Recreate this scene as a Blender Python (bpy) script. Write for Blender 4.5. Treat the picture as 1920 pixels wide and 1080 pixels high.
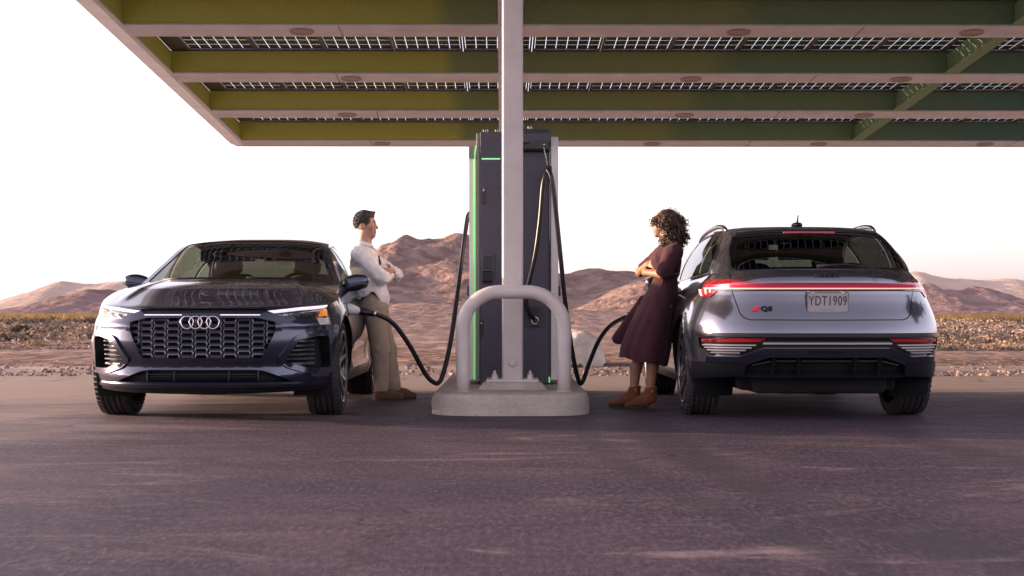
import bpy, bmesh, math, random
import numpy as np
from mathutils import Vector, Matrix, geometry, noise as mnoise

for o in list(bpy.data.objects):
    bpy.data.objects.remove(o, do_unlink=True)
scene = bpy.context.scene
COL = scene.collection
R = math.radians
rng = random.Random(7)

# ------------------------------------------------------------------ camera
CAM_H, FPX = 0.79, 2710.0
cam_d = bpy.data.cameras.new('camera')
cam_d.sensor_width = 36.0
cam_d.lens = FPX / 1920.0 * 36.0
cam_d.shift_y = 50.0 / 1920.0
cam_d.clip_start = 0.05
cam_d.clip_end = 30000.0
cam = bpy.data.objects.new('camera', cam_d)
COL.objects.link(cam)
cam.location = (0, 0, CAM_H)
cam.rotation_euler = (R(90), 0, 0)
scene.camera = cam
cam_d.dof.use_dof = True
cam_d.dof.focus_distance = 11.6
cam_d.dof.aperture_fstop = 9.0

# ------------------------------------------------------------------ sky and sun
SUN_EL, SUN_AZ = R(7.0), R(-76.0)          # azimuth measured from +Y towards +X
world = bpy.data.worlds.new('World')
scene.world = world
world.use_nodes = True
wt = world.node_tree
for n in list(wt.nodes):
    wt.nodes.remove(n)
wo = wt.nodes.new('ShaderNodeOutputWorld')
wb = wt.nodes.new('ShaderNodeBackground')
ws = wt.nodes.new('ShaderNodeTexSky')
ws.sky_type = 'NISHITA'
ws.sun_disc = False
ws.sun_elevation = SUN_EL
ws.sun_rotation = SUN_AZ
ws.altitude = 600.0
ws.air_density = 1.0
ws.dust_density = 2.5
ws.ozone_density = 1.6
whs = wt.nodes.new('ShaderNodeHueSaturation')
whs.inputs['Saturation'].default_value = 0.30
wmx = wt.nodes.new('ShaderNodeMix')
wmx.data_type = 'RGBA'
wmx.blend_type = 'MULTIPLY'
wmx.inputs[0].default_value = 1.0
wmx.inputs[7].default_value = (1.05, 0.905, 1.0, 1)
wt.links.new(ws.outputs[0], whs.inputs['Color'])
wt.links.new(whs.outputs[0], wmx.inputs[6])
wt.links.new(wmx.outputs[2], wb.inputs[0])
wt.links.new(wb.outputs[0], wo.inputs[0])
wb.inputs[1].default_value = 0.15

sun_d = bpy.data.lights.new('sun', 'SUN')
sun_d.energy = 2.4
sun_d.angle = R(0.6)
sun_d.color = (1.0, 0.66, 0.40)
sun = bpy.data.objects.new('sun', sun_d)
COL.objects.link(sun)
sdir = Vector((math.sin(SUN_AZ) * math.cos(SUN_EL), math.cos(SUN_AZ) * math.cos(SUN_EL), math.sin(SUN_EL)))
sun.rotation_euler = (-sdir).to_track_quat('-Z', 'Y').to_euler()
sun.location = (-40, 30, 20)

vs = scene.view_settings
vs.view_transform = 'Standard'
vs.look = 'None'
vs.gamma = 1.0
vs.use_curve_mapping = False
vs.exposure = 2.05
scene.cycles.max_bounces = 8
scene.cycles.transparent_max_bounces = 16
scene.cycles.transmission_bounces = 6
scene.cycles.glossy_bounces = 4
scene.cycles.diffuse_bounces = 3
scene.cycles.caustics_reflective = False
scene.cycles.caustics_refractive = False
scene.cycles.sample_clamp_indirect = 6.0
scene.cycles.use_denoising = True

# ------------------------------------------------------------------ helpers
def px(x, y, d):
    """a photograph pixel at depth d -> a point in the scene (used for measuring)"""
    return Vector(((x - 960.0) / FPX * d, d, CAM_H - (y - 590.0) / FPX * d))

def tag(o, label=None, cat=None, group=None, kind=None):
    if label: o['label'] = label
    if cat: o['category'] = cat
    if group: o['group'] = group
    if kind: o['kind'] = kind
    return o

def empty(name, loc=(0, 0, 0), rz=0.0):
    o = bpy.data.objects.new(name, None)
    o.empty_display_size = 0.1
    COL.objects.link(o)
    o.location = loc
    o.rotation_euler = (0, 0, rz)
    return o

def link_mesh(name, me, mat=None, parent=None):
    o = bpy.data.objects.new(name, me)
    COL.objects.link(o)
    if mat is not None and not me.materials:
        me.materials.append(mat)
    if parent is not None:
        o.parent = parent
    return o

def mobj(name, verts, faces, mat=None, parent=None, smooth=False, normals=None):
    me = bpy.data.meshes.new(name)
    me.from_pydata([tuple(v) for v in verts], [], [tuple(f) for f in faces])
    me.update()
    if smooth:
        me.polygons.foreach_set('use_smooth', [True] * len(me.polygons))
    if normals is not None:
        me.normals_split_custom_set_from_vertices([tuple(n) for n in normals])
    return link_mesh(name, me, mat, parent)

class MB:
    """collects simple solids into one mesh"""
    def __init__(self):
        self.v, self.f, self.sm = [], [], []
    def add(self, v, f, smooth=False):
        b = len(self.v)
        self.v += [tuple(p) for p in v]
        self.f += [tuple(i + b for i in q) for q in f]
        self.sm += [smooth] * len(f)
        return self
    def box(self, c, s, rz=0.0, bev=0.0, m=None):
        hx, hy, hz = s[0] / 2, s[1] / 2, s[2] / 2
        if bev <= 0:
            v = [(x * hx, y * hy, z * hz) for x in (-1, 1) for y in (-1, 1) for z in (-1, 1)]
            f = [(0, 1, 3, 2), (4, 6, 7, 5), (0, 4, 5, 1), (2, 3, 7, 6), (0, 2, 6, 4), (1, 5, 7, 3)]
        else:
            bm = bmesh.new()
            bmesh.ops.create_cube(bm, size=1.0)
            for q in bm.verts:
                q.co = Vector((q.co.x * s[0], q.co.y * s[1], q.co.z * s[2]))
            bmesh.ops.bevel(bm, geom=list(bm.edges), offset=min(bev, 0.49 * min(s)), segments=2, affect='EDGES', profile=0.5)
            v = [q.co.copy() for q in bm.verts]
            f = [[q.index for q in g.verts] for g in bm.faces]
            bm.free()
        if m is not None:
            v = [m @ Vector(p) for p in v]
        else:
            ca, sa = math.cos(rz), math.sin(rz)
            v = [(p[0] * ca - p[1] * sa + c[0], p[0] * sa + p[1] * ca + c[1], p[2] + c[2]) for p in v]
        return self.add(v, f, False)
    def tube(self, pts, r, n=12, cap=True, smooth=True, flat=1.0):
        pts = [Vector(p) for p in pts]
        rs = r if isinstance(r, (list, tuple)) else [r] * len(pts)
        v, f = [], []
        up = None
        for i, p in enumerate(pts):
            t = (pts[min(i + 1, len(pts) - 1)] - pts[max(i - 1, 0)]).normalized()
            if up is None:
                up = Vector((0, 0, 1)) if abs(t.z) < 0.9 else Vector((0, 1, 0))
            a = t.cross(up)
            if a.length < 1e-5:
                a = t.cross(Vector((1, 0, 0)))
            a.normalize()
            b = a.cross(t).normalized()
            up = b
            for k in range(n):
                q = 2 * math.pi * k / n
                v.append(p + a * (math.cos(q) * rs[i]) + b * (math.sin(q) * rs[i] * flat))
        m = len(pts)
        for i in range(m - 1):
            for k in range(n):
                f.append((i * n + k, i * n + (k + 1) % n, (i + 1) * n + (k + 1) % n, (i + 1) * n + k))
        self.add(v, f, smooth)
        if cap:
            b0 = len(self.v) - len(v)
            self.f.append(tuple(b0 + k for k in reversed(range(n))))
            self.f.append(tuple(b0 + (m - 1) * n + k for k in range(n)))
            self.sm += [False, False]
        return self
    def lathe(self, prof, n=32, axis='Z', c=(0, 0, 0), smooth=True, a0=0.0, a1=2 * math.pi):
        full = abs(a1 - a0 - 2 * math.pi) < 1e-6
        cnt = n if full else n + 1
        v, f = [], []
        for (r, h) in prof:
            for k in range(cnt):
                q = a0 + (a1 - a0) * k / n
                p = (r * math.cos(q), r * math.sin(q), h)
                if axis == 'X':
                    p = (h, p[0], p[1])
                elif axis == 'Y':
                    p = (p[1], h, p[0])
                v.append((p[0] + c[0], p[1] + c[1], p[2] + c[2]))
        for i in range(len(prof) - 1):
            for k in range(n):
                k2 = (k + 1) % cnt if full else k + 1
                f.append((i * cnt + k, i * cnt + k2, (i + 1) * cnt + k2, (i + 1) * cnt + k))
        return self.add(v, f, smooth)
    def prism(self, poly, z0, z1, axis='Z'):
        n = len(poly)
        def mp(p, h):
            if axis == 'Z': return (p[0], p[1], h)
            if axis == 'Y': return (p[0], h, p[1])
            return (h, p[0], p[1])
        v = [mp(p, z0) for p in poly] + [mp(p, z1) for p in poly]
        f = [tuple(reversed(range(n))), tuple(range(n, 2 * n))]
        f += [(i, (i + 1) % n, n + (i + 1) % n, n + i) for i in range(n)]
        return self.add(v, f, False)
    def build(self, name, mat=None, parent=None, fix=False):
        me = bpy.data.meshes.new(name)
        me.from_pydata(self.v, [], self.f)
        if fix:
            bm = bmesh.new(); bm.from_mesh(me)
            bmesh.ops.recalc_face_normals(bm, faces=bm.faces)
            bm.to_mesh(me); bm.free()
        me.update()
        me.polygons.foreach_set('use_smooth', self.sm)
        return link_mesh(name, me, mat, parent)

def spline(pts, n=8, closed=False):
    """Catmull-Rom through pts"""
    P = [Vector(p) for p in pts]
    out = []
    m = len(P)
    for i in range(m if closed else m - 1):
        p0 = P[(i - 1) % m] if (closed or i > 0) else P[0] * 2 - P[1]
        p1, p2 = P[i], P[(i + 1) % m]
        p3 = P[(i + 2) % m] if (closed or i + 2 < m) else P[-1] * 2 - P[-2]
        for k in range(n):
            t = k / n
            out.append(0.5 * ((2 * p1) + (p2 - p0) * t + (2 * p0 - 5 * p1 + 4 * p2 - p3) * t * t + (3 * p1 - p0 - 3 * p2 + p3) * t ** 3))
    if not closed:
        out.append(P[-1].copy())
    return out

def curve1(xs, ys, n=1200):
    """smooth monotone-ish interpolation (pchip) tabulated -> vectorised function"""
    xs = np.asarray(xs, float); ys = np.asarray(ys, float)
    h = np.diff(xs); dl = np.diff(ys) / h
    m = np.zeros(len(xs))
    m[0], m[-1] = dl[0], dl[-1]
    for i in range(1, len(xs) - 1):
        if dl[i - 1] * dl[i] > 0:
            w1 = 2 * h[i] + h[i - 1]; w2 = h[i] + 2 * h[i - 1]
            m[i] = (w1 + w2) / (w1 / dl[i - 1] + w2 / dl[i])
    def f(x):
        x = np.clip(np.asarray(x, float), xs[0], xs[-1])
        i = np.clip(np.searchsorted(xs, x, side='right') - 1, 0, len(xs) - 2)
        t = (x - xs[i]) / h[i]
        t2, t3 = t * t, t * t * t
        return (2 * t3 - 3 * t2 + 1) * ys[i] + (t3 - 2 * t2 + t) * h[i] * m[i] + (-2 * t3 + 3 * t2) * ys[i + 1] + (t3 - t2) * h[i] * m[i + 1]
    return f

# ------------------------------------------------------------------ materials
def new_mat(name):
    m = bpy.data.materials.new(name)
    m.use_nodes = True
    nt = m.node_tree
    for n in list(nt.nodes):
        nt.nodes.remove(n)
    out = nt.nodes.new('ShaderNodeOutputMaterial')
    return m, nt, out

def nd(nt, typ, **kw):
    n = nt.nodes.new(typ)
    for k, v in kw.items():
        if hasattr(n, k) and k not in n.inputs.keys():
            setattr(n, k, v)
        else:
            n.inputs[k].default_value = v
    return n

def pbr(name, col, rough=0.5, metal=0.0, var=0.0, vscale=20.0, bump=0.0, bscale=200.0, coat=0.0, coat_r=0.05,
        spec=0.5, emit=None, estr=0.0, sheen=0.0, rvar=0.0, detail=6.0, aniso=None, trans=0.0, ior=1.5, col2=None):
    m, nt, out = new_mat(name)
    b = nd(nt, 'ShaderNodeBsdfPrincipled')
    nt.links.new(b.outputs[0], out.inputs[0])
    b.inputs['Base Color'].default_value = (*col, 1)
    b.inputs['Roughness'].default_value = rough
    b.inputs['Metallic'].default_value = metal
    b.inputs['Specular IOR Level'].default_value = spec
    b.inputs['Coat Weight'].default_value = coat
    b.inputs['Coat Roughness'].default_value = coat_r
    b.inputs['Sheen Weight'].default_value = sheen
    b.inputs['Transmission Weight'].default_value = trans
    b.inputs['IOR'].default_value = ior
    if emit is not None:
        b.inputs['Emission Color'].default_value = (*emit, 1)
        b.inputs['Emission Strength'].default_value = estr
    tc = None
    if var > 0 or bump > 0 or rvar > 0:
        tc = nd(nt, 'ShaderNodeTexCoord')
        mp = nd(nt, 'ShaderNodeMapping')
        if aniso: mp.inputs['Scale'].default_value = aniso
        nt.links.new(tc.outputs['Object'], mp.inputs[0])
    if var > 0 or rvar > 0:
        nz = nd(nt, 'ShaderNodeTexNoise'); nz.inputs['Scale'].default_value = vscale; nz.inputs['Detail'].default_value = detail
        nt.links.new(mp.outputs[0], nz.inputs['Vector'])
        if var > 0:
            cr = nd(nt, 'ShaderNodeValToRGB')
            c2 = col2 or col
            cr.color_ramp.elements[0].position = 0.3
            cr.color_ramp.elements[1].position = 0.7
            cr.color_ramp.elements[0].color = (*[c * (1 - var) for c in col], 1)
            cr.color_ramp.elements[1].color = (*[min(1, c * (1 + var)) for c in c2], 1)
            nt.links.new(nz.outputs['Fac'], cr.inputs[0])
            nt.links.new(cr.outputs[0], b.inputs['Base Color'])
        if rvar > 0:
            mr = nd(nt, 'ShaderNodeMapRange')
            mr.inputs['To Min'].default_value = max(0.02, rough - rvar)
            mr.inputs['To Max'].default_value = min(1, rough + rvar)
            nt.links.new(nz.outputs['Fac'], mr.inputs[0])
            nt.links.new(mr.outputs[0], b.inputs['Roughness'])
    if bump > 0:
        n2 = nd(nt, 'ShaderNodeTexNoise'); n2.inputs['Scale'].default_value = bscale; n2.inputs['Detail'].default_value = 4
        nt.links.new(mp.outputs[0], n2.inputs['Vector'])
        bp = nd(nt, 'ShaderNodeBump'); bp.inputs['Strength'].default_value = bump; bp.inputs['Distance'].default_value = 0.01
        nt.links.new(n2.outputs['Fac'], bp.inputs['Height'])
        nt.links.new(bp.outputs[0], b.inputs['Normal'])
    return m

def glass_mat(name, tint, refl=1.0, rough=0.0):
    m, nt, out = new_mat(name)
    tr = nd(nt, 'ShaderNodeBsdfTransparent'); tr.inputs[0].default_value = (*tint, 1)
    gl = nd(nt, 'ShaderNodeBsdfGlossy'); gl.inputs['Roughness'].default_value = rough
    gl.inputs[0].default_value = (refl, refl, refl, 1)
    fr = nd(nt, 'ShaderNodeFresnel'); fr.inputs[0].default_value = 1.52
    ge = nd(nt, 'ShaderNodeNewGeometry')
    mr = nd(nt, 'ShaderNodeMapRange'); mr.inputs['To Min'].default_value = 1.52; mr.inputs['To Max'].default_value = 1 / 1.52
    nt.links.new(ge.outputs['Backfacing'], mr.inputs[0]); nt.links.new(mr.outputs[0], fr.inputs[0])
    mx = nd(nt, 'ShaderNodeMixShader')
    nt.links.new(fr.outputs[0], mx.inputs[0])
    nt.links.new(tr.outputs[0], mx.inputs[1])
    nt.links.new(gl.outputs[0], mx.inputs[2])
    nt.links.new(mx.outputs[0], out.inputs[0])
    return m
# ================================================================== ground
def ground_material():
    m, nt, out = new_mat('desert_sand')
    b = nd(nt, 'ShaderNodeBsdfPrincipled'); b.inputs['Roughness'].default_value = 0.95
    b.inputs['Specular IOR Level'].default_value = 0.1
    nt.links.new(b.outputs[0], out.inputs[0])
    g = nd(nt, 'ShaderNodeNewGeometry')
    mp = nd(nt, 'ShaderNodeMapping'); nt.links.new(g.outputs['Position'], mp.inputs[0])
    mp.inputs['Scale'].default_value = (0.5, 1.0, 1.0)
    n1 = nd(nt, 'ShaderNodeTexNoise'); n1.inputs['Scale'].default_value = 0.35; n1.inputs['Detail'].default_value = 9
    n2 = nd(nt, 'ShaderNodeTexNoise'); n2.inputs['Scale'].default_value = 9.0; n2.inputs['Detail'].default_value = 8
    nt.links.new(mp.outputs[0], n1.inputs['Vector']); nt.links.new(g.outputs['Position'], n2.inputs['Vector'])
    cr = nd(nt, 'ShaderNodeValToRGB')
    e = cr.color_ramp.elements
    e[0].position = 0.25; e[0].color = (0.23, 0.155, 0.125, 1)
    e[1].position = 0.75; e[1].color = (0.42, 0.31, 0.255, 1)
    ad = nd(nt, 'ShaderNodeMath'); ad.operation = 'MULTIPLY_ADD'; ad.inputs[1].default_value = 0.55
    m2 = nd(nt, 'ShaderNodeMath'); m2.operation = 'MULTIPLY'; m2.inputs[1].default_value = 0.45
    nt.links.new(n2.outputs['Fac'], m2.inputs[0])
    nt.links.new(n1.outputs['Fac'], ad.inputs[0]); nt.links.new(m2.outputs[0], ad.inputs[2])
    nt.links.new(ad.outputs[0], cr.inputs[0])
    # dry golden grass plain farther out
    sx = nd(nt, 'ShaderNodeSeparateXYZ'); nt.links.new(g.outputs['Position'], sx.inputs[0])
    mr = nd(nt, 'ShaderNodeMapRange'); mr.inputs['From Min'].default_value = 110; mr.inputs['From Max'].default_value = 170
    nt.links.new(sx.outputs['Y'], mr.inputs[0])
    mx = nd(nt, 'ShaderNodeMix'); mx.data_type = 'RGBA'
    mx.inputs[7].default_value = (0.40, 0.25, 0.085, 1)
    nt.links.new(mr.outputs[0], mx.inputs[0]); nt.links.new(cr.outputs[0], mx.inputs[6])
    nt.links.new(mx.outputs[2], b.inputs['Base Color'])
    bp = nd(nt, 'ShaderNodeBump'); bp.inputs['Strength'].default_value = 0.8; bp.inputs['Distance'].default_value = 0.05
    nt.links.new(n2.outputs['Fac'], bp.inputs['Height']); nt.links.new(bp.outputs[0], b.inputs['Normal'])
    return m

def asphalt_material():
    m, nt, out = new_mat('dusty_asphalt')
    b = nd(nt, 'ShaderNodeBsdfPrincipled')
    b.inputs['Specular IOR Level'].default_value = 0.25
    nt.links.new(b.outputs[0], out.inputs[0])
    g = nd(nt, 'ShaderNodeNewGeometry')
    sx = nd(nt, 'ShaderNodeSeparateXYZ'); nt.links.new(g.outputs['Position'], sx.inputs[0])
    def noise(scale, detail, sc=(1, 1, 1), rough=0.55, dist=0.0):
        mp = nd(nt, 'ShaderNodeMapping'); mp.inputs['Scale'].default_value = sc
        nt.links.new(g.outputs['Position'], mp.inputs[0])
        n = nd(nt, 'ShaderNodeTexNoise'); n.inputs['Scale'].default_value = scale; n.inputs['Detail'].default_value = detail
        n.inputs['Roughness'].default_value = rough; n.inputs['Distortion'].default_value = dist
        nt.links.new(mp.outputs[0], n.inputs['Vector'])
        return n.outputs['Fac']
    def mth(op, a, c=None, d=None, clamp=False):
        n = nd(nt, 'ShaderNodeMath'); n.operation = op; n.use_clamp = clamp
        for i, q in enumerate((a, c, d)):
            if q is None: continue
            if isinstance(q, (int, float)): n.inputs[i].default_value = q
            else: nt.links.new(q, n.inputs[i])
        return n.outputs[0]
    def rng_(a, lo, hi, t0=0.0, t1=1.0, smooth=True):
        n = nd(nt, 'ShaderNodeMapRange')
        if smooth: n.interpolation_type = 'SMOOTHSTEP'
        n.inputs['From Min'].default_value = lo; n.inputs['From Max'].default_value = hi
        n.inputs['To Min'].default_value = t0; n.inputs['To Max'].default_value = t1
        nt.links.new(a, n.inputs[0])
        return n.outputs[0]
    def mix(f, a, c):
        n = nd(nt, 'ShaderNodeMix'); n.data_type = 'RGBA'
        if isinstance(f, float): n.inputs[0].default_value = f
        else: nt.links.new(f, n.inputs[0])
        for i, q in ((6, a), (7, c)):
            if isinstance(q, tuple): n.inputs[i].default_value = (*q, 1)
            else: nt.links.new(q, n.inputs[i])
        return n.outputs[2]
    X, Y = sx.outputs['X'], sx.outputs['Y']
    big = noise(0.45, 8, (1, 0.8, 1), 0.62, 0.4)
    streak = noise(1.1, 10, (0.45, 1.2, 1), 0.72, 0.8)
    fine = noise(42, 6, (1, 0.30, 1), 0.7)
    grit = noise(110, 4, (1, 0.25, 1), 0.7)
    base = mix(rng_(big, 0.40, 0.60), (0.033, 0.023, 0.040), (0.079, 0.051, 0.067))
    mid = noise(7.0, 8, (0.8, 1.3, 1), 0.7)
    med = noise(1.9, 7, (0.7, 1.2, 1), 0.65)
    base = mix(mth('MULTIPLY', rng_(med, 0.42, 0.60), 0.65), base, (0.034, 0.024, 0.040))
    base = mix(mth('MULTIPLY', rng_(mid, 0.47, 0.70), 0.35), base, (0.128, 0.088, 0.106))
    base = mix(mth('MULTIPLY', rng_(mid, 0.44, 0.30), 0.35), base, (0.033, 0.026, 0.035))
    base = mix(mth('MULTIPLY', rng_(fine, 0.48, 0.66), 0.60), base, (0.135, 0.094, 0.112))
    base = mix(mth('MULTIPLY', rng_(fine, 0.50, 0.34), 0.60), base, (0.022, 0.016, 0.027))
    base = mix(mth('MULTIPLY', rng_(grit, 0.58, 0.70), 0.5), base, (0.24, 0.185, 0.18))
    base = mix(mth('MULTIPLY', rng_(grit, 0.44, 0.30), 0.55), base, (0.016, 0.012, 0.018))
    # sand blown over the lot: more towards its far edge and on the left
    far = rng_(Y, 11.5, 17.5)
    left = rng_(X, -1.2, -4.5)
    near_l = mth('MULTIPLY', left, rng_(Y, 5.5, 11.0))
    amt = mth('ADD', mth('MULTIPLY', far, 0.52), mth('MULTIPLY', near_l, 0.30))
    d0 = mth('ADD', mth('MULTIPLY', streak, 0.9), mth('MULTIPLY', fine, 0.18))
    dust = mth('MULTIPLY', rng_(mth('ADD', d0, amt), 0.56, 1.02), 0.92)
    col = mix(dust, base, (0.34, 0.255, 0.215))
    # long pale scuffs of dust
    sc = noise(0.8, 11, (0.40, 1.1, 1), 0.78, 1.2)
    col = mix(mth('MULTIPLY', rng_(sc, 0.545, 0.70), 0.62), col, (0.34, 0.26, 0.24))
    # dark turning tyre tracks on the right
    def arc(cx, cy, r, w):
        dx = mth('SUBTRACT', X, cx); dy = mth('SUBTRACT', Y, cy)
        rr = mth('SQRT', mth('ADD', mth('MULTIPLY', dx, dx), mth('MULTIPLY', dy, dy)))
        q = mth('ABSOLUTE', mth('SUBTRACT', rr, r))
        return rng_(q, w, w * 0.35), rr
    brk = rng_(noise(1.1, 5, (1, 1, 1)), 0.30, 0.55)
    for cx, cy, r, w, k in ((20.95, 9.5, 20.0, 0.25, 0.9), (20.95, 9.5, 18.35, 0.24, 0.75), (20.9, 9.5, 20.40, 0.12, 0.6), (-14.0, 9.0, 10.0, 0.28, 0.35)):
        a_, rr = arc(cx, cy, r, w)
        ribs = rng_(mth('SINE', mth('MULTIPLY', rr, 130.0)), -0.9, 0.6, 0.75, 1.0)
        col = mix(mth('MULTIPLY', mth('MULTIPLY', mth('MULTIPLY', a_, brk), ribs), k), col, (0.035, 0.03, 0.037))
    # hairline cracks
    vo = nd(nt, 'ShaderNodeTexVoronoi'); vo.feature = 'DISTANCE_TO_EDGE'; vo.inputs['Scale'].default_value = 0.42
    wv = nd(nt, 'ShaderNodeTexNoise'); wv.inputs['Scale'].default_value = 2.2; wv.inputs['Detail'].default_value = 6
    nt.links.new(g.outputs['Position'], wv.inputs['Vector'])
    va = nd(nt, 'ShaderNodeVectorMath'); va.operation = 'MULTIPLY_ADD'; va.inputs[1].default_value = (0.7, 0.7, 0)
    nt.links.new(wv.outputs['Color'], va.inputs[0]); nt.links.new(g.outputs['Position'], va.inputs[2]); nt.links.new(va.outputs[0], vo.inputs['Vector'])
    ck = mth('MULTIPLY', rng_(vo.outputs['Distance'], 0.010, 0.002), rng_(big, 0.45, 0.6))
    col = mix(mth('MULTIPLY', ck, 0.75), col, (0.016, 0.012, 0.016))
    # drip stains near the parking spots
    st = noise(1.7, 4, (1, 1, 1), 0.5)
    spot = mth('MULTIPLY', rng_(st, 0.64, 0.74), rng_(Y, 8.5, 10.5))
    col = mix(mth('MULTIPLY', spot, 0.4), col, (0.028, 0.025, 0.03))
    nt.links.new(col, b.inputs['Base Color'])
    nt.links.new(rng_(dust, 0, 1, 0.72, 0.95), b.inputs['Roughness'])
    bp = nd(nt, 'ShaderNodeBump'); bp.inputs['Strength'].default_value = 0.4; bp.inputs['Distance'].default_value = 0.004
    nt.links.new(mth('ADD', mth('ADD', mth('MULTIPLY', fine, 0.8), mth('MULTIPLY', grit, 1.0)), mth('MULTIPLY', mid, 2.5)), bp.inputs['Height'])
    nt.links.new(bp.outputs[0], b.inputs['Normal'])
    return m

def grid_sheet(name, x0, x1, y0, y1, nx, ny, zf, mat, ygeo=False, smooth=True):
    xs = np.linspace(x0, x1, nx)
    ys = np.geomspace(y0, y1, ny) if ygeo else np.linspace(y0, y1, ny)
    v = [(x, y, zf(x, y)) for y in ys for x in xs]
    f = [(j * nx + i, j * nx + i + 1, (j + 1) * nx + i + 1, (j + 1) * nx + i) for j in range(ny - 1) for i in range(nx - 1)]
    return mobj(name, v, f, mat, None, smooth)

def gz(x, y):
    """the ground: flat lot, then a faintly uneven desert floor"""
    if y < 19.0 or y > 500:
        k = 0.0
    else:
        k = min(1.0, (y - 19.0) / 30.0)
    a = mnoise.noise((x * 0.06, y * 0.05, 3.1)) * 0.18 + mnoise.noise((x * 0.4, y * 0.35, 8.1)) * 0.05
    return (a * k - 0.02 * k) - 0.004

M_SAND = ground_material()
xs = sorted(set(list(np.linspace(-60, 60, 121)) + [-9000, -4000, -1500, -600, -250, -120, 120, 250, 600, 1500, 4000, 9000]))
ys = sorted(set([-4000, -600, -100, -30, -10, 0, 10, 17] + list(np.linspace(19, 60, 60)) + list(np.linspace(62, 200, 60)) + [230, 270, 320, 400, 500, 700, 1000, 2000, 5000, 9000]))
gv = [(x, y, gz(x, y)) for y in ys for x in xs]
nx = len(xs)
gf = [(j * nx + i, j * nx + i + 1, (j + 1) * nx + i + 1, (j + 1) * nx + i) for j in range(len(ys) - 1) for i in range(nx - 1)]
tag(mobj('ground', gv, gf, M_SAND, None, True), kind='structure')

M_ASPH = asphalt_material()
def lot_edge(x):
    return 19.1 + 0.25 * mnoise.noise((x * 0.35, 2.2, 0)) + 0.10 * mnoise.noise((x * 1.7, 5.2, 0))
lx = list(np.linspace(-40, 40, 321))
lv, lf = [], []
lys = [1.5, 3.0, 8.0, 14.0, 17.5]  # near edge cut short out of view so bare sand bounces light to the beams
for x in lx:
    e = lot_edge(x)
    for y in lys:
        lv.append((x, y, 0.0))
    lv.append((x, e, 0.0)); lv.append((x, e + 0.06, -0.03))
w_ = len(lys) + 2
for i in range(len(lx) - 1):
    for k in range(w_ - 1):
        lf.append((i * w_ + k, (i + 1) * w_ + k, (i + 1) * w_ + k + 1, i * w_ + k + 1))
tag(mobj('asphalt_lot', lv, lf, M_ASPH, None, False), kind='structure')

# pale dirt track that crosses behind the lot
def track_mat():
    m = pbr('pale_dirt', (0.40, 0.315, 0.28), 0.95, var=0.25, vscale=2.5, bump=0.6, bscale=30, spec=0.1, aniso=(0.25, 1.6, 1), detail=9)
    return m
tv, tf = [], []
for i, x in enumerate(np.linspace(-60, 60, 241)):
    a = 20.3 + 0.4 * mnoise.noise((x * 0.2, 7.7, 0)); b_ = 26.0 + 1.5 * mnoise.noise((x * 0.13, 1.7, 0)) + 0.4 * mnoise.noise((x * 0.9, 1.7, 0))
    for k in range(9):
        y = a + (b_ - a) * k / 8
        lift = 0.012 if 0 < k < 8 else -0.012
        tv.append((x, y, gz(x, y) + lift + 0.02 * mnoise.noise((x * 0.5, y * 2.0, 1.0))))
for i in range(240):
    for k in range(8):
        tf.append((i * 9 + k, (i + 1) * 9 + k, (i + 1) * 9 + k + 1, i * 9 + k + 1))
tag(mobj('dirt_track', tv, tf, track_mat(), None, True), kind='structure')

# ================================================================== hills
def hill_mat(name, c1, c2, scale, bumpd):
    m, nt, out = new_mat(name)
    b = nd(nt, 'ShaderNodeBsdfPrincipled'); b.inputs['Roughness'].default_value = 1.0; b.inputs['Specular IOR Level'].default_value = 0.0
    nt.links.new(b.outputs[0], out.inputs[0])
    g = nd(nt, 'ShaderNodeNewGeometry')
    n = nd(nt, 'ShaderNodeTexNoise'); n.inputs['Scale'].default_value = scale; n.inputs['Detail'].default_value = 10; n.inputs['Roughness'].default_value = 0.62
    nt.links.new(g.outputs['Position'], n.inputs['Vector'])
    cr = nd(nt, 'ShaderNodeValToRGB'); e = cr.color_ramp.elements
    e[0].position = 0.38; e[0].color = (*c1, 1); e[1].position = 0.62; e[1].color = (*c2, 1)
    nt.links.new(n.outputs['Fac'], cr.inputs[0]); nt.links.new(cr.outputs[0], b.inputs['Base Color'])
    n2 = nd(nt, 'ShaderNodeTexNoise'); n2.inputs['Scale'].default_value = scale * 3; n2.inputs['Detail'].default_value = 8
    nt.links.new(g.outputs['Position'], n2.inputs['Vector'])
    bp = nd(nt, 'ShaderNodeBump'); bp.inputs['Strength'].default_value = 1.0; bp.inputs['Distance'].default_value = bumpd
    nt.links.new(n2.outputs['Fac'], bp.inputs['Height']); nt.links.new(bp.outputs[0], b.inputs['Normal'])
    return m

def fbm(x, y, z=0.0, oct=5, lac=2.1, gain=0.5):
    s, a = 0.0, 1.0
    for _ in range(oct):
        s += a * mnoise.noise((x, y, z)); x *= lac; y *= lac; a *= gain; z += 3.7
    return s

def ridged(x, y, z=0.0, oct=5, gain=0.5):
    s, a = 0.0, 1.0
    for _ in range(oct):
        s += a * (1.0 - abs(mnoise.noise((x, y, z))) * 2.0); x *= 2.07; y *= 2.07; a *= gain; z += 5.1
    return s

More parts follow.
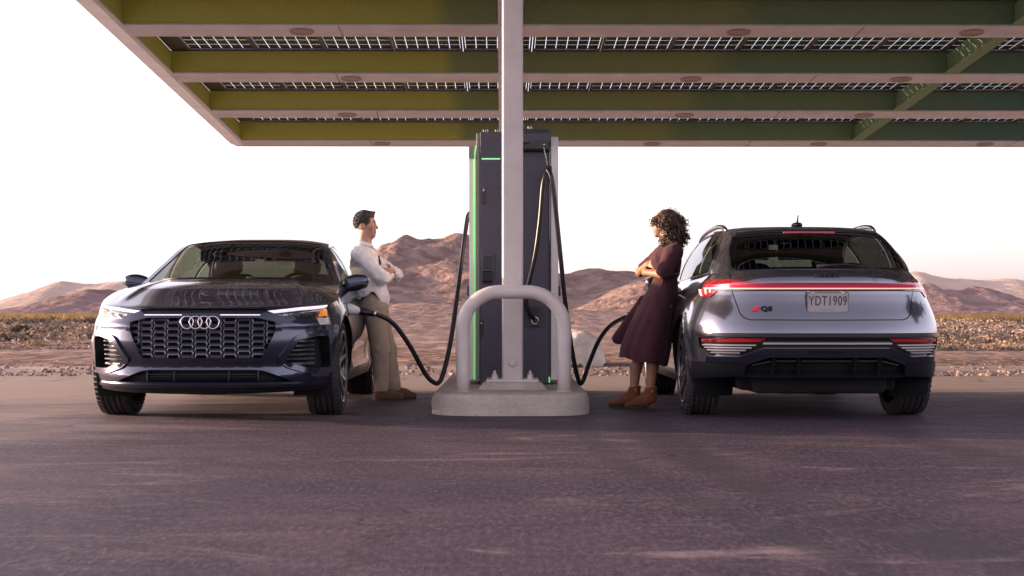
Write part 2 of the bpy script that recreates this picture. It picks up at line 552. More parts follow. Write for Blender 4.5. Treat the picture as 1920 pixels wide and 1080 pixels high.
def hill(name, sky, dist, depth, mat, seed, gully=0.16, nx=200, ny=64, front=0.55, gscale=1.0):
    """a ridge of hills whose crest has the given outline [(x m, height m)], standing `dist` m away"""
    xs_ = [p[0] for p in sky]; hs = [p[1] for p in sky]
    f = curve1(xs_, hs)
    X = np.linspace(xs_[0], xs_[-1], nx)
    hmax = max(hs)
    v, fc = [], []
    for j in range(ny):
        t = j / (ny - 1)                 # 0 = foot towards us, 1 = foot behind
        y = dist + (t - front) * depth
        u = (t - front) / (front if t < front else 1 - front)
        for i, x in enumerate(X):
            prof = max(0.0, 1 - abs(u)) 
            prof = prof ** 1.25 if u < 0 else prof ** 0.9
            wx = x + 0.06 * hmax * 3 * fbm(x / (hmax * 3), y / (hmax * 3), seed + 9)
            crest = float(f(wx))
            g = ridged(x / (hmax * 1.5) * gscale, y / (hmax * 2.6) * gscale, seed, 5) * 0.5
            fade = min(1.0, abs(u) / 0.12) * min(1.0, prof * 4)
            h = crest * prof * (1 + gully * (g - 0.6) * fade * 1.8) + crest * 0.05 * fbm(x / hmax * 2.2, y / hmax * 2.2, seed + 2, 4) * min(1.0, prof * 4)
            v.append((x, y, max(-0.6, h) - 0.5 * (prof <= 0)))
    for j in range(ny - 1):
        for i in range(nx - 1):
            fc.append((j * nx + i, j * nx + i + 1, (j + 1) * nx + i + 1, (j + 1) * nx + i))
    o = mobj(name, v, fc, mat, None, True)
    return tag(o, kind='structure')

def sk(pts, d):
    return [((x - 960) / FPX * d, max(0.0, CAM_H + (590 - y) / FPX * d)) for x, y in pts]

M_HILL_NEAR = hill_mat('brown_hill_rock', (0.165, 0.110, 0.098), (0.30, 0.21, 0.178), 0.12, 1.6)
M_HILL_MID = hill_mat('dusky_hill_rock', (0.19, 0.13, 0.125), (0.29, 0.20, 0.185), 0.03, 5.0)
M_HILL_FAR = hill_mat('hazed_far_hill', (0.46, 0.34, 0.28), (0.54, 0.41, 0.34), 0.004, 14.0)
# far range, distance haze painted into its pale rock colour
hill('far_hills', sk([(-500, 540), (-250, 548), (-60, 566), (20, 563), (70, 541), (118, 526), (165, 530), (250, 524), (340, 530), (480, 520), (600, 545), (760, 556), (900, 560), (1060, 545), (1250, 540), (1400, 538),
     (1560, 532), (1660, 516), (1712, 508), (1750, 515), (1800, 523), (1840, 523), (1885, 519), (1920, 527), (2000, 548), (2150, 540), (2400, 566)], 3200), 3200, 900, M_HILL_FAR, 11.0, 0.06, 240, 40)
# dusky middle hills
hill('dusky_hills', sk([(-420, 585), (-200, 570), (-60, 586), (30, 583), (80, 566), (120, 552), (178, 541), (215, 545), (300, 552), (400, 560), (520, 575), (620, 585), (700, 590)], 1500), 1500, 420, M_HILL_MID, 21.0, 0.20, 200, 48)
hill('dusky_hills', sk([(1300, 590), (1450, 560), (1560, 548), (1660, 540), (1735, 530), (1765, 543), (1790, 544), (1822, 536), (1850, 540), (1880, 550), (1920, 560), (2050, 556), (2200, 572), (2350, 590)], 1500), 1500, 420, M_HILL_MID, 31.0, 0.20, 200, 48)
# the big brown hill behind the charger
hill('brown_hill', sk([(420, 590), (520, 578), (610, 545), (680, 492), (714, 467), (745, 452), (768, 443), (795, 452), (822, 449), (868, 437), (905, 452), (950, 478), (1000, 500), (1050, 506), (1085, 512), (1120, 506), (1140, 502), (1170, 506),
     (1200, 507), (1240, 512), (1300, 528), (1380, 550), (1480, 575), (1560, 590)], 620), 620, 330, M_HILL_NEAR, 41.0, 0.24, 380, 120, 0.6)
# the lower spur in front of it that catches the last sun
hill('sunlit_spur', sk([(1010, 590), (1050, 586), (1090, 574), (1125, 558), (1160, 541), (1200, 526), (1245, 514), (1290, 510), (1340, 522), (1420, 552), (1500, 578), (1560, 590)], 430), 430, 150, M_HILL_NEAR, 51.0, 0.17, 260, 90, 0.5)
# low bench of desert in front of the hill foot
hill('desert_bench', sk([(560, 590), (640, 584), (720, 572), (800, 566), (860, 568), (960, 575), (1080, 580), (1180, 586), (1260, 590)], 260), 260, 120, M_HILL_NEAR, 61.0, 0.10, 160, 40, 0.6)

# bare gravel fan that rises behind the charger towards the hill
M_FAN = hill_mat('gravel_fan', (0.22, 0.148, 0.122), (0.34, 0.245, 0.205), 0.55, 0.35)
hill('gravel_fan', sk([(560, 592), (620, 588), (680, 581), (740, 574), (800, 570), (860, 571), (940, 575), (1020, 578), (1090, 582), (1150, 586), (1220, 590), (1300, 596)], 95), 95, 135, M_FAN, 71.0, 0.05, 220, 90, 0.55, 6.0)
# ================================================================== boulder and scrub
def rock_mesh(name, seed, sx, sy, sz):
    bm = bmesh.new()
    bmesh.ops.create_icosphere(bm, subdivisions=4, radius=1.0)
    for q in bm.verts:
        p = q.co.copy()
        k = 1 + 0.28 * mnoise.noise(p * 1.1 + Vector((seed, 0, 0))) + 0.12 * mnoise.noise(p * 2.7 + Vector((0, seed, 0))) + 0.05 * mnoise.noise(p * 7 + Vector((0, 0, seed)))
        c = mnoise.cell_vector(p * 1.4 + Vector((seed, seed, 0)))
        k -= 0.06 * c.x
        q.co = Vector((p.x * sx * k, p.y * sy * k, max(-0.25 * sz, p.z * sz * k)))
    me = bpy.data.meshes.new(name); bm.to_mesh(me); bm.free()
    me.polygons.foreach_set('use_smooth', [True] * len(me.polygons))
    return me
M_ROCK = pbr('pale_rock', (0.66, 0.58, 0.52), 0.9, var=0.25, vscale=4, bump=0.9, bscale=14, spec=0.2, detail=9)
def gravel():
    r_ = random.Random(15)
    bm = bmesh.new(); bmesh.ops.create_icosphere(bm, subdivisions=1, radius=1.0)
    base = np.array([q.co[:] for q in bm.verts]); fc = np.array([[q.index for q in f.verts] for f in bm.faces]); bm.free()
    V, F = [], []
    for i in range(2600):
        y = 18.6 + 14 * r_.random() ** 1.6; x = r_.uniform(-0.42, 0.42) * y
        s = r_.uniform(0.012, 0.045) * (1.6 if r_.random() < 0.06 else 1)
        P = base * np.array([s * r_.uniform(.7, 1.3), s * r_.uniform(.7, 1.3), s * r_.uniform(.4, .8)]) * (1 + 0.25 * np.random.RandomState(i).randn(len(base), 1) * 0.5)
        F.append(fc + len(V) * len(base)); V.append(P + np.array([x, y, max(0.0, gz(x, y)) + s * 0.2]))
    o = mobj('gravel', np.concatenate(V), np.concatenate(F), M_ROCK2)
    tag(o, 'small stones scattered along the edge of the lot and the dirt track', 'gravel', kind='stuff')
M_ROCK2 = pbr('brown_stone', (0.30, 0.22, 0.19), 0.9, var=0.4, vscale=3)
gravel()
b_ = link_mesh('boulder', rock_mesh('boulder', 4.3, 0.42, 0.36, 0.52), M_ROCK)
b_.location = px(1081, 694, 22.3); b_.location.z = 0.05; b_.rotation_euler = (0, 0.12, 0.6)
tag(b_, 'large pale boulder behind the right side of the charger', 'boulder')
b_ = link_mesh('boulder', rock_mesh('boulder_low', 7.7, 0.42, 0.3, 0.26), M_ROCK)
b_.location = (px(1096, 690, 22.8).x, 22.9, 0.0); b_.rotation_euler = (0, 0, 1.2)
tag(b_, 'smaller low rock leaning at the right foot of the pale boulder', 'boulder')

def leaf_ball(name, n, rx, rz, leaf, seed, up=0.5, mat=None, stems=True):
    """scrubby bush: fine leaf faces and twigs through an uneven dome"""
    r_ = random.Random(seed)
    v, f = [], []
    lobes = [(Vector((r_.uniform(-.6, .6) * rx, r_.uniform(-.6, .6) * rx, r_.uniform(.25, .65) * rz)), r_.uniform(.35, .6)) for _ in range(7)]
    for i in range(n):
        c, s = lobes[r_.randrange(len(lobes))]
        d = Vector((r_.gauss(0, 1), r_.gauss(0, 1), r_.gauss(0, 1))).normalized() * (r_.random() ** 0.45)
        p = c + Vector((d.x * rx * s, d.y * rx * s, d.z * rz * s * 0.95))
        if p.z < 0.0: p.z = r_.uniform(0, 0.1 * rz)
        ax = Vector((r_.gauss(0, 1), r_.gauss(0, 1), r_.gauss(0, 1) + up)).normalized()
        sd = ax.cross(Vector((r_.gauss(0, 1), r_.gauss(0, 1), r_.gauss(0, 1)))).normalized()
        L = leaf * r_.uniform(0.6, 1.5)
        b0 = len(v)
        v += [p - sd * L * .28, p + ax * L - sd * L * 0.05, p + sd * L * .28, p - ax * L * 0.5]
        f.append((b0, b0 + 3, b0 + 2, b0 + 1))
    me = bpy.data.meshes.new(name)
    me.from_pydata([tuple(q) for q in v], [], f); me.update()
    if mat: me.materials.append(mat)
    return me
M_SAGE = pbr('sage_leaf', (0.25, 0.19, 0.16), 0.9, var=0.4, vscale=3.0, spec=0.1)
M_GREASE = pbr('dark_scrub_leaf', (0.085, 0.070, 0.052), 0.9, var=0.4, vscale=3.0, spec=0.1)
M_STRAW = pbr('dry_grass', (0.42, 0.30, 0.20), 0.9, var=0.3, vscale=3.0, spec=0.1)
bushes = [leaf_ball('sagebrush', 520, 0.55, 0.55, 0.085, s, 0.6, m) for s, m in ((1, M_SAGE), (2, M_SAGE), (3, M_STRAW), (4, M_GREASE), (5, M_STRAW), (6, M_SAGE))]

# scrub too far and dense to count: one mass
def scrub_mass():
    r_ = random.Random(99)
    V, F, MI = [], [], []
    protos = []
    for me in bushes:
        co = np.zeros(len(me.vertices) * 3); me.vertices.foreach_get('co', co)
        protos.append(co.reshape(-1, 3)[: 4 * 110])
    mats = [M_SAGE, M_SAGE, M_STRAW, M_GREASE, M_STRAW, M_SAGE]
    tot = 0
    for i in range(7000):
        y = 29.5 + 130 * (r_.random() ** 1.7)
        hw = 0.40 * y
        x = r_.uniform(-hw, hw)
        cl = mnoise.noise((x * 0.09, y * 0.06, 4.4))
        if cl < -0.15 and r_.random() < 0.65: continue
        if -0.135 * y < x < 0.115 * y : continue
        k = r_.randrange(6)
        if y > 80 and r_.random() < 0.4: k = 3
        P = protos[k]
        s = r_.uniform(0.32, 0.95) * (1.0 + y / 160.0)
        if y < 36: s *= 0.55
        sz = s * r_.uniform(0.55, 0.85)
        a = r_.uniform(0, 6.28)
        ca, sa = math.cos(a), math.sin(a)
        Q = np.stack([(P[:, 0] * ca - P[:, 1] * sa) * s + x, (P[:, 0] * sa + P[:, 1] * ca) * s + y, P[:, 2] * sz + gz(x, y) - 0.02], 1)
        n = len(Q) // 4
        V.append(Q); F.append(np.arange(tot, tot + 4 * n).reshape(-1, 4)[:, [0, 3, 2, 1]]); MI.append(np.full(n, [0, 0, 1, 2, 1, 0][k]))
        tot += 4 * n
    V = np.concatenate(V); F = np.concatenate(F); MI = np.concatenate(MI)
    me = bpy.data.meshes.new('desert_scrub')
    me.vertices.add(len(V)); me.vertices.foreach_set('co', V.ravel())
    me.loops.add(F.size); me.loops.foreach_set('vertex_index', F.ravel().astype(np.int32))
    me.polygons.add(len(F)); me.polygons.foreach_set('loop_start', np.arange(0, F.size, 4, dtype=np.int32))
    for m in (M_SAGE, M_STRAW, M_GREASE): me.materials.append(m)
    me.polygons.foreach_set('material_index', MI.astype(np.int32))
    me.update(calc_edges=True)
    o = link_mesh('desert_scrub', me)
    tag(o, 'low grey and straw coloured scrub covering the desert floor', 'scrub', kind='stuff')
scrub_mass()

# golden dry grass band at the foot of the hills
def gold_band():
    r_ = random.Random(5)
    v, f = [], []
    for i in range(26000):
        y = 150 + 190 * r_.random()
        x = r_.uniform(-0.46, 0.46) * y
        if -0.13 * y < x < 0.11 * y: continue
        h = r_.uniform(0.35, 0.95); w = r_.uniform(0.15, 0.5)
        dx = r_.uniform(-0.4, 0.4)
        b0 = len(v)
        v += [(x - w, y, -0.1), (x + w, y + r_.uniform(-.3, .3), -0.1), (x + w * .6 + dx, y, h), (x - w * .6 + dx, y, h * 0.9)]
        f.append((b0, b0 + 1, b0 + 2, b0 + 3))
    m = pbr('golden_grass', (0.46, 0.30, 0.11), 0.9, var=0.3, vscale=0.3, spec=0.05)
    tag(mobj('dry_grass', v, f, m), 'golden dry grass plain below the distant hills', 'grass', kind='stuff')
gold_band()

# the shrubs that stand out singly
def shrub(x, y, d, s, k, label, group=None, szf=1.0):
    o = link_mesh('desert_shrub', bushes[k])
    p = px(x, y, d)
    o.location = (p.x, d, gz(p.x, d) - 0.03)
    o.scale = (s, s, s * szf); o.rotation_euler = (0, 0, rng.uniform(0, 6.28))
    tag(o, label, 'shrub', group)
big_dark = leaf_ball('desert_shrub', 2600, 0.62, 1.0, 0.075, 12, 0.8, M_GREASE)
o = link_mesh('desert_shrub', big_dark); o.location = (px(44, 632, 41).x, 41, -0.05); o.scale = (0.78, 0.78, 0.62)
tag(o, 'tall dark bush at the far left among the desert scrub', 'shrub')
o = link_mesh('desert_shrub', big_dark); o.location = (px(170, 632, 66).x, 66, -0.05); o.scale = (0.8, 0.8, 0.72); o.rotation_euler = (0, 0, 2)
tag(o, 'dark bush just left of the blue car behind the grey scrub', 'shrub')
for x, y, d, s, k, lab in ((18, 652, 37, .85, 0, 'rounded grey sagebrush at the left edge of the picture'),
                           (112, 648, 39, .6, 1, 'small bluish grey sagebrush left of the parked dark blue car'),
                           (150, 655, 33, .55, 5, 'low grey sagebrush nearest to the front of the blue car'),
                           (72, 660, 32, .7, 2, 'straw coloured tuft in front of the tall dark bush'),
                           (1798, 640, 44, .8, 1, 'grey sagebrush beyond the right tail lamp of the grey car'),
                           (1815, 652, 36, .62, 2, 'straw coloured clump to the right of the grey car'),
                           (1870, 648, 38, .75, 0, 'bluish grey sagebrush near the right edge of the picture'),
                           (1900, 660, 32, .6, 4, 'dry pale clump at the extreme right edge beside the track'),
                           (1775, 668, 31, .4, 5, 'smallest low sagebrush beside the track right of the grey car'),
                           (1078, 700, 21.6, .22, 3, 'tiny green tuft growing at the foot of the pale boulder'),
                           (1120, 694, 22.6, .20, 2, 'tiny dry tuft to the right of the pale boulder')):
    shrub(x, y, d, s, k, lab, None, 0.8)
# ================================================================== solar canopy
def beam_mat():
    """olive to green painted cladding: each panel along the beam has its own shade"""
    m, nt, out = new_mat('olive_green_cladding')
    b = nd(nt, 'ShaderNodeBsdfPrincipled'); b.inputs['Roughness'].default_value = 0.62; b.inputs['Specular IOR Level'].default_value = 0.3
    nt.links.new(b.outputs[0], out.inputs[0])
    tc = nd(nt, 'ShaderNodeTexCoord')
    sx = nd(nt, 'ShaderNodeSeparateXYZ'); nt.links.new(tc.outputs['Object'], sx.inputs[0])
    n0 = nd(nt, 'ShaderNodeTexNoise'); n0.inputs['Scale'].default_value = 0.5; n0.inputs['Detail'].default_value = 2
    nt.links.new(tc.outputs['Object'], n0.inputs['Vector'])
    ad = nd(nt, 'ShaderNodeMath'); ad.operation = 'MULTIPLY_ADD'; ad.inputs[1].default_value = 0.5
    nt.links.new(n0.outputs['Fac'], ad.inputs[0]); nt.links.new(sx.outputs['X'], ad.inputs[2])
    mr = nd(nt, 'ShaderNodeMapRange'); mr.inputs['From Min'].default_value = -6; mr.inputs['From Max'].default_value = 14
    nt.links.new(ad.outputs[0], mr.inputs[0])
    cr = nd(nt, 'ShaderNodeValToRGB'); r = cr.color_ramp
    Y = (0.76, 0.83, 0.20, 1); G = (0.44, 0.57, 0.24, 1); D = (0.31, 0.47, 0.24, 1); T = (0.18, 0.38, 0.28, 1)
    stops = [(-6, Y), (-0.60, Y), (-0.40, G), (0.9, G), (1.5, (0.45, 0.57, 0.23, 1)), (3.2, (0.48, 0.57, 0.22, 1)), (3.6, D), (6.0, D), (9.0, T), (14, T)]
    while len(r.elements) < len(stops): r.elements.new(0.5)
    for e, (x, c) in zip(r.elements, stops):
        e.position = (x + 6) / 20; e.color = c
    nt.links.new(mr.outputs[0], cr.inputs[0])
    n = nd(nt, 'ShaderNodeTexNoise'); n.inputs['Scale'].default_value = 45; n.inputs['Detail'].default_value = 6
    nt.links.new(tc.outputs['Object'], n.inputs['Vector'])
    mx = nd(nt, 'ShaderNodeMix'); mx.data_type = 'RGBA'; mx.blend_type = 'MULTIPLY'; mx.inputs[0].default_value = 0.35
    nt.links.new(cr.outputs[0], mx.inputs[6]); nt.links.new(n.outputs['Color'], mx.inputs[7])
    nt.links.new(mx.outputs[2], b.inputs['Base Color'])
    bp = nd(nt, 'ShaderNodeBump'); bp.inputs['Strength'].default_value = 0.15; bp.inputs['Distance'].default_value = 0.01
    nt.links.new(n.outputs['Fac'], bp.inputs['Height']); nt.links.new(bp.outputs[0], b.inputs['Normal'])
    return m
M_BEAM = beam_mat()
M_SOFFIT = pbr('warm_grey_paint', (0.76, 0.80, 0.85), 0.55, var=0.10, vscale=3, bump=0.05, bscale=60, detail=8)
M_POST = pbr('post_grey_paint', (0.60, 0.53, 0.50), 0.42, var=0.08, vscale=6, bump=0.08, bscale=40, rvar=0.1, detail=8)
M_CELL = pbr('solar_cell', (0.012, 0.013, 0.022), 0.25, var=0.4, vscale=3, coat=0.3)
M_FRAME = pbr('anodised_frame', (0.16, 0.145, 0.15), 0.45, 0.6)
M_SILVER = pbr('bus_bar', (0.35, 0.34, 0.36), 0.4, 0.8)
M_BLACK = pbr('matt_black', (0.012, 0.012, 0.014), 0.5)
M_LAMPGLASS = pbr('unlit_lamp_lens', (0.38, 0.31, 0.31), 0.35)

TILT = math.atan(0.055)
ZC = 4.66          # soffit height above the camera axis extrapolated to y = 0 is CAM_H + ZC
canopy = empty('solar_canopy', (0, 0, CAM_H + ZC))
canopy.rotation_euler = Matrix.Rotation(R(0.44), 4, 'Z').to_euler()
M_T = Matrix.Rotation(R(0.44), 4, 'Z') @ Matrix.Rotation(-TILT, 4, 'X')
canopy.rotation_euler = M_T.to_euler()
tag(canopy, 'solar canopy of olive and green beams over both parked cars', 'canopy')
# local axes: x right, y away along the slope, z up from the beam soffits
CX0, CX1 = -4.80, 13.0
BEAMS = [18.27 + 2.76 * k for k in range(-3, 4)]
BH, BW = 0.318, 0.56
def cx(x): return x + 0.0077 * 20 - 0.15
for i, y in enumerate(BEAMS):
    m = MB()
    m.box(((CX0 + CX1) / 2, y + BW / 2, BH / 2 + 0.012), (CX1 - CX0, BW - 0.02, BH - 0.012))
    bo = m.build('beam', M_BEAM, canopy)
    m = MB()
    if i < len(BEAMS) - 1:
        m.box(((CX0 + CX1) / 2, y + BW / 2, 0.0), (CX1 - CX0, BW + 0.02, 0.024), bev=0.004)
    else:
        m.box(((CX0 + CX1) / 2, y + BW / 2, 0.0), (CX1 - CX0, BW - 0.08, 0.024), bev=0.004)
    m.build('beam_soffit', M_SOFFIT, bo)
    # cover-plate joints
    for xj in (-2.05 if i % 2 else -2.4, 4.6, 9.5):
        m = MB(); m.box((xj, y + BW / 2, -0.0125), (0.012, BW, 0.003)); m.build('joint_strip', M_FRAME, bo)
    # unlit downlights let into the soffit
    for xl in ([-2.55, 3.05, 6.05, 9.2] if i % 2 else [-2.2, 2.8, 5.9, 9.0]):
        m = MB()
        m.lathe([(0.0, -0.018), (0.10, -0.020), (0.128, -0.018), (0.140, -0.030), (0.155, -0.030), (0.160, -0.012)], 28, 'Z', (xl, y + BW * 0.5, 0.0))
        m.build('downlight', M_LAMPGLASS, bo, fix=True)
# main girder running over the column and a second one to the right (cross members between the beams)
m = MB(); m.box((0.115, (BEAMS[0] + BEAMS[-1]) / 2 + 0.25, 0.02), (0.30, BEAMS[-1] - BEAMS[0] + 0.4, 0.14), bev=0.01)
m.build('main_girder', M_SOFFIT, canopy)
for xg in (6.55, 11.8):
    for a, b2 in zip(BEAMS[:-1], BEAMS[1:]):
        m = MB()
        m.box((xg, (a + BW + b2) / 2 + 0.003, 0.15), (0.10, b2 - a - BW - 0.012, 0.26))
        g_ = m.build('cross_member', M_BEAM, canopy)
        m = MB(); m.box((xg, (a + BW + b2) / 2 + 0.003, 0.012), (0.20, b2 - a - BW - 0.02, 0.016)); m.build('flange', M_BEAM, g_)
# fascias
m = MB()
m.prism([(CX0 - 0.26, 0.03), (CX0 - 0.015, -0.015), (CX0 + 0.05, -0.015), (CX0 + 0.05, 0.01), (CX0, 0.02), (CX0, 0.34), (CX0 - 0.22, 0.34)], BEAMS[0] - 0.7, BEAMS[-1] + BW - 0.002, 'Y')
m.build('side_fascia', M_SOFFIT, canopy, fix=True)
m = MB()
for a, b2 in zip(BEAMS[:-1], BEAMS[1:]):
    m.box((CX0 + 0.012, (a + BW + b2) / 2, 0.17), (0.02, b2 - a - BW, 0.29))
m.build('side_liner', M_BEAM, canopy)
ye = BEAMS[-1] + BW
m = MB()
m.prism([(ye, -0.012), (ye + 0.04, -0.02), (ye + 0.30, 0.045), (ye + 0.26, 0.34), (ye, 0.34)], CX0 - 0.16, CX1 + 0.2, 'X')
m.build('end_fascia', M_SOFFIT, canopy, fix=True)
m = MB(); m.prism([(CX0 - 0.262, ye), (CX0 - 0.162, ye), (CX0 - 0.162, ye + 0.28), (CX0 - 0.215, ye + 0.20)], 0.03, 0.335)
m.build('corner_cap', M_SOFFIT, canopy, fix=True)
m = MB(); m.box(((CX0 + CX1) / 2, ye - BW / 2 + 0.03, 0.345), (CX1 - CX0, BW - 0.1, 0.085)); m.build('closure_strip', M_BLACK, canopy)
m = MB(); m.box(((CX0 + CX1) / 2, BEAMS[0] - 0.36, 0.16), (CX1 - CX0, 0.7, 0.34)); m.build('end_fascia', M_SOFFIT, canopy)

# solar modules: cells with clear gaps that let the sky through
PW, NCX = 0.985, 6
PZ = 0.335
def module_meshes(length, ncy, name):
    fr = MB()
    fr.box((0, length / 2, 0.02), (0.0, 0.0, 0.0)) if False else None
    t = 0.028
    fr.box((-PW / 2 + t / 2, length / 2, 0.012), (t, length, 0.04)); fr.box((PW / 2 - t / 2, length / 2, 0.012), (t, length, 0.04))
    fr.box((0, t / 2, 0.012), (PW - 2 * t - 0.004, t, 0.038)); fr.box((0, length - t / 2, 0.012), (PW - 2 * t - 0.004, t, 0.038))
    gx, gy = 0.008, 0.013
    cw = (PW - 2 * t - gx * (NCX + 1)) / NCX
    ch = (length - 2 * t - gy * (ncy + 1)) / ncy
    one = MB(); one.box((0, 0, 0), (cw, ch, 0.0015))
    spots = [(-PW / 2 + t + gx + cw / 2 + i * (cw + gx), t + gy + ch / 2 + j * (ch + gy), 0.018) for j in range(ncy) for i in range(NCX)]
    allc = MB()
    for s in spots: allc.box(s, (cw, ch, 0.0015))
    return fr, one, allc, spots
def mesh_of(mb, name, mat):
    o = mb.build(name, mat); me = o.data
    bpy.data.objects.remove(o); return me
fr, one, allc, spots = module_meshes(1.37, 5, 'a')
me_fr, me_one, me_all = mesh_of(fr, 'module_frame', M_FRAME), mesh_of(one, 'solar_cell', M_CELL), mesh_of(allc, 'solar_cells', M_CELL)
ncell = 0
nmod = int((CX1 - CX0 - 0.25) / (PW + 0.012))
for r_i, y0 in enumerate([b - 2.76 / 2 * 0 + dy for b in BEAMS[:-1] for dy in (0.02, 1.40)]):
    for k in range(nmod):
        x = CX0 + 0.27 + PW / 2 + k * (PW + 0.012)
        o = link_mesh('solar_panel', me_fr, None, canopy); o.location = (x, y0, PZ)
        # individual cells where they show largest: the open strip beyond the nearest beams
        near = (abs(y0 - (BEAMS[3] + 1.40)) < 0.01 or abs(y0 - (BEAMS[4] + 1.40)) < 0.01) and 0 <= k < 13 and ncell < 290
        if near and ncell + 6 <= 290:
            # front rows of this module singly, the hidden rest joined
            rows = sorted(set(round(s[1], 4) for s in spots))
            pick = rows[2:4]
            rest = MB()
            for s in spots:
                if round(s[1], 4) in pick and ncell < 290:
                    c = link_mesh('solar_cell', me_one, None, o); c.location = s; ncell += 1
                else:
                    rest.box(s, ((PW - 0.056 - 0.008 * 7) / 6, (1.37 - 0.056 - 0.013 * 6) / 5, 0.0015))
            tag(rest.build('solar_cells', M_CELL, o), kind='stuff')
        else:
            tag(link_mesh('solar_cells', me_all, None, o), kind='stuff')
for a, b2 in zip(BEAMS[:-1], BEAMS[1:]):
    m = MB(); m.box((CX0 + 0.135, (a + b2) / 2 + 0.02, 0.350), (0.262, b2 - a - 0.006, 0.02)); m.build('edge_plate', M_FRAME, canopy)
# ================================================================== column, island, bollard
ISL_Y0, ISL_Y1, ISL_H = 11.25, 15.2, 0.165
IX = (957 - 960) / FPX * 11.6
def island_poly(off=0.0, n=16):
    hw, p = 0.630 - off, []
    def arc(cy, ry, s):
        for k in range(n * 2 + 1):
            a = math.pi * k / (2 * n)
            c, q = math.cos(a), math.sin(a)
            e = 2 / 3.2
            xx = hw * math.copysign(abs(c) ** e, c); yy = ry * abs(q) ** e
            p.append((IX + s * xx, cy - s * yy))
    arc(ISL_Y0 + 0.42, 0.42 - off, 1); arc(ISL_Y1 - 0.42, 0.42 - off, -1)
    return p
def concrete(name, c, sc=1.0):
    m, nt, out = new_mat(name)
    b = nd(nt, 'ShaderNodeBsdfPrincipled'); b.inputs['Roughness'].default_value = 0.85; b.inputs['Specular IOR Level'].default_value = 0.25
    nt.links.new(b.outputs[0], out.inputs[0])
    g = nd(nt, 'ShaderNodeNewGeometry')
    n1 = nd(nt, 'ShaderNodeTexNoise'); n1.inputs['Scale'].default_value = 2.6 * sc; n1.inputs['Detail'].default_value = 10; n1.inputs['Roughness'].default_value = 0.7
    n2 = nd(nt, 'ShaderNodeTexNoise'); n2.inputs['Scale'].default_value = 55 * sc; n2.inputs['Detail'].default_value = 5
    for n in (n1, n2): nt.links.new(g.outputs['Position'], n.inputs['Vector'])
    cr = nd(nt, 'ShaderNodeValToRGB'); e = cr.color_ramp.elements
    e[0].position = 0.30; e[0].color = (*[q * 0.72 for q in c], 1); e[1].position = 0.68; e[1].color = (*[min(1, q * 1.25) for q in c], 1)
    nt.links.new(n1.outputs['Fac'], cr.inputs[0])
    c2 = nd(nt, 'ShaderNodeValToRGB'); e = c2.color_ramp.elements
    e[0].position = 0.30; e[0].color = (0.62, 0.62, 0.62, 1); e[1].position = 0.42; e[1].color = (1, 1, 1, 1)
    nt.links.new(n2.outputs['Fac'], c2.inputs[0])
    mx = nd(nt, 'ShaderNodeMix'); mx.data_type = 'RGBA'; mx.blend_type = 'MULTIPLY'; mx.inputs[0].default_value = 0.7
    nt.links.new(cr.outputs[0], mx.inputs[6]); nt.links.new(c2.outputs[0], mx.inputs[7])
    nt.links.new(mx.outputs[2], b.inputs['Base Color'])
    bp = nd(nt, 'ShaderNodeBump'); bp.inputs['Strength'].default_value = 0.6; bp.inputs['Distance'].default_value = 0.006
    nt.links.new(n2.outputs['Fac'], bp.inputs['Height']); nt.links.new(bp.outputs[0], b.inputs['Normal'])
    return m
M_CONC = concrete('worn_concrete', (0.42, 0.36, 0.32))
prof = [(0.0, -0.02), (0.0, 0.03), (0.0, 0.09), (0.003, ISL_H - 0.028), (0.009, ISL_H - 0.010), (0.026, ISL_H), (0.2, ISL_H)]
v, f = [], []
for k, (off, z) in enumerate(prof):
    poly = island_poly(off)
    for i, p in enumerate(poly):
        j = 0.012 * mnoise.noise((p[0] * 7, p[1] * 7, z * 9)) + 0.006 * mnoise.noise((p[0] * 25, p[1] * 25, z * 30))
        s = 1 + (j if z < ISL_H - 0.02 else j * 0.5) / 0.6
        zz = z
        if z > 0.1: zz += 0.006 * mnoise.noise((p[0] * 14, p[1] * 14, 3)) if k < 6 else 0
        v.append((IX + (p[0] - IX) * s, p[1], zz))
n = len(island_poly())
for k in range(len(prof) - 1):
    for i in range(n):
        f.append((k * n + i, k * n + (i + 1) % n, (k + 1) * n + (i + 1) % n, (k + 1) * n + i))
f.append(tuple(range((len(prof) - 1) * n, len(prof) * n)))
isl = mobj('concrete_island', v, f, M_CONC, None, True)
tag(isl, 'low rounded concrete island under the charging station and bollard', 'island')

COLY = 12.25
cxx = px(961, 0, COLY).x
def rrect(cx_, cy_, hx, hy, r, n=5):
    p = []
    for sx_, sy_, a0 in ((1, 1, 0), (-1, 1, 90), (-1, -1, 180), (1, -1, 270)):
        for k in range(n + 1):
            a = R(a0 + 90 * k / n)
            p.append((cx_ + sx_ * (hx - r) + r * math.cos(a), cy_ + sy_ * (hy - r) + r * math.sin(a)))
    return p
post = empty('canopy_post', (cxx, COLY, ISL_H))
tag(post, 'tall grey steel post holding up the canopy in front of the charger', 'post')
pp = rrect(0, 0, 0.089, 0.089, 0.024)
nv = len(pp)
ptop = CAM_H + ZC - 0.055 * COLY - ISL_H - 0.02
zs = [0.085] + [0.3 + 0.4 * k for k in range(int((ptop - 0.3) / 0.4) + 1)] + [ptop]
v = [(p[0], p[1], z) for z in zs for p in pp]
f = [(k * nv + i, k * nv + (i + 1) % nv, (k + 1) * nv + (i + 1) % nv, (k + 1) * nv + i) for k in range(len(zs) - 1) for i in range(nv)]
me = mobj('shaft', v, f, M_POST, post, True)
m = MB(); m.box((0, 0, 0.072), (0.44, 0.36, 0.026), bev=0.004); m.build('base_plate', M_POST, post)
m = MB()
v = []
for s, z in ((0.29, -0.002), (0.24, 0.058)):
    v += [(s, -s * 0.75, z), (s, s * 0.75, z), (-s, s * 0.75, z), (-s, -s * 0.75, z)]
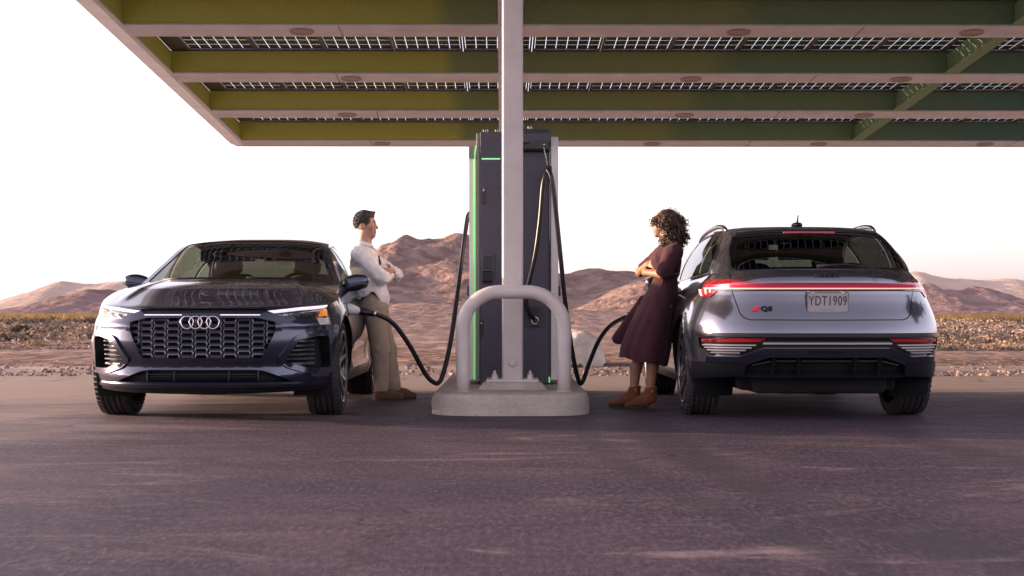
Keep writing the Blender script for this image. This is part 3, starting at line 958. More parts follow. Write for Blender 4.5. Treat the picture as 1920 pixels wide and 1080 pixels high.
m.add(v, [(0, 1, 5, 4), (1, 2, 6, 5), (2, 3, 7, 6), (3, 0, 4, 7), (4, 5, 6, 7)])
m.build('grout_pad', M_CONC, post, fix=True)
for sx_ in (-1, 1):
    for sy_ in (-1, 1):
        m = MB()
        m.lathe([(0.0, 0.150), (0.011, 0.148), (0.012, 0.12), (0.024, 0.118), (0.027, 0.09), (0.030, 0.086), (0.030, 0.08)], 10, 'Z', (sx_ * 0.15, sy_ * 0.125, 0.0))
        m.build('anchor_bolt', M_POST, post, fix=True)
m = MB(); m.lathe([(0.0, -0.101), (0.018, -0.100), (0.030, -0.098), (0.036, -0.095), (0.034, -0.088)], 24, 'Y', (0.0, 0, 0.22)); m.build('cover_disc', M_POST, post, fix=True)

# inverted-U bollard
BY = 11.78
bl = empty('hoop_bollard', (px(963, 0, BY).x, BY, ISL_H - 0.02))
tag(bl, 'grey steel hoop bollard on the front of the concrete island', 'bollard')
hw, rad, top = 0.414, 0.300, 0.83
pts = [(-hw, 0, 0), (-hw, 0, 0.2), (-hw, 0, top - rad)]
for k in range(1, 13):
    a = math.pi - math.pi / 2 * k / 12
    pts.append((-hw + rad + rad * math.cos(a), 0, top - rad + rad * math.sin(a)))
pts.append((0, 0, top + 0.0))
pts += [(-p[0], p[1], p[2]) for p in reversed(pts[:-1])]
m = MB(); m.tube(pts, 0.056, 20); m.build('steel_hoop', M_POST, bl)
for s in (-1, 1):
    m = MB(); m.lathe([(0.057, 0.032), (0.066, 0.030), (0.074, 0.016), (0.076, 0.012)], 20, 'Z', (s * hw, 0, 0)); m.build('base_sealant', M_CONC, bl, fix=True)
# ================================================================== curved-panel engine
def inside(poly, P):
    """vectorised point-in-polygon"""
    poly = np.asarray(poly, float); x, y = P[:, 0], P[:, 1]
    r = np.zeros(len(P), bool)
    n = len(poly); j = n - 1
    for i in range(n):
        xi, yi = poly[i]; xj, yj = poly[j]
        c = ((yi > y) != (yj > y))
        with np.errstate(divide='ignore', invalid='ignore'):
            r ^= c & (x < (xj - xi) * (y - yi) / (yj - yi + 1e-30) + xi)
        j = i
    return r

def resample(poly, h, closed=True):
    out = []
    n = len(poly)
    for i in range(n if closed else n - 1):
        a = np.asarray(poly[i], float); b = np.asarray(poly[(i + 1) % n], float)
        k = max(1, int(math.ceil(np.linalg.norm(b - a) / h)))
        for q in range(k):
            out.append(tuple(a + (b - a) * q / k))
    if not closed: out.append(tuple(poly[-1]))
    return out

def round_poly(poly, r, n=4):
    """round the corners of a polygon"""
    out = []
    m = len(poly)
    for i in range(m):
        p0, p1, p2 = (np.asarray(poly[(i + k) % m], float) for k in (-1, 0, 1))
        d0, d2 = p0 - p1, p2 - p1
        l0, l2 = np.linalg.norm(d0), np.linalg.norm(d2)
        q = min(r, 0.45 * l0, 0.45 * l2)
        a, b = p1 + d0 / l0 * q, p1 + d2 / l2 * q
        for k in range(n + 1):
            t = k / n
            out.append(tuple((1 - t) ** 2 * a + 2 * t * (1 - t) * p1 + t * t * b))
    return out

def stroke(line, w):
    """polyline -> thin closed polygon"""
    L = [np.asarray(p, float) for p in line]
    a, b = [], []
    for i, p in enumerate(L):
        d = L[min(i + 1, len(L) - 1)] - L[max(i - 1, 0)]
        d /= (np.linalg.norm(d) + 1e-9)
        n = np.array((-d[1], d[0])) * w / 2
        a.append(tuple(p + n)); b.append(tuple(p - n))
    return a + b[::-1]

def sgrad(S, P, sgn, e=0.006):
    u, v = P[:, 0], P[:, 1]
    du = S(u + e, v) - S(u - e, v); dv = S(u, v + e) - S(u, v - e)
    n = np.cross(du, dv)
    l = np.linalg.norm(n, axis=1, keepdims=True); l[l < 1e-12] = 1
    return n / l * sgn

def cut_patch(S, outer, regions, h, sgn=1.0):
    """triangulate the outer polygon with every region's outline as an edge, lift it with S.
    regions: list of polygons; later ones win. -> {index: (verts, faces, normals)}; -1 is the rest"""
    outer = resample(outer, h)
    polys = [resample(r, h * 0.8) for r in regions]
    pts, edges = [], []
    for pl in [outer] + polys:
        b = len(pts); k = len(pl)
        pts += pl
        edges += [(b + i, b + (i + 1) % k) for i in range(k)]
    C = np.asarray(pts)
    x0, y0 = np.asarray(outer).min(0); x1, y1 = np.asarray(outer).max(0)
    gx, gy = np.meshgrid(np.arange(x0 + h / 2, x1, h), np.arange(y0 + h / 2, y1, h))
    G = np.stack([gx.ravel(), gy.ravel()], 1)
    G = G[inside(outer, G)]
    keep = np.ones(len(G), bool)
    for i in range(0, len(G), 2000):
        d = ((G[i:i + 2000, None, :] - C[None, :, :]) ** 2).sum(2).min(1)
        keep[i:i + 2000] = d > (0.45 * h) ** 2
    G = G[keep]
    allp = [Vector(p) for p in pts] + [Vector(p) for p in G]
    res = geometry.delaunay_2d_cdt(allp, edges, [], 0, 1e-6)
    V = np.array([(p.x, p.y) for p in res[0]]); F = np.array([f for f in res[2] if len(f) == 3])
    cen = V[F].mean(1)
    ok = inside(outer, cen)
    idx = np.full(len(F), -1)
    for k, pl in enumerate(polys):
        idx[inside(pl, cen)] = k
    P3 = S(V[:, 0], V[:, 1]); N3 = sgrad(S, V, sgn)
    out = {}
    for k in set(idx[ok].tolist()):
        f = F[ok & (idx == k)]
        a = P3[f]
        fn = np.cross(a[:, 1] - a[:, 0], a[:, 2] - a[:, 0])
        fl = (fn * N3[f].mean(1)).sum(1) < 0
        f[fl] = f[fl][:, ::-1]
        u, inv = np.unique(f, return_inverse=True)
        out[k] = (P3[u], inv.reshape(-1, 3), N3[u])
    return out

def shell(name, data, mat, parent, off=0.0):
    v, f, n = data
    return mobj(name, v + n * off, f, mat, parent, True, n)

def rim(S, poly, sgn, o0, o1, h=0.03, closed=True):
    """wall along an outline from offset o0 to offset o1 -> verts, faces"""
    p = np.asarray(resample(poly, h, closed))
    P = S(p[:, 0], p[:, 1]); N = sgrad(S, p, sgn)
    k = len(p)
    v = np.concatenate([P + N * o0, P + N * o1])
    f = [(i, (i + 1) % k, k + (i + 1) % k, k + i) for i in range(k if closed else k - 1)]
    return v, f

def pad(name, S, poly, sgn, o0, o1, mat, parent, h=0.03, bevel=0.0):
    """a solid slab that follows the panel: top at o1, side walls down to o0"""
    d = cut_patch(S, poly, [], h, sgn)[-1]
    m = MB()
    m.add(d[0] + d[2] * o1, d[1], True)
    v, f = rim(S, poly, sgn, o0, o1, h)
    m.add(v, f, False)
    return m.build(name, mat, parent)

# ================================================================== car body surfaces
class Body:
    XL = 0.0
    def __init__(b, kind):
        b.kind = kind
        b.W = curve1([0.15, 0.25, 0.35, 0.5, 0.62, 0.72, 0.80, 0.88, 0.95, 1.0, 1.05, 1.10, 1.16, 1.2], [0.87, 0.905, 0.935, 0.955, 0.962, 0.955, 0.940, 0.918, 0.895, 0.872, 0.840, 0.800, 0.755, 0.74])
        b.yN = curve1([0.15, 0.20, 0.27, 0.33, 0.40, 0.46, 0.58, 0.70, 0.79, 0.84, 0.90, 1.2], [-0.76, -0.83, -0.90, -0.915, -0.90, -0.925, -0.945, -0.935, -0.905, -0.865, -0.74, -0.2])
        b.yT = curve1([0.15, 0.25, 0.33, 0.45, 0.52, 0.60, 0.645, 0.67, 0.76, 0.90, 0.965, 1.02, 1.06, 1.12, 1.2], [3.60, 3.70, 3.84, 3.905, 3.93, 3.94, 3.965, 3.962, 3.935, 3.885, 3.875, 3.905, 3.89, 3.83, 3.74])
        b.yC, b.yR, b.pF, b.pR = 0.05, 3.02, 2.55, 3.1
        th = np.linspace(0, math.pi / 2, 4000)
        def tab(a, p):
            x = 0.95 * np.sin(th) ** (2 / p); y = -a * np.cos(th) ** (2 / p)
            s = np.concatenate([[0], np.cumsum(np.hypot(np.diff(x), np.diff(y)))])
            return s
        b.tF, b.tR = tab(0.98, b.pF), tab(0.92, b.pR)
        b.th = th
        b.SA = b.tF[-1]; b.SB = b.SA + b.yR - b.yC; b.L = b.SB + b.tR[-1]
    def flare(b, y, z):
        o = np.zeros_like(y)
        for yw in (0.0, 2.93):
            r = np.hypot(y - yw, z - 0.375)
            o = o + 0.020 * np.exp(-((r - 0.43) / 0.045) ** 2) * (z > 0.1)
            o = o + 0.020 * np.exp(-((y - yw) / 0.52) ** 2) * np.exp(-((z - 0.885) / 0.075) ** 2)
        mid = 1 / (1 + np.exp(-(y - 0.55) / 0.05)) / (1 + np.exp((y - 2.38) / 0.05))
        o = o - 0.030 * mid * np.exp(-((z - 0.47) / 0.13) ** 2) + 0.012 * mid * np.exp(-((z - 0.30) / 0.05) ** 2)
        return o
    def front_disp(b, x, z):
        """relief of the front bumper along the outward normal"""
        ax = np.abs(x)
        o = 0.016 * (1 / (1 + np.exp((z - 0.415 + 0.02 * (ax > 2)) / 0.006))) * (1 / (1 + np.exp(-(z - 0.25) / 0.01)))
        # cheek crease running from the grille shoulder out to the lamp
        o = o + 0.010 * np.exp(-((z - (0.70 + 0.05 * (ax - 0.5))) / 0.022) ** 2) * (ax > 0.5)
        return o
    def S(b, s, z):
        s = np.asarray(s, float); z = np.asarray(z, float)
        a = np.abs(s); sg = np.where(s < 0, -1.0, 1.0)
        W, yN, yT = b.W(z), b.yN(z), b.yT(z)
        thF = np.interp(np.clip(a, 0, b.SA), b.tF, b.th)
        thR = np.interp(np.clip(b.L - a, 0, b.tR[-1]), b.tR, b.th)
        fx = W * np.sin(thF) ** (2 / b.pF); fy = b.yC - (b.yC - yN) * np.cos(thF) ** (2 / b.pF)
        rx = W * np.sin(thR) ** (2 / b.pR); ry = b.yR + (yT - b.yR) * np.cos(thR) ** (2 / b.pR)
        front, rear = a <= b.SA, a >= b.SB
        x = np.where(front, fx, np.where(rear, rx, W))
        y = np.where(front, fy, np.where(rear, ry, b.yC + a - b.SA))
        wn = np.where(front, np.sin(thF) ** 4, np.where(rear, np.sin(thR) ** 4, 1.0))
        x = x + b.flare(y, z) * wn
        q1 = np.clip((z - 0.70) / 0.28, 0, 1); q2 = np.clip((y - 2.2) / 0.95, 0, 1)
        x = x * (1 - 0.034 * q1 * q1 * (3 - 2 * q1) * q2 * q2 * (3 - 2 * q2))
        y = y - np.where(front, b.front_disp(x, z) * np.cos(thF) ** 0.5, 0.0)
        return np.stack([x * sg, y, z], 1)
    # conversions of measured outlines to the panel's own coordinates
    def fr(b, poly):
        out = []; cache = b.__dict__.setdefault('_fc', {})
        for x, z in poly:
            ss = np.linspace(0, b.SA, 360)
            kz = round(z, 4)
            if kz not in cache:
                cache[kz] = np.maximum.accumulate(b.S(ss, np.full(360, z))[:, 0])
            out.append((math.copysign(float(np.interp(abs(x), cache[kz], ss)), x), z))
        return out
    def rr(b, poly):
        """rear: coordinates centred on the tail (s' = L - |s|)"""
        out = []
        for x, z in poly:
            ss = np.linspace(0, b.tR[-1], 360)
            q = b.S(b.L - ss, np.full(360, z))[:, 0]
            q = np.maximum.accumulate(q)
            out.append((math.copysign(float(np.interp(abs(x), q, ss)), x), z))
        return out
    def SR(b, s, z):
        s = np.asarray(s, float)
        return b.S(np.where(s < 0, -(b.L + s), b.L - s), z)
    def ys(b, y, z):
        """side: y -> s (positive side)"""
        if y <= b.yC:
            ss = np.linspace(0, b.SA, 360)
            return float(np.interp(y, np.maximum.accumulate(b.S(ss, np.full(360, z))[:, 1]), ss))
        if y >= b.yR:
            ss = np.linspace(b.SB, b.L, 360)
            return float(np.interp(y, np.maximum.accumulate(b.S(ss, np.full(360, z))[:, 1]), ss))
        return b.SA + y - b.yC
    def sd(b, poly, side=1):
        return [(side * b.ys(y, z), z) for y, z in poly]
    def sdr(b, poly, side=1):
        return [(side * (b.L - b.ys(y, z)), z) for y, z in poly]
    # upper edge of the skirt (bonnet edge, belt line, tail)
    def setup_top(b):
        S0 = b.ys(-0.35, 0.86); sA = b.ys(0.74, 1.06)
        b.sH = S0; b.sA = sA
        if b.kind == 'suv':
            b.sE = b.ys(3.60, 1.11)
            k = [0, 0.45, S0, b.ys(0.2, 1.0), sA, b.ys(1.6, 1.06), b.ys(2.7, 1.08), b.ys(3.3, 1.10), b.sE, b.L]
            v = [0.838, 0.846, 0.880, 0.985, 1.045, 1.055, 1.075, 1.10, 1.115, 1.120]
        else:
            b.sE = b.ys(3.66, 1.11)
            k = [0, 0.45, S0, b.ys(0.2, 1.0), sA, b.ys(1.6, 1.06), b.ys(2.7, 1.08), b.ys(3.3, 1.09), b.sE, b.L]
            v = [0.838, 0.846, 0.880, 0.985, 1.045, 1.055, 1.07, 1.085, 1.10, 1.105]
        b.zt = curve1(k, v)
        kb = [0, 0.6, b.ys(-0.42, 0.24), b.ys(0.5, 0.24), b.ys(2.5, 0.24), b.ys(3.35, 0.3), b.L - 0.6, b.L]
        vb = [0.205, 0.215, 0.245, 0.235, 0.235, 0.30, 0.335, 0.335]
        b.zb = curve1(kb, vb)
        # roof rail: from the A-pillar foot over the roof to the tail
        eA = b.S(np.array([b.sA]), b.zt(np.array([b.sA])))[0]; eE = b.S(np.array([b.sE]), b.zt(np.array([b.sE])))[0]
        if b.kind == 'suv':
            rail = [tuple(eA), (0.735, 1.14, 1.245), (0.648, 1.58, 1.415), (0.622, 2.0, 1.47), (0.616, 2.45, 1.478), (0.606, 2.85, 1.452), (0.588, 3.12, 1.412), (0.648, 3.37, 1.262), tuple(eE)]
            b.bowk = [0.26, 0.18, 0.10, 0.0, 0.0, -0.03, -0.07, -0.10, -0.12]
            b.crown = [0.02, 0.03, 0.038, 0.045, 0.045, 0.042, 0.035, 0.020, 0.01]
        else:
            rail = [tuple(eA), (0.735, 1.14, 1.245), (0.645, 1.58, 1.418), (0.622, 2.0, 1.452), (0.612, 2.5, 1.415), (0.605, 2.95, 1.315), (0.620, 3.35, 1.205), tuple(eE)]
            b.bowk = [0.26, 0.18, 0.10, 0.0, -0.02, -0.06, -0.08, -0.10]
            b.crown = [0.02, 0.03, 0.038, 0.045, 0.045, 0.040, 0.03, 0.015]
        rail = np.array(rail)
        d = np.concatenate([[0], np.cumsum(np.linalg.norm(np.diff(rail, axis=0), axis=1))])
        b.rl = d; b.TL = d[-1]
        b.cx, b.cy, b.cz = (curve1(d, rail[:, i]) for i in range(3))
        b.cb, b.cc = curve1(d, b.bowk), curve1(d, b.crown)
        yy = np.linspace(0, b.TL, 1500)
        b._yt = (np.maximum.accumulate(b.cy(yy)), yy)
        ss = np.linspace(b.sA, b.sE, 1500)
        b._bs = (np.maximum.accumulate(b.S(ss, b.zt(ss))[:, 1]), ss)
    def T(b, u, t):
        """top skin: u in -0.6..0.6 across, t along the rail"""
        k = np.asarray(u) / 0.6
        q = 1 - k ** 2
        x = b.cx(t)
        return np.stack([x * k, b.cy(t) - b.cb(t) * q, b.cz(t) + b.cc(t) * (1 - np.abs(k) ** 3.4)], 1)
    def Gs(b, side):
        """side glasshouse: y along, v (0..0.42) from belt to rail"""
        def G(y, v):
            y = np.asarray(y, float); k = np.asarray(v, float) / 0.42
            t = np.interp(y, *b._yt); s = np.interp(y, *b._bs)
            A = b.S(s, b.zt(s)); B = b.T(np.full_like(t, 0.6), t)
            P = A + (B - A) * k[:, None]
            P[:, 0] += 0.035 * np.sin(np.clip(k, 0, 1) * math.pi) * np.clip((B[:, 2] - A[:, 2]) / 0.3, 0, 1)
            P[:, 0] *= side
            return P
        return G
    def top_edge(b, s):
        s = np.asarray(s, float)
        return b.S(s, b.zt(np.abs(s)))
    def H(b):
        """bonnet: Coons patch in (u, v), u -1..1 across (times .8), v 0..1 from nose to windscreen (times 1.1)"""
        def c0(u): return b.top_edge(u * b.sH)
        def c1(u): return b.T(u * 0.6, np.zeros_like(u))
        def d0(v, sg): return b.top_edge(sg * (b.sH + (b.sA - b.sH) * v))
        def f(U, V):
            u = np.clip(np.asarray(U, float) / 0.8, -1, 1); v = np.clip(np.asarray(V, float) / 1.1, 0, 1)
            k = ((u + 1) / 2)[:, None]; w = v[:, None]
            L_, R_ = d0(v, -1.0), d0(v, 1.0)
            A, B = c0(u), c1(u)
            m1 = np.full_like(u, -1.0); p1 = np.full_like(u, 1.0)
            P = (1 - w) * A + w * B + (1 - k) * L_ + k * R_ - ((1 - k) * (1 - w) * c0(m1) + k * (1 - w) * c0(p1) + (1 - k) * w * c1(m1) + k * w * c1(p1))
            q = (1 - np.abs(u) ** 3.0)
            P[:, 2] += 0.052 * q * np.sin(np.clip(v, 0, 1) * math.pi * 0.92) ** 0.75
            P[:, 2] += 0.012 * np.exp(-((np.abs(u) - (0.66 - 0.10 * v)) / 0.05) ** 2) * np.clip(v * 5, 0, 1) * np.clip((1 - v) * 4, 0, 1)
            return P
        return f
    def RD(b):
        """rear deck between the back window and the tail"""
        def c0(u): return b.T(u * 0.6, np.full_like(u, b.TL))
        def c1(u):
            s = np.where(u < 0, -1.0, 1.0) * (b.L + (b.sE - b.L) * np.abs(u))
            return b.top_edge(s)
        def f(U, V):
            u = np.clip(np.asarray(U, float) / 0.75, -1, 1); w = np.clip(np.asarray(V, float) / 0.3, 0, 1)[:, None]
            P = (1 - w) * c0(u) + w * c1(u)
            P[:, 2] += 0.010 * np.sin(w[:, 0] * math.pi) * (1 - u ** 4)
            return P
        return f
# ================================================================== car materials
def paint(name, c, metal=0.85, rough=0.32):
    m, nt, out = new_mat(name)
    b = nd(nt, 'ShaderNodeBsdfPrincipled')
    nt.links.new(b.outputs[0], out.inputs[0])
    b.inputs['Metallic'].default_value = metal; b.inputs['Roughness'].default_value = rough
    b.inputs['Coat Weight'].default_value = 1.0; b.inputs['Coat Roughness'].default_value = 0.03
    tc = nd(nt, 'ShaderNodeTexCoord')
    n = nd(nt, 'ShaderNodeTexNoise'); n.inputs['Scale'].default_value = 900; n.inputs['Detail'].default_value = 1
    nt.links.new(tc.outputs['Object'], n.inputs['Vector'])
    cr = nd(nt, 'ShaderNodeValToRGB'); e = cr.color_ramp.elements
    e[0].position = 0.3; e[0].color = (*[q * 0.8 for q in c], 1); e[1].position = 0.75; e[1].color = (*[q * 1.25 for q in c], 1)
    nt.links.new(n.outputs['Fac'], cr.inputs[0]); nt.links.new(cr.outputs[0], b.inputs['Base Color'])
    # a film of road dust
    n2 = nd(nt, 'ShaderNodeTexNoise'); n2.inputs['Scale'].default_value = 3.0; n2.inputs['Detail'].default_value = 8
    nt.links.new(tc.outputs['Object'], n2.inputs['Vector'])
    mr = nd(nt, 'ShaderNodeMapRange'); mr.inputs['From Min'].default_value = 0.4; mr.inputs['From Max'].default_value = 0.8
    mr.inputs['To Min'].default_value = 0.02; mr.inputs['To Max'].default_value = 0.09
    nt.links.new(n2.outputs['Fac'], mr.inputs[0]); nt.links.new(mr.outputs[0], b.inputs['Coat Roughness'])
    return m
M_BLUE = paint('dark_blue_metallic', (0.030, 0.036, 0.068), 0.7, 0.24)
M_GREY = paint('grey_metallic', (0.165, 0.165, 0.195), 0.9, 0.17)
M_GLOSSBLK = pbr('gloss_black', (0.010, 0.010, 0.012), 0.12, coat=0.6)
M_TRIM = pbr('black_trim', (0.009, 0.009, 0.012), 0.42, spec=0.35, var=0.2, vscale=90)
M_GRILLE = pbr('grille_satin_grey', (0.15, 0.15, 0.185), 0.38, 0.6)
M_CAVITY = pbr('dark_cavity', (0.004, 0.004, 0.005), 0.9)
M_CHROME = pbr('satin_chrome', (0.62, 0.60, 0.62), 0.18, 1.0)
M_SATIN = pbr('dark_satin_metal', (0.34, 0.33, 0.36), 0.25, 1.0)
M_SLATBR = pbr('silver_slat', (0.62, 0.58, 0.58), 0.42, 0.75)
M_TYRE = pbr('tyre_rubber', (0.030, 0.026, 0.029), 0.75, var=0.45, vscale=25, bump=0.25, bscale=120)
M_RIM = pbr('machined_rim', (0.16, 0.155, 0.17), 0.30, 0.9, rvar=0.08, vscale=60)
M_RIMDARK = pbr('rim_black', (0.020, 0.020, 0.024), 0.25, 0.2, coat=0.5)
M_DISC = pbr('brake_disc', (0.28, 0.26, 0.25), 0.35, 0.95)
M_GLASS = glass_mat('car_glass', (0.38, 0.42, 0.36))
M_GLASSDK = glass_mat('privacy_glass', (0.16, 0.18, 0.16))
M_LENS = glass_mat('lamp_lens', (0.92, 0.92, 0.94))
M_INT = pbr('dark_interior', (0.007, 0.007, 0.008), 0.7, bump=0.1, bscale=300)
M_INTSEAT = pbr('dark_leather', (0.008, 0.007, 0.008), 0.5, bump=0.1, bscale=200)
M_DRL = pbr('daylight_strip', (0.9, 0.9, 0.95), 0.3, emit=(1.0, 0.86, 0.93), estr=0.24)
M_DRLDIM = pbr('dim_daylight_segment', (0.45, 0.44, 0.46), 0.3, emit=(1.0, 0.86, 0.86), estr=0.035)
M_AMBER = pbr('amber_indicator', (0.85, 0.25, 0.02), 0.25, emit=(1.0, 0.32, 0.03), estr=0.10)
M_LAMPIN = pbr('lamp_inner_grey', (0.16, 0.16, 0.19), 0.22, 0.8)
M_REDLENS = pbr('red_lens', (0.22, 0.008, 0.012), 0.10, coat=1.0)
M_REDGLOW = pbr('red_light_guide', (0.40, 0.02, 0.06), 0.2, emit=(1.0, 0.07, 0.16), estr=0.05, coat=0.6)
M_REDHOT = pbr('red_led_line', (1.0, 0.5, 0.45), 0.3, emit=(1.0, 0.42, 0.36), estr=0.28)
M_REFLECT = pbr('red_reflector', (0.42, 0.02, 0.03), 0.15, coat=1.0, bump=0.3, bscale=300)
M_BADGE = pbr('badge_dark', (0.02, 0.02, 0.025), 0.25, 0.6)
M_BADGERED = pbr('badge_red', (0.5, 0.01, 0.035), 0.3)
M_PLATE = pbr('plate_aluminium', (0.42, 0.40, 0.44), 0.35, 0.6)
M_PLATETXT = pbr('plate_letter', (0.055, 0.05, 0.07), 0.45)
M_MIRROR = pbr('mirror_glass', (0.75, 0.76, 0.78), 0.02, 1.0)

def face_out(o, P, N, up=(0, 0, 1)):
    z = Vector(N).normalized(); x = Vector(up).cross(z).normalized(); y = z.cross(x)
    sc = o.scale.copy()
    o.matrix_local = Matrix.Translation(Vector(P)) @ Matrix((x, y, z)).transposed().to_4x4()
    o.scale = sc

def text_mesh(name, txt, size, mat, parent, loc, rot, depth=0.002, align='CENTER', sx=1.0, space=1.0, bold=0.0):
    cu = bpy.data.curves.new(name, 'FONT')
    cu.body = txt; cu.size = size; cu.extrude = depth; cu.align_x = align; cu.align_y = 'CENTER'; cu.space_character = space
    cu.offset = bold; cu.resolution_u = 3
    t = bpy.data.objects.new(name, cu); COL.objects.link(t)
    dg = bpy.context.evaluated_depsgraph_get()
    me = bpy.data.meshes.new_from_object(t.evaluated_get(dg))
    bpy.data.objects.remove(t); bpy.data.curves.remove(cu)
    o = link_mesh(name, me, None, parent)
    me.materials.clear(); me.materials.append(mat)
    o.location = loc; o.rotation_euler = rot; o.scale = (sx, 1, 1)
    return o

# ------------------------------------------------------------------ wheel (axis along x, outer face +x)
def wheel_meshes():
    r = {}
    TR, RR, HWD = 0.375, 0.283, 0.130
    prof = [(RR - 0.004, -HWD + 0.018), (RR + 0.012, -HWD + 0.004), (RR + 0.045, -HWD - 0.004), (TR - 0.035, -HWD + 0.002), (TR - 0.010, -HWD + 0.020), (TR - 0.001, -HWD + 0.038)]
    gro = [-0.066, -0.023, 0.023, 0.066]
    for g in gro:
        prof += [(TR, g - 0.0065), (TR - 0.009, g - 0.0045), (TR - 0.009, g + 0.0045), (TR, g + 0.0065)]
    prof += [(TR - 0.001, HWD - 0.038), (TR - 0.010, HWD - 0.020), (TR - 0.035, HWD - 0.002), (TR - 0.06, HWD + 0.003), (RR + 0.045, HWD + 0.004), (RR + 0.012, HWD - 0.004), (RR - 0.004, HWD - 0.018)]
    m = MB(); m.lathe(prof, 72, 'X')
    # sipes: thin raised tread lugs on the shoulders
    for k in range(54):
        a = 2 * math.pi * k / 54
        for sx_ in (-1, 1):
            c, s = math.cos(a), math.sin(a)
            mt = Matrix.Rotation(a, 4, 'X') @ Matrix.Translation((sx_ * 0.100, 0, TR - 0.004)) @ Matrix.Rotation(sx_ * 0.25, 4, 'Y') @ Matrix.Rotation(0.18 * sx_, 4, 'Z')
            m.box((0, 0, 0), (0.048, 0.030, 0.008), m=mt)
    r['tyre'] = mesh_of(m, 'tyre', M_TYRE)
    m = MB()
    m.lathe([(RR - 0.004, HWD - 0.016), (RR + 0.006, HWD - 0.004), (RR + 0.004, HWD + 0.001), (RR - 0.010, HWD - 0.001), (RR - 0.016, HWD - 0.012)], 64, 'X')
    # spokes: five twisted pairs
    for k in range(5):
        for tw, wd in ((-0.17, 0.020), (0.17, 0.020)):
            a = 2 * math.pi * k / 5
            q = []
            for i, (rad, xx) in enumerate(((0.055, 0.092), (0.12, 0.098), (0.20, 0.110), (RR - 0.010, HWD - 0.006))):
                aa = a + tw * (0.55 + 0.9 * (rad / RR))
                w = wd * (0.95 if i else 0.8) * (1.15 if i == 3 else 1)
                cy, cz = rad * math.cos(aa), rad * math.sin(aa)
                ty, tz = -math.sin(aa), math.cos(aa)
                q.append([(xx, cy - ty * w, cz - tz * w), (xx + 0.003, cy, cz), (xx, cy + ty * w, cz + tz * w), (xx - 0.03, cy + ty * w * 1.1, cz + tz * w * 1.1), (xx - 0.03, cy - ty * w * 1.1, cz - tz * w * 1.1)])
            v = [p for row in q for p in row]
            f = [(i * 5 + j, i * 5 + (j + 1) % 5, (i + 1) * 5 + (j + 1) % 5, (i + 1) * 5 + j) for i in range(3) for j in range(5)]
            f += [(0, 1, 2, 3, 4), (19, 18, 17, 16, 15)]
            m.add(v, f, False)
    r['rim'] = mesh_of(m, 'wheel', M_RIM)
    m = MB()
    m.lathe([(RR - 0.006, HWD - 0.014), (RR - 0.018, HWD - 0.03), (RR - 0.028, 0.03), (RR - 0.018, -HWD + 0.02), (RR + 0.004, -HWD + 0.012)], 48, 'X')
    for k in range(5):      # dark infill blades between the pairs
        a = 2 * math.pi * (k + 0.5) / 5
        v = []
        for rad, xx, w in ((0.10, 0.070, 0.035), (RR - 0.015, 0.095, 0.030)):
            cy, cz = rad * math.cos(a + 0.12), rad * math.sin(a + 0.12); ty, tz = -math.sin(a), math.cos(a)
            v += [(xx, cy - ty * w, cz - tz * w), (xx + 0.012, cy + ty * w, cz + tz * w)]
        m.add(v, [(0, 1, 3, 2)], False)
    r['barrel'] = mesh_of(m, 'rim_barrel', M_RIMDARK)
    m = MB(); m.lathe([(0.0, 0.104), (0.030, 0.103), (0.034, 0.099), (0.060, 0.094), (0.072, 0.080), (0.075, 0.05)], 28, 'X')
    r['cap'] = mesh_of(m, 'hub_cap', M_RIMDARK)
    m = MB(); m.lathe([(0.07, 0.03), (0.19, 0.03), (0.19, 0.0), (0.07, 0.0)], 40, 'X'); m.box((0.02, 0.12, 0.12), (0.06, 0.12, 0.16), bev=0.02)
    r['disc'] = mesh_of(m, 'brake_disc', M_DISC)
    return r
WH = wheel_meshes()

def ell_mesh(mb, c, r, n=(16, 10), p=2.0, taper=None):
    """superellipsoid into a builder"""
    v, f = [], []
    nu, nvv = n
    def sp(q, e): return math.copysign(abs(q) ** (2 / e), q)
    for j in range(nvv + 1):
        ph = -math.pi / 2 + math.pi * j / nvv
        for i in range(nu):
            th = 2 * math.pi * i / nu
            x = sp(math.cos(ph), p) * sp(math.cos(th), p); y = sp(math.cos(ph), p) * sp(math.sin(th), p); z = sp(math.sin(ph), p)
            q = Vector((x * r[0], y * r[1], z * r[2]))
            if taper: q = taper(q)
            v.append((q.x + c[0], q.y + c[1], q.z + c[2]))
    for j in range(nvv):
        for i in range(nu):
            f.append((j * nu + i, j * nu + (i + 1) % nu, (j + 1) * nu + (i + 1) % nu, (j + 1) * nu + i))
    mb.add(v, f, True)
    return mb

def circ(c, r, n=48, a0=0.0, a1=2 * math.pi):
    return [(c[0] + r * math.cos(a0 + (a1 - a0) * k / n), c[1] + r * math.sin(a0 + (a1 - a0) * k / n)) for k in range(n)]

def mir(poly):
    return [(-a, b) for a, b in reversed(poly)]

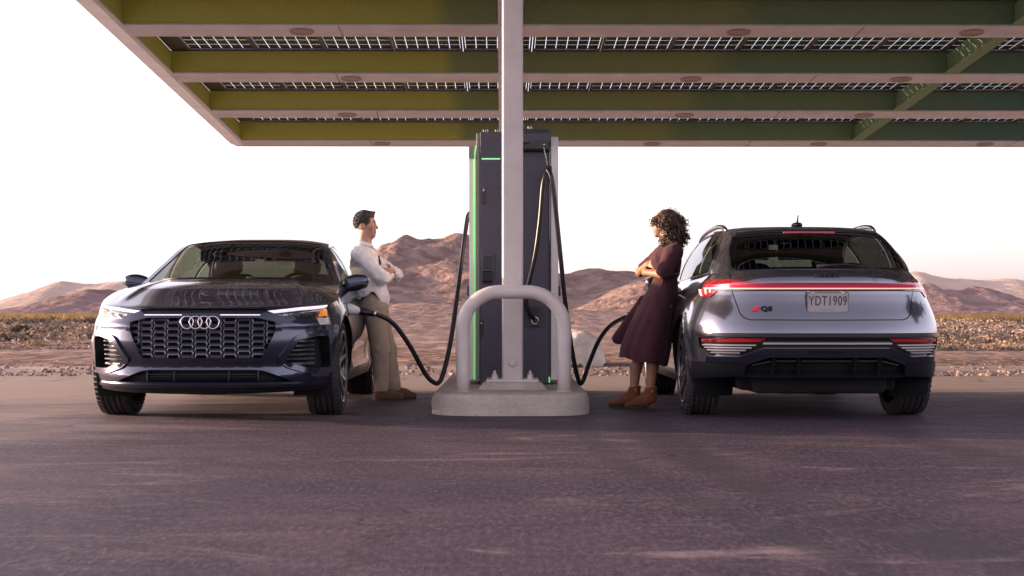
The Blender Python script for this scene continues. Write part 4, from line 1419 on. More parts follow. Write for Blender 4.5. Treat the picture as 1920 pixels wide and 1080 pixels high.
def make_car(kind, PAINT, name, label, loc, rz):
    B = Body(kind); B.setup_top()
    car = empty(name, loc, rz)
    tag(car, label, 'car', 'electric cars parked under the canopy')
    h = 0.034
    WZ, AR = 0.375, 0.412
    # ---------------- front skirt: bumper, wings, front doors
    yS = 1.66
    sM = B.ys(yS, 0.6)
    ssm = np.linspace(-sM, sM, 220)
    outer = [(s, float(B.zb(abs(s)))) for s in ssm] + [(s, float(B.zt(abs(s)))) for s in ssm[::-1]]
    oct_o = round_poly([(-0.41, 0.795), (-0.552, 0.742), (-0.548, 0.652), (-0.452, 0.438), (0.452, 0.438), (0.548, 0.652), (0.552, 0.742), (0.41, 0.795)], 0.03)
    oct_i = round_poly([(-0.40, 0.762), (-0.530, 0.733), (-0.526, 0.660), (-0.436, 0.474), (0.436, 0.474), (0.526, 0.660), (0.530, 0.733), (0.40, 0.762)], 0.02)
    top_slot = round_poly([(-0.44, 0.800), (0.44, 0.800), (0.47, 0.832), (-0.47, 0.832)], 0.01)
    lampR = round_poly([(0.462, 0.822), (0.70, 0.8545), (0.874, 0.872), (0.893, 0.80), (0.896, 0.716), (0.828, 0.712), (0.802, 0.768), (0.62, 0.757)], 0.012)
    intkR = round_poly([(0.588, 0.458), (0.685, 0.600), (0.80, 0.630), (0.872, 0.628), (0.880, 0.392), (0.74, 0.392), (0.63, 0.424)], 0.022)
    intoR = round_poly([(0.535, 0.455), (0.665, 0.628), (0.79, 0.668), (0.905, 0.672), (0.917, 0.350), (0.73, 0.352), (0.60, 0.395)], 0.03)
    lowi = round_poly([(-0.66, 0.292), (-0.45, 0.376), (-0.38, 0.384), (0.38, 0.384), (0.45, 0.376), (0.66, 0.292)], 0.02)
    archF = [(B.ys(y, z), z) for y, z in circ((0, WZ), AR)]
    fr = B.fr
    R_ = []      # (key, polygon)
    seamw = 0.0055
    # shut lines: door front edge, bonnet/wing, bumper/wing
    for sgn in (1, -1):
        def sd(p): return [(sgn * B.ys(y, z), z) for y, z in p]
        R_.append(('door', sd(resample([(0.62, 0.30), (0.60, 0.50), (0.60, 0.80), (0.68, 1.035), (yS - 0.006, 1.05), (yS - 0.006, 0.30)], 0.05))))
        R_.append(('sill', sd(resample([(0.50, 0.236), (0.50, 0.335), (yS, 0.335), (yS, 0.236)], 0.06))))
        R_.append(('gap', stroke(sd(resample([(0.66, 0.34), (0.605, 0.50), (0.605, 0.82), (0.70, 1.04)], 0.05, False)), seamw)))
        R_.append(('gap', stroke(sd([(-0.34, 0.868), (-0.345, 0.80), (-0.375, 0.70), (-0.40, 0.62), (-0.385, 0.55)]), seamw)))
    for p in (lampR, mir(lampR)): R_.append(('lamp', fr(p)))
    for p in (intoR, mir(intoR)): R_.append(('intake_surround', fr(p)))
    for p in (intkR, mir(intkR)): R_.append(('hole', fr(p)))
    R_.append(('top_slot', fr(top_slot)))
    R_.append(('grille_frame', fr(oct_o)))
    R_.append(('hole', fr(oct_i)))
    R_.append(('lowi', fr(lowi)))
    R_.append(('arch', archF)); R_.append(('arch', mir(archF)))
    d = cut_patch(B.S, outer, [p for _, p in R_], h, 1.0)
    def key(k): return 'body' if k < 0 else R_[k][0]
    def merged(dd, want, RR, side=None):
        V, F, N = [], [], []; b = 0
        for k, (v, f, n) in dd.items():
            if ('body' if k < 0 else RR[k][0]) not in want: continue
            if side is not None and np.sign(v[:, 0].mean()) != side: continue
            V.append(v); F.append(f + b); N.append(n); b += len(v)
        return np.concatenate(V), np.concatenate(F), np.concatenate(N)
    body = shell('front_body', merged(d, ('body',), R_), PAINT, car)
    for k in d:
        if key(k) == 'gap': shell('panel_gap', d[k], M_CAVITY, body, -0.006)
    doors = {}
    for sgn in (1, -1):
        doors[('f', sgn)] = shell('front_door', merged(d, ('door',), R_, sgn), PAINT, car)
        shell('sill_trim', merged(d, ('sill',), R_, sgn), M_TRIM, car, 0.003)
    for k in range(len(R_)):
        if R_[k][0] == 'intake_surround' and k in d:
            o = shell('intake_surround', d[k], PAINT, car, 0.020)
            v, f = rim(B.S, R_[k][1], 1.0, 0.0, 0.020); MB().add(v, f, False).build('surround_edge', PAINT, o)
    # ---- grille
    gfk = [k for k in range(len(R_)) if R_[k][0] == 'grille_frame'][0]
    gf = shell('grille_frame', d[gfk], M_BLUEFRAME if kind != 'suv' else M_GLOSSBLK, car, 0.016)
    m = MB()
    v, f = rim(B.S, fr(oct_o), 1.0, -0.002, 0.016); m.add(v, f, True)
    v, f = rim(B.S, fr(oct_i), 1.0, 0.016, -0.045); m.add(v, f, True)
    m.build('frame_edge', M_SATIN, gf)
    m = MB()                                   # lattice of elongated hexagons in staggered columns
    cw, ch = 0.1130, 0.0470
    def lat(x, z, off):
        s = fr([(x, z)])
        p = np.array(s); P = B.S(p[:, 0], p[:, 1])[0]; N = sgrad(B.S, p, 1.0)[0]
        return P + N * off
    for ci in range(-5, 6):
        for ri in range(-1, 8):
            x = ci * cw * 0.92; z = 0.478 + ri * ch + (ch / 2 if ci % 2 else 0)
            zz = np.array([[x, z + 0.002]])
            cen_ok = inside(oct_o, np.array([[x, z], [x * 0.93, z]])).all()
            if not cen_ok: continue
            hw_, hh = cw * 0.46, ch * 0.5
            oc = [(x - hw_, z), (x - hw_ * 0.80, z - hh), (x + hw_ * 0.80, z - hh), (x + hw_, z), (x + hw_ * 0.80, z + hh), (x - hw_ * 0.80, z + hh)]
            ic = [(x - hw_ * 0.80, z), (x - hw_ * 0.66, z - hh * 0.58), (x + hw_ * 0.66, z - hh * 0.58), (x + hw_ * 0.80, z), (x + hw_ * 0.66, z + hh * 0.58), (x - hw_ * 0.66, z + hh * 0.58)]
            V = [lat(a, c, -0.020) for a, c in oc] + [lat(a, c, -0.012) for a, c in ic] + [lat(a, c, -0.045) for a, c in ic]
            F = [(i, (i + 1) % 6, 6 + (i + 1) % 6, 6 + i) for i in range(6)] + [(6 + i, 6 + (i + 1) % 6, 12 + (i + 1) % 6, 12 + i) for i in range(6)]
            m.add(V, F, False)
    m.build('grille_lattice', M_GRILLE, car)
    pad('grille_backing', B.S, fr([(a * 1.03, c) for a, c in oct_i]), 1.0, -0.10, -0.055, M_CAVITY, car, 0.06)
    # slot and light strip above the grille
    sk_ = [k for k in range(len(R_)) if R_[k][0] == 'top_slot'][0]
    shell('bonnet_gap', d[sk_], M_CAVITY, car, -0.012)
    for sgn in (1, -1):
        pad('light_strip', B.S, fr([(sgn * q, z) for q, z in ((0.14, 0.7785), (0.42, 0.7785), (0.418, 0.7825), (0.14, 0.7825))]), 1.0, 0.014, 0.021, M_DRL, car, 0.05)
    # emblem rings
    pN = lat(0, 0.735, 0.02)
    for i in range(4):
        m = MB()
        cc_ = (-0.0945 + 0.063 * i, pN[1] - 0.012 - 0.002 * (i % 2), 0.733)
        pr = [(0.0455 + 0.0065 * math.cos(a), 0.006 * math.sin(a)) for a in np.linspace(0, 2 * math.pi, 9)]
        m.lathe(pr, 36, 'Y', cc_)
        m.build('emblem_ring', M_CHROME, car, fix=True)
    text_mesh('badge_text', 'QUATTRO', 0.026, M_BADGE, car, tuple(lat(0.04, 0.457, 0.0175)), (R(90) + 0.03, 0, 0), 0.002, sx=1.5, space=1.25)
    # lower intake
    lk = [k for k in range(len(R_)) if R_[k][0] == 'lowi'][0]
    shell('lower_intake', d[lk], M_CAVITY, car, -0.05)
    v, f = rim(B.S, fr(lowi), 1.0, 0.003, -0.05); MB().add(v, f, True).build('intake_edge', PAINT, car)
    for z in (0.308, 0.330, 0.352):
        w_ = 0.40
        pad('intake_bar', B.S, fr([(-w_, z), (w_, z), (w_, z + 0.006), (-w_, z + 0.006)]), 1.0, -0.045, -0.022, M_TRIM, car, 0.08)
    for xb in (-0.41, -0.20, 0.20, 0.41):
        pad('intake_divider', B.S, fr([(xb - 0.006, 0.298), (xb + 0.006, 0.298), (xb + 0.006, 0.378), (xb - 0.006, 0.378)]), 1.0, -0.045, -0.012, M_TRIM, car, 0.05)
    # splitter lip
    lip = [(x, 0.262) for x in np.linspace(-0.86, 0.86, 30)] + [(x, 0.282) for x in np.linspace(0.86, -0.86, 30)]
    pad('splitter_lip', B.S, fr(lip), 1.0, 0.0, 0.014, PAINT, car, 0.05)
    chin = [(x, 0.208 + 0.03 * abs(x) ** 2) for x in np.linspace(-0.86, 0.86, 30)] + [(x, 0.258) for x in np.linspace(0.86, -0.86, 30)]
    pad('chin_skirt', B.S, fr(chin), 1.0, 0.0, 0.006, M_TRIM, car, 0.05)
    # ---- corner intakes with slats
    for sgn, ip in ((1, intkR), (-1, mir(intkR))):
        v, f = rim(B.S, fr(ip), 1.0, 0.021, -0.075)
        it = MB().add(v, f, True).build('corner_intake', M_TRIM, car)
        pad('intake_back', B.S, fr(ip), 1.0, -0.12, -0.070, M_CAVITY, it, 0.06)
        for i in range(6):
            z = 0.415 + 0.034 * i
            x0 = 0.600 + 0.72 * max(0.0, z - 0.455) * 0.95 + (0.03 if z < 0.44 else 0)
            sl = [(x0 + 0.012, z), (0.80, z + 0.004), (0.80, z + 0.015), (x0 + 0.012, z + 0.012)]
            if sgn < 0: sl = mir(sl)
            pad('slat', B.S, fr(sl), 1.0, -0.06, -0.012, M_GRILLE, it, 0.05)
        ol = round_poly([(0.588 - 0.008, 0.455), (0.682, 0.606), (0.80, 0.638), (0.876, 0.636), (0.884, 0.385), (0.74, 0.385), (0.628, 0.416)], 0.022)
    # ---- headlamps
    for sgn, lp in ((1, lampR), (-1, mir(lampR))):
        lpd = fr(lp)
        v, f = rim(B.S, lpd, 1.0, 0.0, -0.055)
        hl = MB().add(v, f, True).build('headlamp', M_TRIM, car)
        pad('lamp_back', B.S, lpd, 1.0, -0.09, -0.05, M_GLOSSBLK, hl, 0.04)
        def q(poly): return fr([(sgn * a, c) for a, c in (poly if sgn > 0 else poly)])
        pad('daylight_strip', B.S, q([(0.475, 0.8125), (0.70, 0.8405), (0.868, 0.858), (0.866, 0.869), (0.70, 0.8515), (0.472, 0.822)]), 1.0, -0.03, -0.006, M_DRL, hl, 0.04)
        for a, w_ in ((0.575, 0.050), (0.655, 0.052), (0.735, 0.052)):
            c0_ = lat(sgn * (a + 0.02), 0.802, -0.03)
            zc = 0.790 + 0.11 * (a - 0.5) * 0.5
            pad('lamp_module', B.S, q(round_poly([(a, zc - 0.014), (a + w_, zc - 0.012), (a + w_, zc + 0.018), (a, zc + 0.014)], 0.006)), 1.0, -0.05, -0.018, M_LAMPIN, hl, 0.03)
            pad('lamp_lens', B.S, q(round_poly([(a + 0.008, zc - 0.007), (a + w_ - 0.008, zc - 0.006), (a + w_ - 0.008, zc + 0.010), (a + 0.008, zc + 0.008)], 0.005)), 1.0, -0.018, -0.012, M_CHROME, hl, 0.03)
        pad('indicator', B.S, q([(0.846, 0.786), (0.872, 0.786), (0.869, 0.842), (0.854, 0.841)]), 1.0, -0.05, -0.012, M_AMBER, hl, 0.03)
        for i in range(4):
            z = 0.7195 + 0.0135 * i
            x0 = 0.832 - 0.006 * i
            pad('daylight_segment', B.S, q([(x0, z), (0.890, z + 0.001), (0.890, z + 0.0085), (x0 - 0.003, z + 0.0075)]), 1.0, -0.05, -0.008, M_DRLDIM, hl, 0.04)
        g = cut_patch(B.S, lpd, [], 0.03, 1.0)[-1]
        shell('lamp_cover', g, M_LENS, hl, 0.001)
    # ---------------- rear skirt
    sR = B.L - sM
    ssr = np.linspace(-sR, sR, 200)
    zbR = lambda s: float(B.zb(B.L - abs(s))); ztR = lambda s: float(B.zt(B.L - abs(s)))
    outer = [(s, zbR(s)) for s in ssr] + [(s, ztR(s)) for s in ssr[::-1]]
    rr = B.rr
    barh = [(0.80 * 0.955, 0.962), (0.806, 0.920), (0.858, 0.925), (0.838, 0.99), (0.808, 1.045), (0.78, 1.054), (0.66, 1.050), (0.58, 1.032), (0.50, 1.022)]
    bar = [(-a, z) for a, z in reversed(barh)] + barh
    insert = round_poly([(-0.90, 0.622), (0.90, 0.622), (0.885, 0.545), (0.80, 0.487), (0.62, 0.492), (0.47, 0.548), (-0.47, 0.548), (-0.62, 0.492), (-0.80, 0.487), (-0.885, 0.545)], 0.012)
    diff = round_poly([(-0.60, 0.330), (-0.58, 0.425), (-0.42, 0.478), (0.42, 0.478), (0.58, 0.425), (0.60, 0.330)], 0.02)
    archR = [(B.L - B.ys(y, z), z) for y, z in circ((2.93, WZ), AR)]
    Q_ = []
    for sgn in (1, -1):
        def sdr(p): return [(sgn * (B.L - B.ys(y, z)), z) for y, z in p]
        Q_.append(('door', sdr(resample([(yS + 0.006, 0.30), (yS + 0.006, 1.05), (2.72, 1.075), (2.60, 0.86), (2.45, 0.62), (2.40, 0.30)], 0.05))))
        Q_.append(('sill', sdr(resample([(yS, 0.236), (yS, 0.335), (2.45, 0.335), (2.45, 0.236)], 0.06))))
        Q_.append(('gap', stroke(sdr(resample([(2.74, 1.06), (2.60, 0.86), (2.47, 0.66)], 0.05, False)), seamw)))
        tg = [(0.672 * sgn, 1.10), (0.668 * sgn, 0.96), (0.625 * sgn, 0.80), (0.600 * sgn, 0.768), (0.56 * sgn, 0.752), (0.0, 0.750)]
        Q_.append(('gap', stroke(rr(resample(tg, 0.05, False)), 0.007)))
    Q_.append(('light_bar', rr(resample(bar, 0.05))))
    Q_.append(('insert', rr(resample(insert, 0.06))))
    Q_.append(('diffuser', rr(resample(diff, 0.06))))
    Q_.append(('lower', rr(resample([(-0.93, 0.30), (-0.93, 0.435), (-0.80, 0.437), (-0.62, 0.440), (-0.585, 0.430), (-0.60, 0.330), (-0.60, 0.28)], 0.05))))
    Q_.append(('lower', rr(resample([(0.60, 0.28), (0.60, 0.330), (0.585, 0.430), (0.62, 0.440), (0.80, 0.437), (0.93, 0.435), (0.93, 0.30)], 0.05))))
    Q_.append(('arch', archR)); Q_.append(('arch', mir(archR)))
    d2 = cut_patch(B.SR, outer, [p for _, p in Q_], h, -1.0)
    rb = shell('rear_body', merged(d2, ('body',), Q_), PAINT, car)
    for k in d2:
        if k >= 0 and Q_[k][0] == 'gap': shell('panel_gap', d2[k], M_CAVITY, rb, -0.006)
    for sgn in (1, -1):
        doors[('r', sgn)] = shell('rear_door', merged(d2, ('door',), Q_, sgn), PAINT, car)
        shell('sill_trim', merged(d2, ('sill',), Q_, sgn), M_TRIM, car, 0.003)
        for yy in (1.36, 2.33):       # door handles
            zz = 0.925 + 0.012 * (yy > 2)
            fn = (lambda P: [(sgn * B.ys(y, z), z) for y, z in P])
            pl = round_poly([(yy, zz - 0.014), (yy + 0.20, zz - 0.012), (yy + 0.20, zz + 0.014), (yy, zz + 0.014)], 0.012)
            pad('door_handle', B.S, fn(pl), 1.0, -0.004, 0.030, PAINT, doors[('f' if yy < 2 else 'r', sgn)], 0.03)
    for sgn in (1, -1): shell('lower_bumper', merged(d2, ('lower',), Q_, sgn), M_TRIM, car, 0.004)
    ik = [k for k in range(len(Q_)) if Q_[k][0] == 'insert'][0]
    ins = shell('bumper_insert', d2[ik], M_GLOSSBLK, car, -0.020)
    v, f = rim(B.SR, rr(resample(insert, 0.05)), -1.0, 0.002, -0.020); MB().add(v, f, True).build('insert_edge', M_GLOSSBLK, ins)
    dk = [k for k in range(len(Q_)) if Q_[k][0] == 'diffuser'][0]
    dfo = shell('diffuser', d2[dk], M_CAVITY, car, -0.06)
    v, f = rim(B.SR, rr(resample(diff, 0.05)), -1.0, 0.002, -0.06); MB().add(v, f, True).build('diffuser_edge', M_TRIM, dfo)
    for xb in (-0.39, -0.205, 0.205, 0.39):
        pad('diffuser_fin', B.SR, rr([(xb - 0.012, 0.345), (xb + 0.012, 0.345), (xb + 0.012, 0.470), (xb - 0.012, 0.470)]), -1.0, -0.06, -0.004, M_TRIM, dfo, 0.05)
    segs = [(-0.54, -0.41), (-0.37, -0.225), (-0.185, 0.185), (0.225, 0.37), (0.41, 0.54)]
    for a, c in segs:
        drop = lambda x: 0.452 - (0.22 * (abs(x) - 0.40) if abs(x) > 0.40 else 0)
        pad('diffuser_blade', B.SR, rr(resample([(a, drop(a) - 0.012), (c, drop(c) - 0.012), (c, drop(c)), (a, drop(a))], 0.05)), -1.0, -0.05, -0.012, M_SATIN, dfo, 0.05)
    # bumper slats and reflectors
    for i, z in enumerate((0.556, 0.574, 0.600)):
        pad('insert_bar', B.SR, rr(resample([(-0.47, z), (0.47, z), (0.47, z + (0.012 if i == 1 else 0.006)), (-0.47, z + (0.012 if i == 1 else 0.006))], 0.08)), -1.0, -0.020, 0.004 if i == 1 else -0.012, M_SLATBR if i == 1 else M_TRIM, ins, 0.06)
    for sgn in (1, -1):
        pl = [(0.49, 0.590), (0.88, 0.584), (0.885, 0.610), (0.45, 0.612)]
        if sgn < 0: pl = mir(pl)
        pad('reflector', B.SR, rr(resample(pl, 0.05)), -1.0, -0.020, -0.004, M_REFLECT, ins, 0.05)
        for i, (z, a, c) in enumerate(((0.566, 0.52, 0.875), (0.547, 0.55, 0.862), (0.528, 0.59, 0.845), (0.509, 0.63, 0.825))):
            pl = [(a, z - 0.004), (c, z - 0.004), (c, z + 0.004), (a, z + 0.004)]
            if sgn < 0: pl = mir(pl)
            pad('insert_slat', B.SR, rr(resample(pl, 0.06)), -1.0, -0.020, 0.001, M_SLATBR, ins, 0.06)
    # painted blade under the insert
    bl1 = [(x, 0.545 - (0.0 if abs(x) < 0.47 else min(0.060, (abs(x) - 0.47) * 0.40))) for x in np.linspace(-0.84, 0.84, 40)]
    bl2 = [(x, 0.488 - (0.0 if abs(x) < 0.44 else min(0.045, (abs(x) - 0.44) * 0.30))) for x in np.linspace(0.84, -0.84, 40)]
    pad('bumper_blade', B.SR, rr(bl1 + bl2), -1.0, -0.004, 0.016, M_BLUEFRAME, car, 0.04)
    # bumper ridge
    rg = [(x, 0.634) for x in np.linspace(-0.90, 0.90, 40)] + [(x, 0.655) for x in np.linspace(0.90, -0.90, 40)]
    pad('bumper_ridge', B.SR, rr(rg), -1.0, 0.0, 0.012, PAINT, car, 0.04)
    # tail light bar
    bk = [k for k in range(len(Q_)) if Q_[k][0] == 'light_bar'][0]
    lb = shell('tail_light_bar', d2[bk], M_REDLENS, car, 0.006)
    v, f = rim(B.SR, rr(resample(bar, 0.05)), -1.0, 0.006, -0.02); MB().add(v, f, True).build('light_bar_edge', M_GLOSSBLK, lb)
    def barline(z0, z1, xm, o0, o1, mat, nm, zk=0.0):
        xs_ = np.linspace(-xm, xm, 40)
        pl = [(x, z0) for x in xs_] + [(x, z1) for x in xs_[::-1]]
        pad(nm, B.SR, rr(pl), -1.0, o0, o1, mat, lb, 0.05)
    barline(0.996, 1.012, 0.818, 0.004, 0.010, M_REDGLOW, 'light_guide')
    barline(0.9825, 0.9905, 0.826, 0.004, 0.012, M_REDHOT, 'led_line')
    barline(0.964, 0.974, 0.74, 0.004, 0.009, M_GLOSSBLK, 'light_bar_trim')
    for sgn in (1, -1):
        for i in range(5):
            a = 0.852 - 0.012 * i
            pl = [(a - 0.007, 0.930 + 0.006 * i), (a, 0.930 + 0.006 * i), (a - 0.004, 0.980), (a - 0.011, 0.980)]
            if sgn < 0: pl = mir(pl)
            pad('tail_segment', B.SR, rr(pl), -1.0, 0.004, 0.011, M_REDHOT if i % 2 == 0 else M_REDGLOW, lb, 0.03)
    # number plate in its recess
    yp = float(B.SR(np.array([0.0]), np.array([0.88]))[0, 1])
    if kind == 'suv':
        tilt = R(90) - 0.10
        plate = MB(); plate.prism(rrect(0, 0, 0.153, 0.0765, 0.014), 0.0, 0.004)
        pl_o = plate.build('number_plate', M_PLATE, car); pl_o.location = (0, yp + 0.026, 0.880); pl_o.rotation_euler = (R(90) + 0.06, 0, R(180))
        rimm = MB()
        a_, b2_ = rrect(0, 0, 0.153, 0.0765, 0.014), rrect(0, 0, 0.145, 0.0685, 0.010)
        k_ = len(a_)
        rimm.add([(p[0], p[1], 0.0055) for p in a_] + [(p[0], p[1], 0.0055) for p in b2_] + [(p[0], p[1], 0.004) for p in b2_], [(i, (i + 1) % k_, k_ + (i + 1) % k_, k_ + i) for i in range(k_)] + [(k_ + i, k_ + (i + 1) % k_, 2 * k_ + (i + 1) % k_, 2 * k_ + i) for i in range(k_)])
        rimm.build('plate_rim', M_SATIN, pl_o)
        text_mesh('plate_number', 'YDT1909', 0.098, M_PLATETXT, pl_o, (0.0, 0.008, 0.0045), (0, 0, 0), 0.0012, sx=0.66, space=1.12, bold=0.0012)
        m = MB(); m.box((0, -0.056, 0.0045), (0.10, 0.002, 0.001)); m.build('plate_line', M_PLATETXT, pl_o)
        for sx_ in (-0.11, 0.11):
            m = MB(); m.lathe([(0.0, 0.008), (0.006, 0.008), (0.009, 0.004)], 10, 'Z', (sx_, 0.066, 0)); m.build('plate_screw', M_CHROME, pl_o)
        def at(x, z, o):
            p = np.array(rr([(x, z)])); P = B.SR(p[:, 0], p[:, 1])[0]; N = sgrad(B.SR, p, -1.0)[0]
            return P + N * o
        def nrm(x, z): return sgrad(B.SR, np.array(rr([(x, z)])), -1.0)[0]
        # model badge (seen from behind the car's left is +x here)
        p = at(0.440, 0.831, 0.006)
        tb_ = text_mesh('badge_text', 'Q8', 0.047, M_BADGE, car, tuple(p), (R(90) + 0.12, 0, R(180) - 0.05), 0.003, sx=1.35, bold=0.0022)
        face_out(tb_, p, nrm(0.425, 0.833))
        m = MB(); m.prism([(0.006, 0.0), (0.046, 0.0), (0.066, 0.036), (0.026, 0.036)], 0.0, 0.004)
        bd = m.build('badge_mark', M_BADGERED, car); face_out(bd, at(0.548, 0.815, 0.003), nrm(0.52, 0.833))
        for i in range(4):
            m = MB(); pr = [(0.0275 + 0.004 * math.cos(a), 0.004 * math.sin(a)) for a in np.linspace(0, 2 * math.pi, 7)]
            p = at(-0.057 + 0.038 * i, 1.068, 0.004); m.lathe(pr, 28, 'Y', (0, 0, 0)); o = m.build('emblem_ring', M_BADGE, car, fix=True); o.location = tuple(p); o.rotation_euler = (-0.55, 0, 0)
        tb_ = text_mesh('bumper_text', 'QUATTRO', 0.030, M_BADGE, car, (0, 0, 0), (0, 0, 0), 0.002, sx=1.5, space=1.25)
        face_out(tb_, at(0.02, 0.517, 0.018), nrm(0.02, 0.517))
        for sx_ in (-0.10, 0.14):
            m = MB(); m.box((0, 0, 0), (0.03, 0.02, 0.008), bev=0.003); o = m.build('plate_lamp', M_CHROME, car); o.location = (sx_, yp + 0.002, 0.957)
    # ---------------- wheel arches (returns and liners) and wheels
    for sgn in (1, -1):
        for yw, nm in ((0.0, 'f'), (2.93, 'r')):
            arc_ = [(yw + AR * math.cos(a), WZ + AR * math.sin(a)) for a in np.linspace(R(-18), R(198), 48)]
            sp_ = [(sgn * B.ys(y, max(z, 0.2)), z) for y, z in arc_]
            v, f = rim(B.S, sp_, 1.0, 0.004, -0.05, 0.04, False)
            MB().add(v, f, True).build('arch_lip', M_TRIM, car)
            m = MB(); m.lathe([(AR + 0.004, 0.90), (AR + 0.006, 0.60), (0.05, 0.595)], 40, 'X', (0, 0, 0), True, R(-30), R(210))
            o = m.build('wheel_liner', M_CAVITY, car); o.location = (0, yw, WZ); o.scale = (sgn, 1, 1)
            w = link_mesh('wheel', WH['rim'], None, car); w.location = (sgn * 0.815, yw, WZ)
            w.rotation_euler = (rng.uniform(0, 6), 0, 0 if sgn > 0 else math.pi)
            for nm2, k in (('tyre', 'tyre'), ('rim_barrel', 'barrel'), ('hub_cap', 'cap'), ('brake_disc', 'disc')):
                link_mesh(nm2, WH[k], None, w)
    m = MB()
    m.box((0, 1.45, 0.40), (1.18, 4.2, 0.36), bev=0.03); m.box((0, -0.2, 0.58), (1.14, 0.9, 0.34), bev=0.03); m.box((0, 1.45, 0.27), (1.62, 2.0, 0.12), bev=0.02); m.box((0, 3.4, 0.28), (1.0, 0.5, 0.16), bev=0.04); m.box((0, 3.05, 0.215), (0.5, 0.35, 0.08), bev=0.03)
    m.box((0, -0.15, 0.235), (1.1, 0.9, 0.06), bev=0.02)
    m.build('underbody', M_CAVITY, car)
    # ---------------- bonnet, top skin, glass
    H = B.H()
    hout = [(-0.8, 0.0), (0.8, 0.0), (0.8, 1.1), (-0.8, 1.1)]
    dh = cut_patch(H, hout, [[(-0.62, 1.055), (0.62, 1.055), (0.70, 1.1), (-0.70, 1.1)]], 0.022, 1.0)
    bon = shell('bonnet', dh[-1], PAINT, car)
    shell('cowl_panel', dh[0], M_TRIM, car, -0.006)
    TL = B.TL
    def tt(y): return float(np.interp(y, *B._yt))
    tw0, tw1 = tt(0.74) + 0.03, tt(1.54)
    ws = round_poly([(-0.566, tw0), (0.566, tw0), (0.552, tw1), (-0.552, tw1)], 0.03)
    if kind == 'suv':
        tb0, tb1 = tt(3.14) + 0.02, TL - 0.012
        bwid0, bwid1 = 0.590, 0.585
    else:
        tb0, tb1 = tt(2.90), TL - 0.10
        bwid0, bwid1 = 0.52, 0.50
    bw = round_poly([(-bwid0, tb0), (bwid0, tb0), (bwid1, tb1), (-bwid1, tb1)], 0.05)
    sunroof = round_poly([(-0.47, tw1 + 0.10), (0.47, tw1 + 0.10), (0.47, tw1 + 0.95), (-0.47, tw1 + 0.95)], 0.04)
    wband = round_poly([(-0.595, tw0 - 0.03), (0.595, tw0 - 0.03), (0.57, tw1 + 0.04), (-0.57, tw1 + 0.04)], 0.04)
    tout = [(-0.6, 0.0), (0.6, 0.0)] + [(0.6, TL)] + [(-0.6, TL)]
    dt = cut_patch(B.T, tout, [sunroof, ws, bw], 0.026, 1.0)
    shell('roof', dt[-1], PAINT, car)
    shell('sunroof', dt[0], M_GLOSSBLK, car, 0.001)
    wso = shell('windscreen', dt[1], M_GLASS, car, -0.004)
    m = MB()
    v, f = rim(B.T, ws, 1.0, 0.002, -0.012); m.add(v, f, True); m.build('screen_seal', M_TRIM, wso)
    # black printed border inside the windscreen
    def ring(poly, k, patch, off, mat, nm, par, sg=1.0, hh=0.035):
        c = np.mean(np.asarray(poly), 0)
        inner = [tuple(c + (np.asarray(p) - c) * k) for p in poly]
        dd = cut_patch(patch, poly, [inner], hh, sg)
        return shell(nm, dd[-1], mat, par, off)
    ring(ws, np.array((0.97, 0.94)), B.T, -0.007, M_CAVITY, 'screen_border', wso)
    bwo = shell('rear_window', dt[2], M_GLASSDK, car, -0.004)
    ring(bw, np.array((0.93, 0.86)), B.T, -0.007, M_CAVITY, 'window_border', bwo)
    v, f = rim(B.T, bw, 1.0, 0.002, -0.012); MB().add(v, f, True).build('window_seal', M_TRIM, bwo)
    # headliner under the roof, leaving the windows open
    hl_ = [(-0.57, tw1 + 0.03), (0.57, tw1 + 0.03), (0.57, tb0 - 0.03), (-0.57, tb0 - 0.03)]
    shell('headliner', cut_patch(B.T, hl_, [], 0.08, 1.0)[-1], M_INT, car, -0.035)
    RDp = B.RD()
    drr = cut_patch(RDp, [(-0.74, 0.0), (0.74, 0.0), (0.74, 0.3), (-0.74, 0.3)], [], 0.04, 1.0)
    shell('tailgate_shelf', drr[-1], PAINT, car)
    # ---------------- side glass
    if kind == 'suv':
        wins = [('front_side_window', [(0.94, 0.05), (1.10, 0.375), (1.30, 0.385), (1.645, 0.388), (1.645, 0.035)]),
                ('rear_side_window', [(1.725, 0.035), (1.725, 0.388), (2.60, 0.385), (2.72, 0.34), (2.70, 0.04)]),
                ('quarter_window', [(2.775, 0.045), (2.775, 0.345), (2.98, 0.325), (3.14, 0.20), (3.16, 0.055)])]
    else:
        wins = [('front_side_window', [(0.94, 0.05), (1.10, 0.375), (1.30, 0.385), (1.645, 0.388), (1.645, 0.035)]),
                ('rear_side_window', [(1.725, 0.035), (1.725, 0.388), (2.45, 0.380), (2.66, 0.33), (2.64, 0.04)]),
                ('quarter_window', [(2.72, 0.05), (2.72, 0.32), (2.90, 0.29), (3.12, 0.16), (3.12, 0.06)])]
    yA = float(B.cy(np.array([0.0]))[0]) + 0.004; yE = float(B.cy(np.array([TL]))[0]) - 0.004
    for sgn in (1, -1):
        G = B.Gs(sgn)
        go = [(yA, 0.0), (yE, 0.0), (yE, 0.42), (yA, 0.42)]
        ps = [round_poly(p, 0.03) for _, p in wins]
        day = round_poly([(0.86, 0.022), (1.06, 0.398), (1.3, 0.407), (wins[2][1][2][0] - 0.05, wins[2][1][1][1] + 0.045), (wins[2][1][3][0] + 0.06, wins[2][1][3][1] + 0.03), (wins[2][1][4][0] + 0.06, 0.024)], 0.04)
        cday = np.mean(np.asarray(day), 0)
        day2 = [tuple(cday + (np.asarray(p) - cday) * np.array((0.992, 0.955))) for p in day]
        dg = cut_patch(G, go, [day, day2] + ps, 0.035, sgn * 1.0)
        shell('side_frame', dg[-1], PAINT, car)
        shell('window_trim', dg[0], M_SATIN, car, 0.003)
